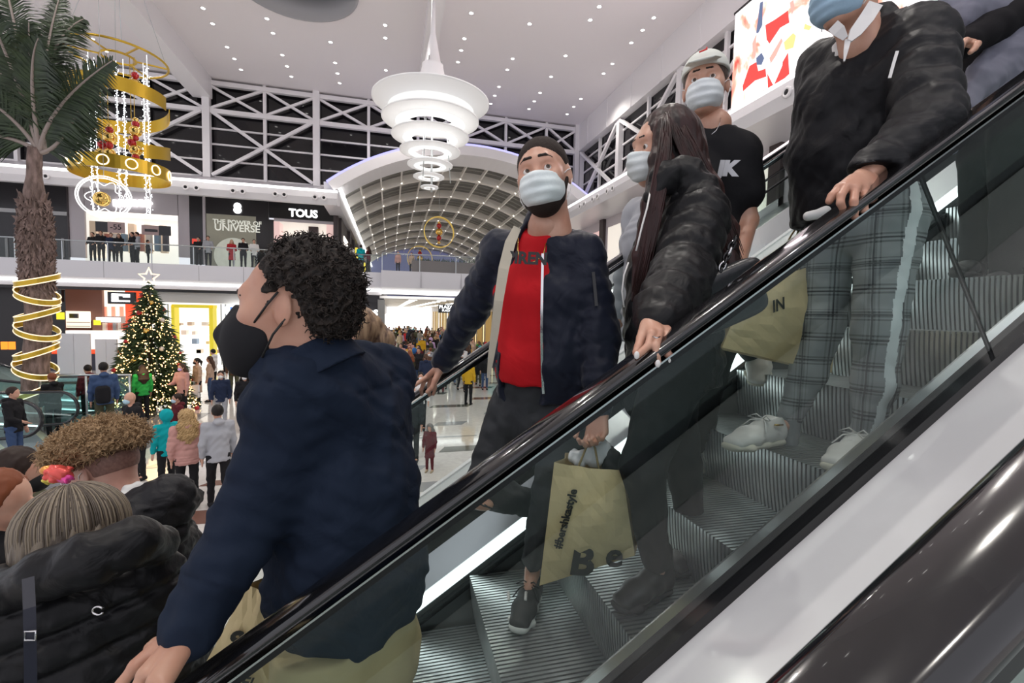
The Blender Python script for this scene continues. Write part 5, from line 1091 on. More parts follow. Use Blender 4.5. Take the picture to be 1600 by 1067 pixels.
# his bag
bt = [AD(868, 722, 1.42), AD(975, 728, 1.46), AD(985, 868, 1.50), AD(845, 905, 1.44)]
c4 = [AD(866, 722, 1.42), AD(972, 735, 1.44), AD(992, 868, 1.50), AD(843, 915, 1.50)]
e, c, nn = paper_bag('kraft paper bag with black lettering held by the man in the red T-shirt', c4, unit(np.array(f_)*.9+RT_*.35)*.13, handles=AD(925, 690, 1.47), bulge=.035)
print_on(e, c, nn, '#bershkastyle', .20, .42, .036, 86, bulge=.035, bold=.0012); print_on(e, c, nn, 'B', .43, .86, .135, 2, bulge=.035, bold=.005); print_on(e, c, nn, 'e', .78, .90, .12, 6, bulge=.035, bold=.003)
tis = MB(AD(910, 715, 1.48)); rr = random.Random(2)
s = Sculpt(.006); 
for i in range(7): s.ell(AD(895+rr.uniform(0, 50), 722-rr.uniform(0, 22), 1.50), (.022, .02, .03), fwd=rr.choice([RT_, UPW+RT_]), up=(0.3, .2, 1), k=.008)
s.noise(.004, 90, 3); V, F_ = s.mesh(); part('tissue_paper', (V, F_), mat('tissue', (.75, .75, .76), .7), e)
s = Sculpt(.007); s.ell(AD(955, 722, 1.5), (.03, .03, .05), k=.01); s.noise(.004, 80, 1); V, F_ = s.mesh(); part('dark_garment', (V, F_), blk_sh, e)

# ---------------------------------------------------------------- 2 woman with long dark hair and black puffer
J = dict(N=AD(1062, 305, 1.58), SL=AD(1092, 335, 1.46), SR=AD(1036, 345, 1.74), EL=AD(1062, 442, 1.28), WL=AD(1024, 505, 1.08), ER=AD(1020, 470, 1.80), WR=AD(1000, 560, 1.70),
         HL=AD(1062, 560, 1.46), HR=AD(1040, 560, 1.62), KL=AD(1005, 728, 1.42), KR=AD(1065, 720, 1.64))
J['TL'] = ZZ(955, 962, -.924); J['AL'] = ZZ(985, 935, -.924)+np.array([.09, .0, .10]); J['TR'] = ZZ(1040, 905, -.924); J['AR'] = ZZ(1050, 890, -.924)+np.array([.10, .02, .10])
M = headM(AD(1036, 234, 1.60), 72, 4, -4, 1.04)
p2 = person('woman with long dark hair, black puffer jacket and white patterned mask', AD(1020, 940, 1.5))
def hW(h):
    f = lambda l: [AD(*q) for q in l]
    hand_poly(h, AD(1024, 500, 1.09), f([(1018, 522, 1.005), (1030, 519, 1.02), (1043, 517, 1.04), (1054, 514, 1.06)]),
              [f([(1013, 540, .985), (1003, 549, .975), (996, 555, .97)]), f([(1025, 541, .985), (1026, 556, .98), (1028, 568, .985)]), f([(1041, 537, 1.0), (1043, 552, .995), (1044, 563, 1.0)]), f([(1055, 529, 1.03), (1056, 540, 1.02), (1057, 549, 1.02)])],
              f([(1010, 508, 1.06), (1003, 528, 1.03), (998, 542, 1.01), (994, 551, 1.0)]), .92)
body_mesh(p2, J, M, skA, [hW], female=1, w=.88)
for q, f in [((995, 555), .962), ((1028, 568), .972), ((1045, 563), .99), ((1057, 549), 1.01)]: MB(AD(q[0], q[1], f)).ball(tuple(AD(q[0], q[1], f)), .0065, 8, 6, (1, .6, 1.3)).build('fingernail', nailm, p2)
MB(AD(1024, 528, 1.0)).tube([tuple(AD(1020, 526, .985)), tuple(AD(1026, 528, .975)), tuple(AD(1031, 526, .988))], .0018, 6).build('finger_ring', chrome, p2)
eyes(p2, M, (1, 0, -.15)); brow(p2, M, MATS['brow_dark'], .002, .0035); surgical(p2, M, mask_w)
hairw = hairmat('hair_dark_brown', (.016, .009, .008), (.040, .013, .012), 40, (1, 1, .04), .38, .002)
hp = lambda *l: [tf(np.array([q]), M)[0] for q in l]
def hb(s):
    C0 = M[:3, 3]; q = hp((-.030, 0, .040))[0]; s.ell(q, (.110, .094, .095), fwd=M[:3, 0], up=M[:3, 2], k=.02)
    s.ell(hp((.085, 0, -.035))[0], (.062, .098, .080), fwd=M[:3, 0], up=M[:3, 2], mode='s', k=.012)
    s.chain([AD(1045, 190, 1.58), AD(1066, 240, 1.57), AD(1098, 300, 1.54), AD(1130, 360, 1.50), AD(1152, 435, 1.45)], [(.06, .05), (.075, .05), (.060, .04), (.042, .03), (.018, .012)], R=RT_, k=.03)
    s.chain([AD(1034, 195, 1.52), AD(1034, 250, 1.49), AD(1020, 320, 1.45), AD(1000, 400, 1.45), AD(990, 470, 1.46)], [(.026, .02), (.036, .025), (.032, .025), (.022, .018), (.008, .006)], R=RT_, k=.02)
    pass
garment(p2, 'hair', hairw, .005, hb, [(.0012, 170, 4, (1, 1, .05))])
locks = []
rng = np.random.RandomState(9)
for x0, y0, x1, y1, x2, y2, f0, f2 in [(1045, 180, 1086, 270, 1148, 432, 1.52, 1.46), (1062, 188, 1112, 290, 1156, 425, 1.52, 1.46), (1042, 185, 1042, 250, 992, 478, 1.48, 1.42), (1040, 190, 1036, 270, 1000, 460, 1.48, 1.42)]:
    for i in range(36):
        j = rng.uniform(-9, 9); k_ = rng.uniform(-14, 14); pts = [AD(x0+j*.7, y0+rng.uniform(-6, 6), f0), AD(x0*.4+x1*.6+k_, (y0+y1)/2+10, f0-.05), AD(x1+k_, y1, (f0+f2)/2-.05), AD(x2+k_*.5, y2-rng.uniform(0, 40), f2)]
        t = np.linspace(0, 1, 9)[:, None]; B = ((1-t)**3*pts[0]+3*(1-t)**2*t*pts[1]+3*(1-t)*t*t*pts[2]+t**3*pts[3]); locks.append(B)
b = MB(M[:3, 3])
for B in locks: b.tube([tuple(q) for q in B], [.0028]*7+[.002, .0006], 4)
b.build('hair_locks', hairw, p2)['kind'] = 'stuff'
puf = cloth('puffer_black', (.007, .007, .008), .42, c2=(.011, .011, .012), wr=.02, wsc=14)
Rw = unit(J['SL']-J['SR'])
def pb(s):
    s.chain([AD(1052, 585, 1.55), AD(1050, 500, 1.55), AD(1052, 420, 1.57), AD(1058, 355, 1.58)], [(.165, .150), (.165, .150), (.165, .150), (.15, .11)], R=Rw, k=.03, rip=(.012, 2))
    s.seg(AD(1060, 345, 1.58), J['SL'], .09, .085, k=.05); s.seg(AD(1056, 345, 1.6), J['SR'], .09, .085, k=.05)
    s.chain([AD(1080, 320, 1.52), AD(1062, 300, 1.56), AD(1040, 298, 1.58)], [.055, .060, .05], k=.03)
    s.seg(AD(1030, 318, 1.56), AD(1085, 300, 1.52), .035, .05, k=.03); s.chain([AD(1016, 312, 1.44), AD(1040, 276, 1.45), AD(1072, 272, 1.47), AD(1096, 296, 1.46)], [.026, .040, .048, .05], k=.03)
    sleeve(s, J, 'L', (.088, .082, .060), (.014, 4), end=.93); sleeve(s, J, 'R', (.08, .075, .055), (.012, 4), end=.93); s.cut(AD(1050, 598, 1.55), (0, 0, -1))
garment(p2, 'puffer_jacket', puf, .0075, pb, [(.003, 45, 8), (.0015, 110, 3)])
MB(AD(1000, 360, 1.4)).tube([tuple(AD(*q)) for q in [(1016, 300, 1.42), (1011, 325, 1.395), (1004, 350, 1.385), (998, 375, 1.385), (994, 392, 1.39)]], .0028, 6).build('white_zip', lacew, p2)
MB(AD(980, 430, 1.4)).tube([tuple(AD(*q)) for q in [(982, 410, 1.42), (975, 430, 1.41), (972, 455, 1.41), (975, 480, 1.41)]], .0025, 6).build('pocket_zip', lacew, p2)
trb = cloth('trousers_black', (.008, .009, .010), .85, c2=(.012, .013, .015), wr=.012, wsc=10)
def lw(s):
    s.ell(AD(1052, 570, 1.55), (.15, .13, .12), fwd=Rw, k=.03); s.seg(J['HL'], J['KL'], .105, .066, k=.03); s.seg(J['KL'], J['AL'], .066, .046, k=.02); s.seg(J['HR'], J['KR'], .10, .064, k=.03); s.seg(J['KR'], J['AR'], .062, .045, k=.02); s.cut(J['AL'], (0, 0, -1))
garment(p2, 'trousers', trb, .008, lw, [(.003, 30, 6), (.0012, 80, 2)])
boot = mat('boot_leather', (.007, .007, .008), .32, coat=.25)
for q in 'LR': shoe(p2, J['A'+q], J['T'+q], boot, blk_sh, w=.043, name='ankle_boot', cut_high=True)
# handbag
hbm = mat('bag_leather', (.016, .017, .020), .35, bump=(90, .4, .002))
e = empty('handbag', AD(1130, 460, 1.28), 'black leather handbag with chunky chain beside the woman in the black puffer', 'bag')
s = Sculpt(.006); s.ell(AD(1128, 468, 1.30), (.11, .04, .075), fwd=unit(RT_+UPW*.45), up=UPW, n=5, k=.01); V, F_ = s.mesh(); part('bag_body', (V, F_), hbm, e)
s = Sculpt(.006); s.ell(AD(1126, 440, 1.29), (.112, .044, .035), fwd=unit(RT_+UPW*.45), up=UPW, n=4, k=.01); V, F_ = s.mesh(); part('bag_flap', (V, F_), hbm, e)
for i in range(9):
    c = AD(1118+i*3.6, 440-i*8, 1.262-i*.002); b = MB(c); d = unit(np.array([.35, 0, .9])); sd = RT_ if i % 2 else np.array(f_)
    b.tube([tuple(c+d*.013*math.cos(a)+sd*.008*math.sin(a)) for a in np.linspace(0, 2*PI, 11)[:-1]], .0032, 5, True); b.build('chain_link', black if i % 3 else chrome, e)
MB(AD(1106, 432, 1.26)).tube([tuple(AD(1095, 437, 1.262)), tuple(AD(1118, 424, 1.262))], .0025, 5).build('zip', goldb, e)
# ---------------------------------------------------------------- 3 man in the dark blue shirt, nearest
J = dict(N=AD(498, 600, 1.09), SL=AD(460, 612, .97), SR=AD(598, 590, 1.26), EL=AD(398, 795, .93), WL=AD(287, 992, .82), ER=AD(600, 800, 1.36), WR=AD(470, 930, 1.30),
         HL=AD(505, 1000, 1.03), HR=AD(590, 1000, 1.22), KL=AD(470, 1420, 1.12), KR=AD(560, 1400, 1.28)); J['AL'] = J['KL']+np.array([0, .03, -.42]); J['AR'] = J['KR']+np.array([.02, .02, -.42])
M = headM(AD(462, 480, .985), 87, 1, 0, 1.07)
p3 = person('man with curly dark hair, black mask and dark blue shirt, hand on the handrail', J['AL'])
def hB(h):
    f = lambda l: [AD(*q) for q in l]
    hand_poly(h, J['WL'], f([(212, 1040, .775), (226, 1052, .75), (242, 1062, .735), (256, 1070, .73)]),
              [f([(190, 1068, .76), (176, 1085, .755), (166, 1098, .75)]), f([(208, 1085, .735), (196, 1106, .73), (190, 1120, .73)]), f([(226, 1096, .72), (216, 1118, .715), (210, 1130, .715)]), f([(246, 1098, .72), (240, 1114, .715), (236, 1124, .715)])],
              f([(262, 1010, .83), (244, 1008, .84), (236, 1012, .845), (232, 1022, .85)]), 1.02)
body_mesh(p3, J, M, skB, [hB], w=.80); eyes(p3, M, (1, 0, -.1)); brow(p3, M, MATS['brow_dark'], -.001, .0052)
def capf(c): # where hair grows on a head, local coordinates
    l = (c-M[:3, 3])@M[:3, :3]/np.linalg.norm(M[:3, 0])**2; return l
hairc = hairmat('hair_curly_dark', (.010, .008, .007), (.032, .023, .018), 90, (1, 1, 1), .65, .006)
def hb(s):
    s.ell((-.030, 0, .046), (.100, .090, .090), k=.01); s.ell((-.070, 0, -.002), (.052, .078, .070), k=.02)
    s.ell((.094, 0, .02), (.082, .12, .115), mode='s', k=.012); s.ell((.02, 0, -.090), (.075, .12, .085), mode='s', k=.01); s.ell((-.06, 0, -.125), (.09, .1, .07), mode='s', k=.01)
    for y in (-1, 1): s.ell((-.006, y*.09, -.010), (.032, .04, .046), mode='s', k=.004)
s = Sculpt(.0032); hb(s); s.noise(.0045, 150, 3); s.noise(.0025, 320, 7); V, F_ = s.mesh()
bs_, nn_ = surf_samples(V, F_, 1500, lambda c: (c[:, 0] < .012+.5*np.maximum(c[:, 2]-.09, 0)) & ((np.abs(c[:, 1]) < .05) | (np.hypot(c[:, 0]+.004, c[:, 2]+.006) > .048)), seed=3); dn = nn_+np.random.RandomState(1).randn(*nn_.shape)*.55; CV, CF = strand_tubes(bs_-nn_*.004, dn, np.full(1500, .017), .0020, (.0042, 1.1), 6, 2)
part('hair', [(tf(V, M), F_), (tf(CV, M), CF)], hairc, p3)
s = Sculpt(.003); s.seg((.004, -.078, -.02), (.004, -.070, -.058), .010, .004, k=.01); V, F_ = s.mesh()
# fold-style black mask
kp = [(.1185, .012), (.150, -.045), (.118, -.098), (.070, -.118)]
def kn(name, par, m):
    s = Sculpt(.0028); s.seg((.104, 0, -.002), (.136, 0, -.050), (.016, .012), (.014, .012), R=(0, 1, 0), k=.016); s.ell((.066, 0, -.056), (.070, .072, .066), k=.02); s.seg((.138, 0, -.052), (.098, 0, -.128), (.014, .012), (.016, .012), R=(0, 1, 0), k=.03); s.ell((.080, 0, -.092), (.048, .056, .046), k=.03)
    s.cut((.030, 0, -.04), (-1, 0, .05)); s.cut((.118, 0, .012), (-.62, 0, 1)); s.cut((.06, 0, -.140), (.25, 0, -1)); V, F_ = s.mesh(); V = relax(V, F_, 2, .4); V[:, 1] *= 1.02; return part(name, (tf(V, M), F_), m, par)
kn('face_mask', p3, mask_k)
for y in (-1, 1):
    for a in ([(.048, y*.068, -.028), (.018, y*.079, .004), (-.004, y*.084, .026)], [(.038, y*.066, -.092), (.010, y*.080, -.050), (-.016, y*.086, -.022)]): strap(p3, [tuple(q) for q in tf(np.array(a), M)], loopk, .0024)
shirtm = cloth('shirt_navy', (.007, .013, .029), .85, c2=(.010, .018, .036), wr=.03, wsc=9)
Rb = unit(J['SL']-J['SR'])
def sb(s):
    s.chain([AD(548, 990, 1.14), AD(545, 880, 1.12), AD(540, 760, 1.12), AD(530, 665, 1.13), AD(528, 610, 1.14)], [(.160, .150), (.178, .175), (.172, .162), (.175, .135), (.14, .10)], R=Rb, k=.04)
    s.seg(AD(528, 600, 1.13), J['SL'], .085, .080, k=.06); s.seg(AD(528, 595, 1.13), J['SR'], .085, .078, k=.06); s.seg(AD(530, 645, 1.09), AD(492, 572, 1.01), .125, .088, k=.05)
    s.ell(tf(np.array([[-.045, 0, -.172]]), M)[0], .082, k=.04); sleeve(s, J, 'L', (.084, .068, .052), None, end=.93, k=.05); sleeve(s, J, 'R', (.08, .07, .05), None, k=.05); s.cut(AD(548, 972, 1.1), (0.05, 0, -1)); s.cut(J['WL']+(J['EL']-J['WL'])*.07, unit(J['WL']-J['EL'])) if 0 else None
def sb2(s):
    sb(s); d = unit(J['EL']-J['SL']); s.groove(J['SL']+d*.025, unit(d+Rb*.5), J['SL'], .17, .005, .006); zz = AD(520, 628, 1.0)[2]; s.groove((0, 0, zz+.02), (0, 0, 1), (J['SL']+J['SR'])/2, .17, .004, .004)
    w_ = unit(J['WL']-J['EL']); s.groove(J['WL']-w_*.085, w_, J['WL'], .12, .004, .005)
garment(p3, 'shirt', shirtm, .0058, sb2, [(.0055, 22, 4, (1, 1, 1.2)), (.0028, 48, 9, (1, 1, 1.5))])
c0 = AD(488, 562, 1.005); ax = unit(UPW*.86-RT_*.50); s = Sculpt(.0036)
s.seg(c0-ax*.028, c0+ax*.030, .094, .082, R=RT_, k=.003); s.seg(c0-ax*.040, c0+ax*.004, .104, .092, R=RT_, k=.003); s.cut(c0+ax*.026, ax); s.cut(c0-ax*.040, -ax); s.seg(c0-ax*.10, c0+ax*.10, .078, .074, mode='s', k=.003)
s.seg(c0-RT_*.085-ax*.06, c0-RT_*.095+ax*.08, (.02, .05), (.045, .05), R=np.array(f_), mode='s', k=.004)
V, F_ = s.mesh(); part('collar', (relax(V, F_, 1, .4), F_), shirtm, p3)
# seams: yoke and sleeve seam, cuff
seam = mat('seam_navy', (.010, .018, .038), .9)
kh = cloth('chino_beige', (.56, .46, .26), .8, c2=(.48, .39, .21), wr=.012, wsc=7)
def lb3(s):
    s.chain([AD(552, 955, 1.14), AD(550, 1030, 1.14)], [(.155, .145), (.168, .15)], R=Rb, k=.03); s.seg(J['HL'], J['KL'], .105, .08, k=.04); s.seg(J['HR'], J['KR'], .105, .08, k=.04); s.seg(J['KL'], J['AL'], .075, .055, k=.02); s.seg(J['KR'], J['AR'], .075, .055, k=.02); s.cut(AD(550, 945, 1.14), (0, 0, 1))
    s.seg(AD(500, 990, .975), AD(513, 1070, .99), (.008, .02), (.006, .02), mode='s', k=.01)
garment(p3, 'chinos', kh, .008, lb3, [(.0036, 28, 2)])
for q in 'LR': shoe(p3, J['A'+q], J['A'+q]+np.array([-.18, .05, -.10]), blk_sh, blk_sh)
c4 = [AD(388, 912, 1.10), AD(452, 948, 1.14), AD(432, 1110, 1.16), AD(300, 1075, 1.08)]
e, c, nn = paper_bag('kraft paper bag with thin black capitals between the blue-shirted man and the handrail', c4, unit(np.array(f_))*.10, handles=J['WR']+np.array([0, 0, -.02]), bulge=.012)
print_on(e, c, nn, 'LEFIEL', .42, .80, .036, 18, bulge=.012, bold=.0006); print_on(e, c, nn, 'O', .22, .42, .03, 18, bulge=.012)
s = Sculpt(.006); s.ell(AD(428, 925, 1.18), (.035, .03, .03), k=.01); s.noise(.005, 90, 3); V, F_ = s.mesh(); part('fur_lining', (V, F_), mat('fur_brown', (.11, .06, .03), .9, bump=(200, 1, .01)), e)

# ---------------------------------------------------------------- 4 man in checked trousers (head above the frame)
J = dict(N=AD(1345, 45, 1.52), SL=AD(1432, 62, 1.42), SR=AD(1285, 105, 1.70), EL=AD(1450, 196, 1.27), WL=AD(1352, 275, 1.185), ER=AD(1270, 240, 1.85), WR=AD(1262, 330, 1.86),
         HL=AD(1392, 335, 1.55), HR=AD(1300, 335, 1.72), KL=AD(1372, 512, 1.52), KR=AD(1285, 505, 1.72), AL=AD(1352, 678, 1.57), AR=AD(1232, 652, 1.80))
J['TL'] = ZZ(1292, 742, -.47); J['TR'] = ZZ(1128, 707, -.47)
M = headM(AD(1322, -14, 1.47), 62, 3, 4)
p4 = person('man in a black bomber jacket and grey checked trousers with a white side stripe', AD(1290, 715, 1.6))
def hP(h):
    f = lambda l: [AD(*q) for q in l]
    hand_poly(h, J['WL'], f([(1322, 292, 1.12), (1336, 296, 1.115), (1350, 297, 1.13), (1362, 294, 1.15)]),
              [f([(1314, 306, 1.10), (1313, 317, 1.095), (1317, 326, 1.10)]), f([(1334, 315, 1.09), (1335, 330, 1.09), (1335, 341, 1.10)]), f([(1350, 315, 1.10), (1350, 328, 1.10), (1347, 337, 1.11)]), f([(1363, 309, 1.13), (1362, 320, 1.12), (1358, 328, 1.125)])],
              f([(1330, 285, 1.16), (1312, 295, 1.14), (1301, 306, 1.13), (1296, 314, 1.13)]), 1.0)
body_mesh(p4, J, M, skA, [hP], w=.86); eyes(p4, M, (1, 0, -.1)); surgical(p4, M, mask_b)
s = Sculpt(.0035); s.ell((-.020, 0, .034), (.106, .086, .0985), k=.01); s.cut((.055, 0, .06), (1, 0, -.25)); s.ell((.03, 0, -.06), (.10, .11, .08), mode='s', k=.006); V, F_ = s.mesh(); part('hair', (tf(V, M), F_), MATS['hair_buzz'], p4)
jk = cloth('bomber_black', (.010, .010, .012), .5, c2=(.015, .015, .017), wr=.03, wsc=8)
Rp = unit(J['SL']-J['SR'])
def jp(s):
    s.chain([AD(1312, 330, 1.66), AD(1318, 240, 1.62), AD(1335, 150, 1.58), AD(1350, 95, 1.56)], [(.170, .130), (.180, .140), (.185, .140), (.16, .10)], R=Rp, k=.04)
    s.seg(AD(1352, 85, 1.55), J['SL'], .085, .082, k=.05); s.seg(AD(1350, 88, 1.56), J['SR'], .08, .075, k=.05); s.chain([AD(1372, 60, 1.50), AD(1358, 42, 1.53), AD(1340, 50, 1.60)], .045, k=.03) if 0 else s.seg(AD(1365, 60, 1.52), AD(1368, 35, 1.53), .06, .055, k=.04)
    sleeve(s, J, 'L', (.088, .080, .052), (.008, 5), end=.93, k=.05); sleeve(s, J, 'R', (.08, .07, .05), None, k=.05); s.cut(AD(1315, 345, 1.6), (-.15, 0, -1))
    s.ell(AD(1322, 46, 1.42), (.030, .030, .052), mode='s', k=.012); s.seg(AD(1262, 345, 1.5), AD(1325, 165, 1.40), (.012, .05), (.004, .05), R=RT_, mode='s', k=.006)
garment(p4, 'bomber_jacket', jk, .0075, jp, [(.0045, 28, 4), (.0020, 70, 7)])
wsh = cloth('shirt_white', (.72, .71, .70), .7)
def cp(s):
    s.seg(AD(1340, 80, 1.53), AD(1346, 30, 1.53), .074, .070, k=.01); s.cut(AD(1325, 44, 1.44), unit(UPW-RT_*.45)); s.seg(AD(1318, 38, 1.42), AD(1323, 84, 1.42), (.014, .05), (.002, .05), R=RT_, mode='s', k=.006)
garment(p4, 'shirt', wsh, .004, cp, [(.002, 60, 2)])
garment(p4, 'shirt_hem', wsh, .004, lambda s: s.seg(AD(1262, 338, 1.52), AD(1290, 332, 1.50), .014, .018, k=.02), [(.002, 60, 2)])
ribbonp('collar_flap', [AD(1368, 6, 1.40), AD(1354, 28, 1.385), AD(1337, 50, 1.375), AD(1327, 64, 1.37)], [.040, .040, .034, .012], wsh, p4, .006); ribbonp('collar_flap', [AD(1302, 40, 1.385), AD(1311, 48, 1.375), AD(1321, 60, 1.37)], [.030, .030, .014], wsh, p4, .006); ribbonp('placket', [AD(1325, 62, 1.375), AD(1322, 78, 1.37), AD(1319, 96, 1.37)], [.016, .012, .004], wsh, p4, .006)
ribbonp('sleeve_stripe', [AD(1402, 80, 1.335), AD(1396, 100, 1.335), AD(1390, 122, 1.335)], .008, lacew, p4, .003)
# checked cloth
def plaid():
    m = mat('plaid_grey', (.22, .235, .24), .85); nt = m.node_tree; L = nt.links.new; b = nt.nodes['Principled BSDF']; tc = nt.nodes.new('ShaderNodeTexCoord'); sp_ = nt.nodes.new('ShaderNodeSeparateXYZ'); L(tc.outputs['Object'], sp_.inputs[0])
    def Mth(op, a, b_=None, c_=None):
        n = nt.nodes.new('ShaderNodeMath'); n.operation = op
        for i, q in enumerate((a, b_, c_)):
            if q is None: continue
            if hasattr(q, 'links'): L(q, n.inputs[i])
            else: n.inputs[i].default_value = q
        return n.outputs[0]
    hx = Mth('ADD', Mth('MULTIPLY', sp_.outputs[0], .75), Mth('MULTIPLY', sp_.outputs[1], -.66))
    def bands(v, per):      # groups of fine dark lines once per repeat + broad window
        g = Mth('GREATER_THAN', Mth('SINE', Mth('MULTIPLY', v, 2*PI/per)), .15); fine = Mth('GREATER_THAN', Mth('SINE', Mth('MULTIPLY', v, 2*PI/.0125)), .0); return Mth('MULTIPLY', g, fine)
    a = bands(sp_.outputs[2], .082); c = bands(hx, .082); win = Mth('GREATER_THAN', Mth('SINE', Mth('MULTIPLY', sp_.outputs[2], 2*PI/.082)), .985); win2 = Mth('GREATER_THAN', Mth('SINE', Mth('MULTIPLY', hx, 2*PI/.082)), .985)
    f = Mth('MINIMUM', Mth('ADD', Mth('MULTIPLY', a, .55), Mth('MULTIPLY', c, .35)), 1.0); mx = nt.nodes.new('ShaderNodeMix'); mx.data_type = 'RGBA'; mx.inputs[6].default_value = (.29, .31, .315, 1); mx.inputs[7].default_value = (.035, .038, .042, 1); L(f, mx.inputs[0])
    mx2 = nt.nodes.new('ShaderNodeMix'); mx2.data_type = 'RGBA'; mx2.inputs[7].default_value = (.03, .03, .035, 1); L(Mth('MULTIPLY', Mth('MAXIMUM', win, win2), .8), mx2.inputs[0]); L(mx.outputs[2], mx2.inputs[6]); L(mx2.outputs[2], b.inputs['Base Color']); return m
def lp(s):
    s.chain([AD(1350, 300, 1.60), AD(1350, 345, 1.62)], [(.150, .115), (.165, .125)], R=unit(J['HL']-J['HR']), k=.03)
    s.seg(J['HL'], J['KL'], .102, .070, k=.03); s.chain([J['KL'], J['KL']*.5+J['AL']*.5+np.array([.015, 0, 0]), J['AL']-UPW*.01], [.068, .062, .042], k=.03)
    s.seg(J['HR'], J['KR'], .100, .066, k=.03); s.chain([J['KR'], J['KR']*.5+J['AR']*.5+np.array([.015, 0, 0]), J['AR']-UPW*.01], [.066, .060, .042], k=.03); s.cut(AD(1350, 300, 1.6), (0, 0, 1))
pts_l = [J['HL']+UPW*.10, J['HL'], J['KL'], J['KL']*.5+J['AL']*.5+np.array([.015, 0, 0]), J['AL']-UPW*.03]
def stripe_mi(c):
    out = np.zeros(len(c), int); sdir = unit(np.array([-.30, -.95, 0])); zs = np.array([p[2] for p in pts_l])[::-1]
    cx = np.interp(c[:, 2], zs, np.array([p[0] for p in pts_l])[::-1]); cy = np.interp(c[:, 2], zs, np.array([p[1] for p in pts_l])[::-1]); dx, dy = c[:, 0]-cx, c[:, 1]-cy
    ang = np.arctan2(dx*sdir[1]-dy*sdir[0], dx*sdir[0]+dy*sdir[1]); r = np.hypot(dx, dy); out[(np.abs(ang*r) < .0165) & (r < .16)] = 1; return out
garment(p4, 'checked_trousers', [plaid(), cloth('stripe_white', (.80, .84, .84), .8)], .0052, lp, [(.0028, 34, 5), (.0012, 80, 6)], mi=stripe_mi)
for q in 'LR':
    s = Sculpt(.005); s.seg(J['A'+q], J['A'+q]-UPW*.085, .043, .040, k=.01); V, F_ = s.mesh(); part('sock', (V, F_), mat('sock_grey', (.20, .22, .23), .9), p4)
    e = shoe(p4, J['A'+q], J['T'+q], white_sh, sole_w, lace=lacew, w=.046)
    MB(J['A'+q]).tube([tuple(J['A'+q]*.62+J['T'+q]*.38+np.array([.0, -.047, .030])), tuple(J['A'+q]*.74+J['T'+q]*.26+np.array([.0, -.047, .015]))], .004, 5).build('gold_bar', goldb, e)
c4 = [AD(1168, 445, 1.62), AD(1316, 400, 1.80), AD(1300, 582, 1.84), AD(1128, 543, 1.62)]
e, c, nn = paper_bag('large kraft paper bag held behind the checked trousers', c4, unit(np.array(f_))*.10, handles=J['WR']+np.array([0, 0, .0]), bulge=.03)
print_on(e, c, nn, 'IN', .30, .36, .062, 0, bold=.001, bulge=.03)

# ---------------------------------------------------------------- 5 man in black T-shirt and white cap
J = dict(N=AD(1118, 196, 1.86), SL=AD(1156, 240, 1.80), SR=AD(1062, 240, 1.92), EL=AD(1170, 345, 1.80), WL=AD(1150, 430, 1.66), ER=AD(1050, 380, 1.98), WR=AD(1060, 480, 1.90), HL=AD(1135, 470, 1.86), HR=AD(1085, 470, 1.92))
g1_ = ZZ(1090, 742, -.70); J['AL'] = g1_+np.array([.04, .05, .10]); J['TL'] = g1_+np.array([-.12, -.06, 0]); J['KL'] = (J['HL']+J['AL'])/2+np.array([-.03, -.02, 0])
g2_ = ZZ(1182, 612, -.34); J['TR'] = g2_; J['AR'] = ZZ(1188, 568, -.22); J['KR'] = (J['HR']*.45+J['AR']*.55)+np.array([-.10, -.08, .08])
M = headM(AD(1102, 136, 1.86), 6, -2, 3, 1.02)
p5 = person('man in a white cap, white mask and black T-shirt behind the dark-haired woman', g1_)
body_mesh(p5, J, M, skA, [lambda h: hand_prims(h, J['WL'], (-.3, -.3, -1), (-1, .2, 0), 1)], w=.88); eyes(p5, M, (1, .1, .05)); brow(p5, M, MATS['brow_dark'], .0, .0045); surgical(p5, M, mask_w2)
s = Sculpt(.003); s.ell((-.02, 0, .03), (.103, .083, .093), k=.01); s.cut((.0, 0, -.005), (-.3, 0, -1)); s.ell((.09, 0, -.03), (.07, .09, .072), mode='s', k=.004); V, F_ = s.mesh(); part('hair', (tf(V, M), F_), hairmat('hair_brown', (.04, .022, .016), (.06, .035, .025), 90, (1, 1, .3)), p5)
def capb(s):
    s.ell((-.018, 0, .048), (.110, .089, .088), k=.01); s.cut((.0, 0, .046), (.05, 0, -1)); s.seg((.082, 0, .062), (.135, 0, .050), (.066, .006), (.048, .005), R=(0, 1, 0), k=.006)
s = Sculpt(.003); capb(s); V, F_ = s.mesh(); e = part('cap', (tf(relax(V, F_, 1), M), F_), cloth('cap_white', (.72, .74, .68), .8), p5)
lg = tf(np.array([(.094, -.012, .094), (.098, .016, .096), (.092, .014, .104)]), M); MB(lg[0]).tube([tuple(q) for q in lg], .0032, 6).build('red_mark', mat('red_mark', (.6, .02, .02), .5), e)
tsb = cloth('tshirt_black', (.010, .010, .012), .8, wr=.02, wsc=7); Rc = unit(J['SL']-J['SR'])
def tc_(s):
    s.chain([AD(1092, 480, 1.92), AD(1095, 380, 1.90), AD(1102, 290, 1.89), AD(1114, 238, 1.87)], [(.15, .12), (.15, .12), (.165, .125), (.14, .09)], R=Rc, k=.03); s.seg(AD(1117, 225, 1.87), J['SL'], .070, .066, k=.04); s.seg(AD(1117, 228, 1.87), J['SR'], .08, .075, k=.05)
    e_ = J['SL']+(J['EL']-J['SL'])*.60; s.seg(J['SL'], e_, .068, .070, k=.04); s.cut(e_*1.0+unit(J['EL']-J['SL'])*.0, unit(J['EL']-J['SL']+np.array([0, 0, 0]))) if 0 else None; s.seg(J['SR'], J['SR']*.5+J['ER']*.5, .078, .072, k=.04)
    s.ell(AD(1117, 188, 1.84), (.072, .072, .055), mode='s', k=.012)
garment(p5, 'tshirt', tsb, .0075, tc_, [(.003, 26, 6)])
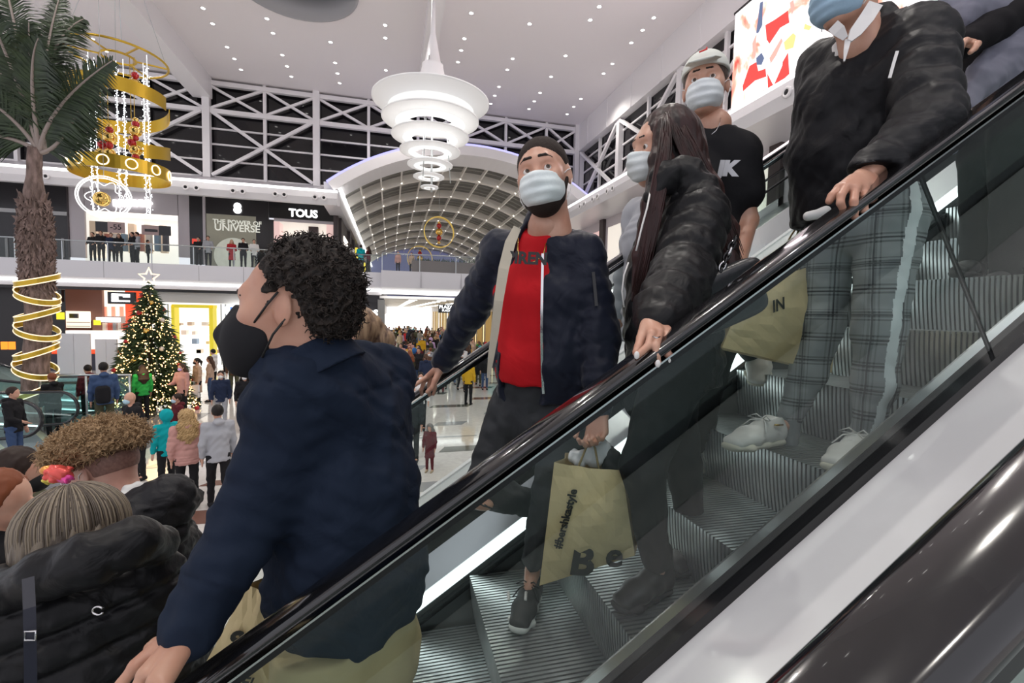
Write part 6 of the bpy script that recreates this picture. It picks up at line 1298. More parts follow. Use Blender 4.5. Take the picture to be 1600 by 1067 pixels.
for pts in ([(1136, 262), (1128, 268), (1126, 282), (1137, 280)], [(1137, 262), (1138, 285)], [(1142, 270), (1150, 268), (1144, 286), (1152, 285)], [(1156, 268), (1152, 286)]): pass
o = text('print', 'JK', mat('print_silver', (.55, .56, .58), .35, .4), p5, (0, 0, 0), .070, (0, 0, 0), ext=.001, bold=.005); fc = unit(np.cross(Rc, UPW)); fc = fc if fc@J['N'] < 0 else -fc; o.location = AD(1137, 264, 1.715); o.rotation_euler = Matrix((Vector(Rc), Vector(fc).cross(Vector(Rc)), Vector(fc))).transposed().to_euler()
MB(AD(1120, 205, 1.75)).tube([tuple(AD(*q)) for q in [(1126, 184, 1.80), (1124, 195, 1.76), (1119, 204, 1.745), (1112, 210, 1.75)]], .0018, 5).build('neck_chain', chrome, p5)
def lc(s):
    s.seg(AD(1110, 455, 1.90), AD(1110, 500, 1.90), (.16, .12), (.16, .12), R=Rc, k=.03)
    for q in 'LR': s.seg(J['H'+q], J['K'+q], .095, .065, k=.03); s.seg(J['K'+q], J['A'+q]+(J['K'+q]-J['A'+q])*.12, .062, .048, k=.02)
garment(p5, 'trousers', trb, .009, lc, [(.003, 28, 2)])
shoe(p5, J['AL'], J['TL'], white_sh, sole_w, lace=lacew); shoe(p5, J['AR'], J['TR'], white_sh, sole_w, lace=lacew, up=unit(np.array([-.55, -.55, .55])), w=.050)

# ---------------------------------------------------------------- 6 person with grey hooded jacket, upper right corner
J = dict(N=AD(1575, -130, 2.05), SL=AD(1620, -95, 1.98), SR=AD(1530, -95, 2.15), EL=AD(1590, 20, 1.86), WL=AD(1505, 70, 1.80), ER=AD(1500, -20, 2.15), WR=AD(1500, 60, 2.0), HL=AD(1590, 95, 2.04), HR=AD(1530, 95, 2.18), KL=AD(1580, 270, 2.0), KR=AD(1530, 262, 2.14))
J['AL'] = J['KL']+np.array([.05, .02, -.40]); J['AR'] = J['KR']+np.array([.05, .02, -.40]); M = headM(AD(1560, -190, 2.0), 60)
p6 = person('person in black with a grey jacket over the arm, upper right corner', J['AL'])
body_mesh(p6, J, M, skA, [lambda h: hand_prims(h, J['WL'], (-1, -.3, -.3), (0, 0, -1), 1)], w=.85); s = Sculpt(.005); s.ell((-.02, 0, .03), (.106, .088, .098), k=.01); s.cut((.05, 0, .06), (1, 0, -.2)); V, F_ = s.mesh(); part('hair', (tf(V, M), F_), MATS['hair_brown'], p6)
blk = cloth('knit_black', (.008, .007, .009), .85, wr=.012)
def t6(s):
    R6 = unit(J['SL']-J['SR']); s.chain([AD(1562, 110, 2.1), AD(1565, 10, 2.08), AD(1572, -80, 2.08)], [(.17, .13), (.18, .13), (.17, .10)], R=R6, k=.04); s.seg(AD(1575, -90, 2.08), J['SL'], .08, .08, k=.04); s.seg(AD(1575, -90, 2.08), J['SR'], .08, .08, k=.04)
    sleeve(s, J, 'L', (.085, .075, .055)); sleeve(s, J, 'R', (.08, .07, .05))
garment(p6, 'sweater', blk, .010, t6, [(.003, 30, 3)])
def l6(s):
    s.seg(AD(1562, 80, 2.1), AD(1562, 130, 2.1), (.16, .12), (.165, .125), R=unit(J['HL']-J['HR']), k=.03)
    for q in 'LR': s.seg(J['H'+q], J['K'+q], .105, .075, k=.03); s.seg(J['K'+q], J['A'+q], .07, .055, k=.02)
garment(p6, 'trousers', trb, .010, l6, [(.003, 30, 3)])
gj = cloth('jacket_grey', (.24, .24, .29), .8, c2=(.19, .19, .24), wr=.02, wsc=6)
def g6(s):
    s.chain([AD(1478, 5, 1.86), AD(1510, 22, 1.83), AD(1560, 22, 1.84), AD(1600, -10, 1.86)], [(.035, .03), (.06, .04), (.065, .04), (.07, .05)], R=UPW, k=.04)
    s.chain([AD(1610, 30, 1.84), AD(1582, 80, 1.83), AD(1535, 120, 1.83), AD(1512, 170, 1.83), AD(1490, 235, 1.84)], [(.07, .03), (.075, .03), (.055, .03), (.03, .02), (.014, .014)], R=unit(RT_+UPW*.6), k=.03)
    s.chain([AD(1590, 60, 1.84), AD(1582, 120, 1.84), AD(1560, 150, 1.84)], [(.07, .02), (.06, .02), (.03, .02)], R=RT_, k=.02)
garment(p6, 'draped_jacket', gj, .007, g6, [(.004, 30, 5), (.0015, 80, 2)])
for q in 'LR': shoe(p6, J['A'+q], J['A'+q]+np.array([-.18, -.03, -.10]), blk_sh, blk_sh)

# ---------------------------------------------------------------- 7 curly-haired boy in black padded jacket, lower left
J = dict(N=AD(222, 790, 1.58), SL=AD(185, 850, 1.42), SR=AD(265, 850, 1.72)); J['EL'] = J['SL']+np.array([-.06, 0, -.27]); J['WL'] = J['EL']+np.array([-.12, -.02, -.2]); J['ER'] = J['SR']+np.array([.06, .05, -.27]); J['WR'] = J['ER']+np.array([-.05, .03, -.24])
for q, o_ in (('L', (.03, .05)), ('R', (.10, -.05))): J['H'+q] = J['S'+q]+np.array([o_[0]-.03, o_[1], -.50]); J['K'+q] = J['H'+q]+np.array([-.05, 0, -.40]); J['A'+q] = J['K'+q]+np.array([.04, 0, -.40])
M = headM(AD(164, 732, 1.56), 100, 18, 0, .95)
p7 = person('boy with tall light brown curls, shaved sides and black padded hooded jacket', J['AL'])
body_mesh(p7, J, M, skC, [], w=.85); eyes(p7, M); surgical(p7, M, mask_k)
def h7(s):
    s.ell((.0, 0, .092), (.150, .112, .080), k=.02); s.ell((.085, 0, .085), (.065, .095, .060), k=.03); s.ell((-.085, 0, .075), (.060, .085, .062), k=.03); s.cut((.0, 0, .042), (-.12, 0, -1))
s = Sculpt(.004); h7(s); s.noise(.005, 110, 3); s.noise(.003, 240, 7); V, F_ = s.mesh(); bs_, nn_ = surf_samples(V, F_, 2600, seed=5); dn = nn_+np.random.RandomState(3).randn(*nn_.shape)*.6
CV, CF = strand_tubes(bs_-nn_*.006, dn, np.full(2600, .032), .0021, (.0050, 1.2), 6, 4); part('curly_hair', [(tf(V, M), F_), (tf(CV, M), CF)], hairmat('hair_light_curl', (.24, .15, .075), (.46, .31, .17), 60, (1, 1, 1), .6, .006), p7)
s = Sculpt(.0035); s.ell((-.020, 0, .028), (.1005, .0800, .091), k=.01); s.cut((0, 0, -.018), (0, 0, -1)); s.ell((.075, 0, -.02), (.075, .1, .07), mode='s', k=.01)
for y in (-1, 1): s.ell((-.004, y*.085, -.004), (.028, .03, .036), mode='s', k=.004)
s.cut((0, 0, .045), (0, 0, 1)); V, F_ = s.mesh(); part('shaved_side', (tf(V, M), F_), mat('stubble', (.17, .085, .065), .6, var=((.24, .13, .1), 120)), p7)
pk = cloth('padded_black', (.016, .016, .018), .5, c2=(.024, .024, .027), wr=.016, wsc=22)
def j7(s):
    R7 = unit(J['SL']-J['SR']); c0 = (J['SL']+J['SR'])/2; s.chain([c0-UPW*.62, c0-UPW*.40, c0-UPW*.15, c0+UPW*.02], [(.20, .17), (.20, .17), (.20, .16), (.16, .11)], R=R7, k=.04, rip=(.014, 2)); s.seg(c0, J['SL'], .09, .09, k=.05); s.seg(c0, J['SR'], .09, .09, k=.05)
    s.chain([AD(215, 790, 1.46), AD(262, 785, 1.50), AD(292, 778, 1.60)], [(.055, .06), (.085, .075), (.045, .05)], R=UPW, k=.03); s.seg(AD(205, 815, 1.42), AD(270, 830, 1.50), .05, .05, k=.04); s.ell(AD(205, 770, 1.58), (.065, .065, .07), mode='s', k=.012)
    sleeve(s, J, 'L', (.09, .08, .06), (.012, 4)); sleeve(s, J, 'R', (.09, .08, .06), (.012, 4))
def j7b(s):
    j7(s)
    for i in range(9): s.groove((0, 0, J['SL'][2]+.10-i*.07), (0, 0, 1), (J['SL']+J['SR'])/2, 1.0, .006, .007)
garment(p7, 'padded_jacket', pk, .008, j7b, [(.003, 60, 8), (.002, 120, 3)])
s = Sculpt(.004); s.chain([AD(212, 772, 1.50), AD(204, 790, 1.48), AD(208, 810, 1.47)], [(.040, .04), (.046, .05), (.046, .05)], R=RT_, k=.02); s.noise(.003, 70, 2); V, F_ = s.mesh(); part('white_collar', (V, F_), cloth('fleece_white', (.66, .66, .64), .9), p7)
def legs_generic(root, J, m, res=.011):
    def f(s):
        s.seg((J['HL']+J['HR'])/2+UPW*.06, (J['HL']+J['HR'])/2-UPW*.04, (.15, .12), (.155, .12), R=unit(J['HL']-J['HR']), k=.03)
        for q in 'LR': s.seg(J['H'+q], J['K'+q], .095, .07, k=.03); s.seg(J['K'+q], J['A'+q], .066, .05, k=.02)
    garment(root, 'trousers', m, res, f, [(.003, 28, 2)])
    for q in 'LR': shoe(root, J['A'+q], J['A'+q]+np.array([-.18, .0, -.10]), blk_sh, sole_g)
legs_generic(p7, J, trb)
e = empty('foil_balloon', AD(88, 742, 1.75), 'small crumpled pink and orange foil toy in front of the curly-haired boy', 'toy')
for i, (px, py, r_q, m) in enumerate([(92, 740, .035, mat('foil_coral', (.85, .12, .10), .25, .3)), (76, 735, .022, mat('foil_orange', (.8, .35, .08), .25, .3)), (102, 748, .022, mat('foil_pink', (.8, .08, .35), .25, .3)), (80, 748, .020, mat('foil_yellow', (.8, .65, .1), .25, .3))]):
    s = Sculpt(.004); s.ell(AD(px, py, 1.42), (r_q*1.1, r_q*.7, r_q*.75), fwd=RT_, k=.01); s.noise(.004, 110, i); V, F_ = s.mesh(); part('foil_lobe', (V, F_), m, e)
MB(AD(95, 750, 1.7)).tube([tuple(AD(95, 752, 1.42)), tuple(AD(105, 790, 1.40))], .003, 5).build('stick', lacew, e)

# ---------------------------------------------------------------- 8 woman with grey-blonde bob and black padded coat, nearest left
J = dict(N=AD(112, 885, 1.10), SL=AD(-12, 965, 1.00), SR=AD(222, 925, 1.14)); J['EL'] = J['SL']+np.array([-.05, 0, -.28]); J['WL'] = J['EL']+np.array([-.10, .12, -.16]); J['ER'] = J['SR']+np.array([.03, .04, -.28]); J['WR'] = J['ER']+np.array([-.12, .12, -.14])
for q, o_ in (('L', .10), ('R', -.08)): J['H'+q] = J['S'+q]+np.array([o_, .03, -.52]); J['K'+q] = J['H'+q]+np.array([-.04, 0, -.40]); J['A'+q] = J['K'+q]+np.array([.04, 0, -.38])
M = headM(AD(112, 838, 1.12), 160, 12, 0, .95)
p8 = person('woman with a grey-blonde streaked bob and black padded coat, lower left corner', J['AL'])
body_mesh(p8, J, M, skA, [], female=1, w=.85)
hs8 = hairmat('hair_ash_blonde', (.06, .045, .032), (.22, .18, .13), 34, (1, 1, .05), .4, .006)
def h8(s):
    s.ell((-.020, 0, .028), (.118, .108, .098), k=.02); s.ell((-.035, 0, -.035), (.105, .112, .075), k=.04); s.ell((.12, 0, -.04), (.09, .075, .10), mode='s', k=.015); s.cut((0, 0, -.095), (0, 0, -1))
s = Sculpt(.004); h8(s); s.noise(.002, 150, 2, (1, 1, .1)); V, F_ = s.mesh(); prt = [(tf(V, M), F_)]
rng = np.random.RandomState(4); b = MB(M[:3, 3])
for i in range(900):
    a = rng.uniform(-PI*.86, PI*.86)+PI; top_ = np.array([.01, 0, .130]); el_ = lambda ph: np.array([-.020+.121*math.cos(a)*math.sin(ph), .112*math.sin(a)*math.sin(ph), .028+.101*math.cos(ph)])
    P_ = [el_(ph) for ph in np.linspace(.12+rng.rand()*.2, 1.55, 7)]; q = P_[-1]; P_ += [q+np.array([-.004*math.cos(a)*k, 0, -.032*k]) for k in (1, 2, 3, 3.5+.4*rng.rand())]
    P_ = np.array(P_)+rng.randn(3)*.0016; P_ = tf(P_, M); b.cur = int(rng.rand() < .5); b.tube([tuple(p) for p in P_], [.0012]+[.0019]*(len(P_)-2)+[.0006], 4)
part('hair', prt, hs8, p8); o = link('hair_locks', b.mesh('hair_locks'), [mat('lock_light', (.21, .17, .12), .45), mat('lock_dark', (.075, .056, .040), .45)], p8, tuple(M[:3, 3])); o['kind'] = 'stuff'
def j8(s):
    R8 = unit(J['SL']-J['SR']); c0 = (J['SL']+J['SR'])/2; s.chain([c0-UPW*.66, c0-UPW*.42, c0-UPW*.18, c0+UPW*.0], [(.225, .18), (.225, .18), (.215, .16), (.17, .11)], R=R8, k=.04, rip=(.012, 2)); s.seg(c0, J['SL'], .095, .095, k=.05); s.seg(c0, J['SR'], .095, .095, k=.05)
    s.chain([AD(10, 925, .98), AD(70, 898, .96), AD(140, 876, .97), AD(205, 848, 1.02), AD(250, 850, 1.12)], [.040, .046, .050, .048, .04], k=.03); s.ell(AD(112, 838, 1.10), (.10, .10, .07), mode='s', k=.02)
    sleeve(s, J, 'L', (.10, .09, .065), (.012, 4)); sleeve(s, J, 'R', (.10, .09, .065), (.014, 4))
def j8b(s):
    j8(s); q = AD(150, 990, .90)
    for i in range(-1, 6): s.groove(q+UPW*(.055-i*.075), unit(UPW-RT_*.25), (J['SL']+J['SR'])/2-UPW*.35, .45, .0085, .013)
garment(p8, 'padded_coat', puf, .0075, j8b, [(.003, 40, 8), (.0015, 110, 3)])
c = AD(153, 954, .885); MB(c).tube([tuple(c+RT_*.010*math.cos(a)+UPW*.008*math.sin(a)-np.array(f_)*.0) for a in np.linspace(.5, 5.8, 14)], .0018, 6).build('silver_emblem', chrome, p8)
st8 = mat('strap_navy', (.012, .014, .028), .5)
ribbonp('bag_strap', [AD(44, 903, .90), AD(46, 950, .875), AD(47, 1000, .865), AD(48, 1070, .86)], .017, st8, p8, .004); MB(AD(47, 992, .86)).tube([tuple(AD(x, y, .857)) for x, y in [(39, 986), (56, 986), (56, 1000), (39, 1000)]], .0018, 5, True).build('buckle', chrome, p8)
legs_generic(p8, J, trb)
# ================================================================ CROWD FIGURES
def fig_joints(walk=.0, aL=0, aR=0, lean=0):
    J = {}; h = .16*walk
    J['HL'] = np.array([0, .09, .90]); J['HR'] = np.array([0, -.09, .90])
    J['KL'] = np.array([.02+h, .095, .50]); J['KR'] = np.array([.02-h*.4, -.095, .49]); J['AL'] = np.array([.0+h*1.7, .10, .09]); J['AR'] = np.array([-h*1.9, -.10, .09+.05*walk])
    J['SL'] = np.array([0, .17, 1.40]); J['SR'] = np.array([0, -.17, 1.40]); J['N'] = np.array([.0, 0, 1.47])
    for q, sg, a in (('L', 1, aL), ('R', -1, aR)):     # a = forearm lift 0..1, or -swing
        J['E'+q] = J['S'+q]+np.array([.02+.10*max(a, 0)-.08*walk*sg, sg*.05, -.28]); J['W'+q] = J['E'+q]+np.array([.05+.22*max(a, 0), -sg*.10*max(a, 0), -.24+.34*max(a, 0)])
    for k in J:
        if J[k][2] > .95: J[k] = J[k]+np.array([lean*(J[k][2]-.9), 0, 0])
    return J
def fig_parts(res, J, hair='short', coat='jacket', mask=True, hood=False, female=0, bag=False, lowhead=True):
    P = {}; R = (0, 1, 0); hd = J['N']+np.array([.02, 0, .135])
    s = Sculpt(res*.8); s.ell(hd+[0, 0, .02], (.092, .075, .105), k=.02); s.ell(hd+[.03, 0, -.055], (.055, .05, .05), k=.02); s.ell(hd+[.098, 0, -.01], (.015, .012, .02), k=.01); s.seg(hd-[.02, 0, .06], J['N']-[0, 0, .04], .050, .055, k=.02)
    for y in (-1, 1): s.ell(hd+[0, y*.078, 0], (.018, .01, .03), k=.006)
    for q in 'LR':
        d = unit(J['W'+q]-J['E'+q]); s.seg(J['E'+q]*.3+J['W'+q]*.7, J['W'+q], .032, .026, k=.01); s.seg(J['W'+q], J['W'+q]+d*.07, (.034, .018), (.036, .016), R=(1, 0, 0), k=.02); s.seg(J['W'+q]+d*.07, J['W'+q]+d*.14, (.030, .014), (.018, .012), R=(1, 0, 0), k=.02)
        if res < .013:
            for i in range(4): s.seg(J['W'+q]+d*.08+np.array([(i-1.5)*.018, 0, 0]), J['W'+q]+d*(.155-abs(i-1.3)*.008)+np.array([(i-1.5)*.021, 0, 0]), .009, .007, k=.004)
        s.seg(J['K'+q], J['A'+q], .045, .032, k=.01)
    s.seg((0, 0, .9), J['N']-[0, 0, .1], .09, .09, R=R, k=.05); s.seg(J['S'+'L'], J['EL'], .035, k=.02); s.seg(J['SR'], J['ER'], .035, k=.02); s.seg(J['EL'], J['WL'], .03, .025, k=.02); s.seg(J['ER'], J['WR'], .03, .025, k=.02); s.seg(J['SL'], J['SR'], .05, k=.03)
    for q in 'LR': s.seg(J['H'+q], J['K'+q], .06, .045, k=.02); s.seg(J['A'+q], J['A'+q]+[.1, 0, -.05], .03, .025, k=.01)
    P['body'] = s.mesh()
    if hair != 'bald':
        s = Sculpt(res*.8); s.ell(hd+[-.018, 0, .035], (.102, .088, .108) if hair != 'curly' else (.13, .12, .12), k=.01)
        if hair in ('long', 'curly', 'pony'):
            if hair == 'pony': s.chain([hd+[-.10, 0, .06], hd+[-.15, 0, -.02], hd+[-.14, 0, -.16]], [.03, .04, .012], k=.02)
            else: s.chain([hd+[-.05, 0, .02], hd+[-.10, 0, -.12], hd+[-.155, 0, -.30], hd+[-.15, 0, -.42]], [(.095, .06), (.135 if hair == 'long' else .15, .07), (.13 if hair == 'long' else .13, .04), (.05, .02)], R=R, k=.03)
        s.ell(hd+[.10, 0, -.03], (.085, .11, .105), mode='s', k=.01)
        if hair == 'short': s.cut(hd+[-.02, 0, -.02], (.35, 0, -1))
        if hair == 'curly': s.noise(.010, 90, 2); s.noise(.006, 170, 4)
        else: s.noise(.002, 120, 2, (1, 1, .3))
        P['hair'] = s.mesh()
    s = Sculpt(res); L_ = {'jacket': .84, 'long': .55, 'puffer': .82}[coat]; pf = (.012, 3) if coat == 'puffer' else None; e = .015 if coat == 'puffer' else 0
    c1 = J['N']-[0, 0, .10]; s.chain([(c1[0]*.0, 0, L_), (0, 0, max(L_+.12, .95)), c1*.5+np.array([0, 0, .58]), c1], [(.165+e+(.02 if coat == 'long' else 0), .125+e), (.155+e, .115+e), (.175+e, .125+e), (.14, .09)], R=R, k=.04, rip=pf)
    for q in 'LR': s.seg(c1+[0, 0, .02], J['S'+q], .07, .07+e, k=.04); s.seg(J['S'+q], J['E'+q], .066+e, .058+e, k=.03, rip=pf); s.seg(J['E'+q], J['E'+q]*.12+J['W'+q]*.88, .058+e, .046, k=.02, rip=pf)
    s.seg(J['N']-[0, 0, .06], J['N']+[-.01, 0, .01], .075, .062, k=.02); s.cut((0, 0, L_-.03), (0, 0, -1))
    if hood: s.ell(hd+[-.03, 0, .03], (.125, .115, .135), k=.03); s.ell(hd+[.11, 0, .0], (.09, .09, .11), mode='s', k=.02)
    elif coat != 'long': s.ell(J['N']+[-.10, 0, .0], (.06, .09, .05), k=.04)
    s.noise(.004, 30, 3); P['top'] = s.mesh()
    s = Sculpt(res); s.seg((0, 0, .96), (0, 0, .90), (.14, .11), (.15, .115), R=R, k=.03)
    for q in 'LR': s.seg(J['H'+q], J['K'+q], .088, .064, k=.03); s.seg(J['K'+q], J['A'+q]+[0, 0, .02], .062, .048, k=.02)
    s.noise(.0035, 30, 5); P['trousers'] = s.mesh()
    s = Sculpt(res*.8)
    for q in 'LR': a = J['A'+q]; s.chain([a+[-.03, 0, -.045], a+[.08, 0, -.055], a+[.16, 0, -.062]], [.042, .038, .028], k=.02); s.cut((0, 0, .0), (0, 0, -1)); s.seg(a+[-.01, 0, -.03], a, .04, .042, k=.02)
    P['shoes'] = s.mesh()
    if mask: s = Sculpt(res*.7); s.ell(hd+[.055, 0, -.045], (.058, .060, .052), k=.01); s.seg(hd+[.09, 0, .0], hd+[.11, 0, -.03], .012, .016, k=.02); s.cut(hd+[.02, 0, 0], (-1, 0, 0)); P['face_mask'] = s.mesh()
    return P
CM = {}
def cmat(col, kind='c'):
    k = (kind,)+tuple(round(c, 3) for c in col)
    if k not in CM: CM[k] = mat('cloth_%d' % len(CM), col, .8 if kind == 'c' else .5, spec=.25)
    return CM[k]
SK = [skA, skB, skC]; HC = {'black': (.010, .008, .007), 'dark': (.025, .014, .010), 'brown': (.07, .035, .02), 'blond': (.42, .28, .13), 'ginger': (.20, .06, .025), 'grey': (.20, .19, .18)}
CC = dict(black=(.010, .010, .012), navy=(.016, .026, .06), white=(.68, .67, .66), grey=(.36, .37, .40), red=(.42, .02, .03), maroon=(.10, .012, .018), pink=(.50, .27, .24), beige=(.48, .34, .25), teal=(.0, .33, .36), green=(.02, .30, .06), denim=(.045, .08, .17), blue=(.03, .13, .35), brown=(.10, .05, .03), yellow=(.65, .38, .02), olive=(.07, .07, .04), tan=(.42, .33, .22), lilac=(.45, .30, .5))
_fc = {}
def face_to(px_dir): return math.atan2(px_dir[1], px_dir[0])
def mid_person(label, px, pytop, h=1.70, face=0, hair='short', hc='dark', top='black', coat='jacket', bot='black', mask=(.7, .76, .78), walk=0, aL=0, aR=0, hood=False, z=G, group='shoppers on the ground floor', res=.0125, y=None, shoes='black', sk=0, extra=None, lean=0):
    """stand a figure so that its head top shows at the photo point (px, pytop); face 0 = to the camera, 90 = to photo left, 180 = away, -90 = right"""
    if y is None: P = ZZ(px, pytop, z+h)
    else: P = np.array(A(px, pytop, y)); P[2] = z+h
    loc = np.array([P[0], P[1], z]); key = (round(res, 4), hair, coat, bool(mask), hood, round(walk, 2), round(aL, 2), round(aR, 2), round(lean, 2))
    if key not in _fc: _fc[key] = {k: (npmesh(k, [v])) for k, v in fig_parts(res, fig_joints(walk, aL, aR, lean), hair, coat, mask is not None, hood).items()}
    ms = _fc[key]; a = math.atan2(-loc[1], -loc[0])-math.radians(face); root = empty('person', loc, label, 'person', group, rz=a); root.scale = (h/1.72,)*3
    cols = {'body': SK[sk], 'hair': cmat(HC[hc], 'h'), 'top': cmat(CC[top]), 'trousers': cmat(CC[bot]), 'shoes': cmat(CC[shoes]), 'face_mask': cmat(mask) if mask else None}; nm = {'top': 'coat' if coat == 'long' else 'jacket'}
    for k, me in ms.items():
        if not me.materials: me.materials.append(None)
        o = bpy.data.objects.new(nm.get(k, k), me); COL.objects.link(o); o.parent = root; o.material_slots[0].link = 'OBJECT'; o.material_slots[0].material = cols[k]
    root['_a'] = a; del root['_a']
    if extra: extra(root, loc, a, h)
    return root
def W2(loc, a, p, h=1.72): c, s_ = math.cos(a), math.sin(a); k = h/1.72; return np.array([loc[0]+(p[0]*c-p[1]*s_)*k, loc[1]+(p[0]*s_+p[1]*c)*k, loc[2]+p[2]*k])
def bag_at(label, P, w_, hgt, m, d=.1, rz=0):
    e = empty('shopping_bag', P, label, 'bag', rz=rz); b = MB(); b.add([(-w_/2, -d/2, -hgt), (w_/2, -d/2, -hgt), (w_/2, d/2, -hgt), (-w_/2, d/2, -hgt), (-w_/2, -d/2, 0), (w_/2, -d/2, 0), (w_/2, d/2, 0), (-w_/2, d/2, 0), (-w_/2+.02, 0, -hgt*.5), (w_/2-.02, 0, -hgt*.5)], [(3, 2, 1, 0), (0, 1, 5, 4), (2, 3, 7, 6), (1, 2, 9), (2, 6, 9), (6, 5, 9), (5, 1, 9), (0, 8, 3), (3, 8, 7), (7, 8, 4), (4, 8, 0)])
    o = bpy.data.objects.new('bag_body', b.mesh('bag')); o.data.materials.append(m); COL.objects.link(o); o.parent = e
    b = MB(); 
    for y in (-d/2, d/2): b.tube([(-w_/5, y, 0), (-w_/6, y*.4, .12), (w_/6, y*.4, .12), (w_/5, y, 0)], .005, 5)
    o = bpy.data.objects.new('handles', b.mesh('handles')); o.data.materials.append(m); COL.objects.link(o); o.parent = e; return e
# --- near group on the ground floor
mid_person('man in a light grey hoodie and black trousers seen from behind', 340, 634, 1.76, 172, 'short', 'black', 'grey', bot='black', mask=None, walk=.5, shoes='black')
mid_person('woman with long curly blonde hair and pale pink padded jacket, seen from behind', 291, 642, 1.66, 170, 'curly', 'blond', 'pink', 'puffer', mask=None, walk=.4, shoes='brown')
mid_person('child in a turquoise hoodie with the hood up', 259, 642, 1.52, 150, 'short', 'dark', 'teal', hood=True, mask=None)
mid_person('balding man with a blue mask and black jacket beside the turquoise hoodie', 215, 612, 1.74, 60, 'bald', 'grey', 'black', mask=(.40, .58, .68), lean=.2)
mid_person('dark-haired boy with a blue mask and maroon jacket behind the turquoise hoodie', 277, 616, 1.50, 70, 'short', 'dark', 'maroon', mask=(.45, .62, .75))
mid_person('woman with very long dark hair and green jacket in front of the Christmas tree', 222, 571, 1.66, 165, 'long', 'dark', 'green', mask=None, sk=1)
mid_person('woman in a dusty pink coat with a lilac mask reaching out', 284, 569, 1.66, 45, 'long', 'brown', 'pink', 'jacket', mask=(.62, .42, .72), aR=.7, bot='black')
r_ = mid_person('woman in a beige coat with a black mask and ponytail', 308, 560, 1.66, 70, 'pony', 'black', 'beige', 'long', mask=(.02, .02, .02), bot='black')
bag_at('large white shopping bag carried by the woman in the beige coat', np.array(r_.location)+[-.05, -.35, .80], .42, .42, mat('bag_white', (.75, .72, .74), .5), .12)
mid_person('woman with long light brown hair and beige jacket behind the group', 328, 557, 1.64, 100, 'long', 'brown', 'beige', mask=None, bot='denim')
mid_person('boy in a bright blue and black jacket with white mask and grey joggers', 345, 580, 1.62, 8, 'short', 'dark', 'navy', mask=(.8, .8, .8), bot='grey', walk=.5, shoes='white')
mid_person('man in a brown zipped jacket with a white mask', 365, 548, 1.76, 5, 'short', 'brown', 'brown', mask=(.8, .8, .8), bot='olive', aL=.5)
mid_person('woman with long black hair, black coat and white mask', 382, 582, 1.62, 5, 'long', 'black', 'black', mask=(.8, .82, .84), bot='denim')
mid_person('person in a navy coat pushing a pushchair', 402, 588, 1.62, 40, 'short', 'black', 'navy', mask=(.7, .8, .85), aL=.6, aR=.6)
mid_person('man with a black backpack and denim jacket by the tree, from behind', 161, 552, 1.95, 175, 'short', 'black', 'denim', mask=None, bot='olive', sk=1, y=13.9, extra=lambda r, l, a, h: (lambda s: part('backpack', (s.ell(W2(l, a, (-.18, .04, 1.18)), (.12, .15, .22), fwd=(math.cos(a), math.sin(a), 0), n=4).mesh()), cmat(CC['black']), r))(Sculpt(.015)))
mid_person('person in a dark red checked shirt before the white display boards', 136, 538, 1.72, 150, 'short', 'black', 'maroon', mask=None, y=15.5)
mid_person('woman with ginger hair in black leaning on the steel rail', 80, 550, 1.66, 150, 'short', 'ginger', 'black', mask=None, aR=.8, y=14.2)
mid_person('person in black stepping on to the ground escalator, far left', 17, 567, 1.70, -60, 'short', 'dark', 'black', mask=None, bot='denim', aR=.5, y=11.6)
for px, py, top, hc, hr, fc, lb in [(350, 531, 'black', 'dark', 'short', 90, 'person in a black padded coat at the white shop, leftmost of the three'), (377, 529, 'black', 'black', 'short', 60, 'person in black at the white shop window, middle of the three'), (387, 527, 'navy', 'black', 'long', 120, 'person in navy with long dark hair at the white shop, rightmost of the three'),
                                    (274, 522, 'black', 'dark', 'long', 170, 'person in black just right of the Christmas tree, by the yellow door frame'), (333, 546, 'white', 'black', 'short', 120, 'man in white with black hair behind the beige coats')]:
    mid_person(lb, px, py, 1.70, fc, hr, hc, top, 'puffer' if top == 'black' else 'jacket', mask=None, res=.016)
mid_person('small child in a plaid coat and green hat standing alone on the pale floor', 672, 663, 1.02, 20, 'curly', 'grey', 'maroon', 'long', mask=None, bot='maroon', shoes='tan', y=9.9)
mid_person('man in a black suit with white mask and red tie under the outstretched arm', 645, 574, 1.72, 10, 'bald', 'ginger', 'black', mask=(.85, .85, .85), y=10.6)
mid_person('woman in a white jacket with white mask and long black hair under the arm', 658, 551, 1.66, 0, 'long', 'black', 'white', mask=(.75, .78, .8), bot='black', y=13.5)
mid_person('person in a mustard yellow jacket by the escalator rail', 733, 532, 1.66, 200, 'short', 'black', 'yellow', mask=None, y=17)
mid_person('man with a blue mask seen below the handrail beside the red T-shirt man', 962, 606, 1.66, 30, 'short', 'brown', 'black', mask=(.45, .68, .75), y=9)
# pushchair
P0 = Z(402, 690, G); e = empty('pushchair', P0, 'folding pushchair with pale frame among the shoppers', 'pushchair')
for x0 in (-.22, .22):
    MB(P0).tube([P0+Vector((x0, .3, 1.0)), P0+Vector((x0, -.35, .1))], .014, 6).build('frame', white, e); MB(P0).tube([P0+Vector((x0, .25, .1)), P0+Vector((x0, -.1, .6))], .014, 6).build('frame', white, e)
    for dy in (-.35, .28): MB(P0).lathe([(.02, -.015), (.09, -.02), (.09, .02), (.02, .015)], P0+Vector((x0, dy, .09)), 14, M=Matrix.Rotation(PI/2, 3, 'Y')).build('wheel', black, e)
MB(P0).hexa([P0+Vector(v) for v in ((-.2, -.2, .35), (.2, -.2, .35), (.2, .15, .4), (-.2, .15, .4))], [P0+Vector(v) for v in ((-.2, -.2, .42), (.2, -.2, .42), (.2, .25, .85), (-.2, .25, .85))]).build('seat', cmat(CC['maroon']), e)
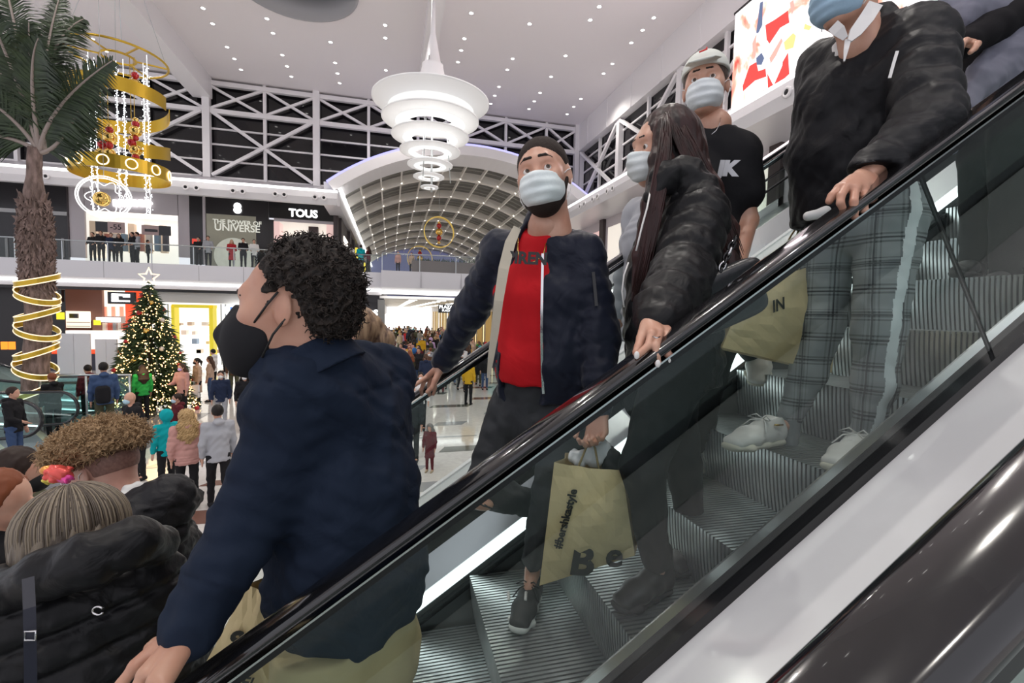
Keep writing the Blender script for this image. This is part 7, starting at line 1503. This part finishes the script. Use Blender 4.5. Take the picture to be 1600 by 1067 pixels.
# --- people on the upper gallery and the bridge
for px, py, top, hc, hr, fc, lb, h in [(145, 384, 'black', 'dark', 'short', 30, 'person in black at the gallery rail, first of the five before the white shop', 1.6), (158, 377, 'black', 'brown', 'short', 20, 'person with brown hair and black coat, second at the gallery rail', 1.7), (174, 383, 'navy', 'dark', 'short', 0, 'person in navy at the gallery rail, third from the left', 1.62), (186, 384, 'black', 'dark', 'long', 10, 'person with long dark hair at the gallery rail, fourth from the left', 1.6),
                                   (207, 375, 'black', 'dark', 'short', 60, 'man in black in a close pair at the gallery rail, left one', 1.72), (214, 374, 'grey', 'black', 'short', 70, 'man in a grey top in a close pair at the gallery rail, right one', 1.74), (231, 390, 'black', 'dark', 'short', -90, 'small person in black alone at the gallery rail', 1.35),
                                   (310, 383, 'black', 'dark', 'short', 20, 'person in black at the gallery rail beside the red notice', 1.65), (325, 377, 'grey', 'black', 'short', 0, 'man in a grey jumper leaning at the gallery rail by the moon poster', 1.74), (362, 383, 'red', 'blond', 'long', 0, 'woman in a red coat before the moon poster', 1.6), (380, 378, 'black', 'black', 'short', 0, 'man in black with folded arms before the moon poster', 1.72), (397, 381, 'white', 'dark', 'short', 0, 'man in a white shirt right of the moon poster', 1.68),
                                   (548, 391, 'white', 'dark', 'short', 160, 'person in a pale top on the gallery at the corridor corner', 1.7), (564, 389, 'teal', 'dark', 'short', 180, 'person in a blue-green top looking down the corridor', 1.72), (576, 394, 'maroon', 'dark', 'long', 120, 'person in dark red next to the blue-green top', 1.62)]:
    mid_person(lb, px, py, h, fc, hr, hc, top, 'long' if top == 'red' else 'jacket', mask=None, z=2.2, group='people on the upper gallery', res=.02, y=29.6, aL=.5, aR=.5)
for px, py, top, hc, lb in [(622, 400, 'pink', 'blond', 'blonde person in pink seated beyond the bridge rail'), (643, 405, 'beige', 'brown', 'person in beige seated beyond the bridge rail')]:
    mid_person(lb, px, py, 1.25, 20, 'long', hc, top, mask=None, z=2.28, group='people on the upper gallery', res=.02, y=28.9)
# --- the far crowd in the ground corridor
rr = random.Random(21); names = list(CC); CR = []
vari = []
for hair, coat, mask, walk, hood, aL in [('short', 'jacket', True, .6, False, 0), ('long', 'jacket', True, .3, False, .4), ('short', 'puffer', False, 0, False, 0), ('long', 'long', False, .5, False, 0), ('pony', 'jacket', True, .8, False, .3), ('short', 'jacket', False, .9, True, 0)]:
    P = fig_parts(.024, fig_joints(walk, aL, 0), hair, coat, mask, hood); ks = list(P); parts = [P[k] for k in ks]; cnt = np.cumsum([0]+[len(P[k][1]) for k in ks]); me = npmesh('person', parts); mi = np.zeros(cnt[-1], np.int32)
    for i in range(len(ks)): mi[cnt[i]:cnt[i+1]] = i
    for k in ks: me.materials.append(None)
    me.polygons.foreach_set('material_index', mi); me.update(); vari.append((ks, me, hair, coat))
spots = [(603, 500, 'white', 17), (616, 505, 'grey', 19), (630, 510, 'tan', 16.5), (641, 498, 'olive', 20), (666, 500, 'navy', 18.5), (655, 493, 'black', 21), (690, 500, 'black', 19.5), (707, 497, 'maroon', 22), (722, 498, 'black', 20)]
for i in range(190):
    if i < len(spots): px, _, top, y = spots[i]; x = A(px, 500, y).x
    else:
        y = 19+38*(rr.random()**1.1); x = rr.uniform(-.1, 6.6); top = rr.choice(names+['black']*6+['navy']*2)
        if any((x-a)**2+(y-b)**2 < .2 for a, b in CR): continue
    CR.append((x, y)); ks, me, hair, coat = vari[rr.randrange(6)]; hcol = rr.choice(['black', 'dark', 'dark', 'brown', 'blond', 'ginger', 'grey']); bot = rr.choice(['black', 'denim', 'navy', 'olive', 'grey', 'maroon']); o = bpy.data.objects.new('person', me); COL.objects.link(o)
    o.location = (x, y, G); o.rotation_euler.z = rr.choice([-PI/2, PI/2])+rr.uniform(-.5, .5); s_ = rr.uniform(.92, 1.06); o.scale = (s_, s_, s_); back = o.rotation_euler.z > 0
    cols = {'body': SK[rr.randrange(3)], 'hair': cmat(HC[hcol], 'h'), 'top': cmat(CC[top]), 'trousers': cmat(CC[bot]), 'shoes': cmat(CC['black']), 'face_mask': cmat((.75, .78, .8))}
    for j, k in enumerate(ks): o.material_slots[j].link = 'OBJECT'; o.material_slots[j].material = cols[k]
    tag(o, '%s-haired walker in %s %s, %s trousers, %s in the crowd, %s' % (hcol, top, 'coat' if coat == 'long' else 'jacket', bot, 'walking away' if back else 'coming nearer', 'in front' if y < 24 else 'midway' if y < 34 else 'far back' if y < 46 else 'farthest back'), 'person', 'crowd in the ground floor corridor')
# --- two more riders: ponytail behind the blue shirt, and two girls at the left edge
def rider(label, P, face, **k):
    return mid_person(label, 0, 0, face=face, group='people riding the escalator', **k)
def rider_at(label, px, py, f, h, face, floor=None, **k):
    P = AD(px, py, f); x, y = P[0], P[1]; return mid_person(label, px, py, h, face, z=P[2]-h, y=y, group='people riding the escalator', res=.009, **k)
pt = rider_at('person with streaked brown and blonde ponytail behind the blue-shirted man', 560, 486, 1.98, 1.52, 95, hair='pony', hc='brown', top='navy', mask=None)
for c_ in pt.children:
    if c_.name.startswith('hair'): c_.material_slots[0].material = hairmat('hair_streaked', (.09, .05, .035), (.40, .27, .16), 40, (1, 1, .15))
rider_at('girl with dark hair and a black mask at the left edge', 22, 706, 2.15, 1.60, -70, hair='long', hc='dark', top='olive', mask=(.012, .012, .012))
rider_at('girl with long auburn hair in black, half cut off by the left edge', -8, 742, 1.75, 1.56, -60, hair='long', hc='ginger', top='black', mask=None, aR=.6)
rider_at('person in a silver-grey padded jacket half hidden behind the dark-haired woman', 1034, 212, 2.15, 1.76, 60, hair='short', hc='black', top='grey', coat='puffer', mask=None)
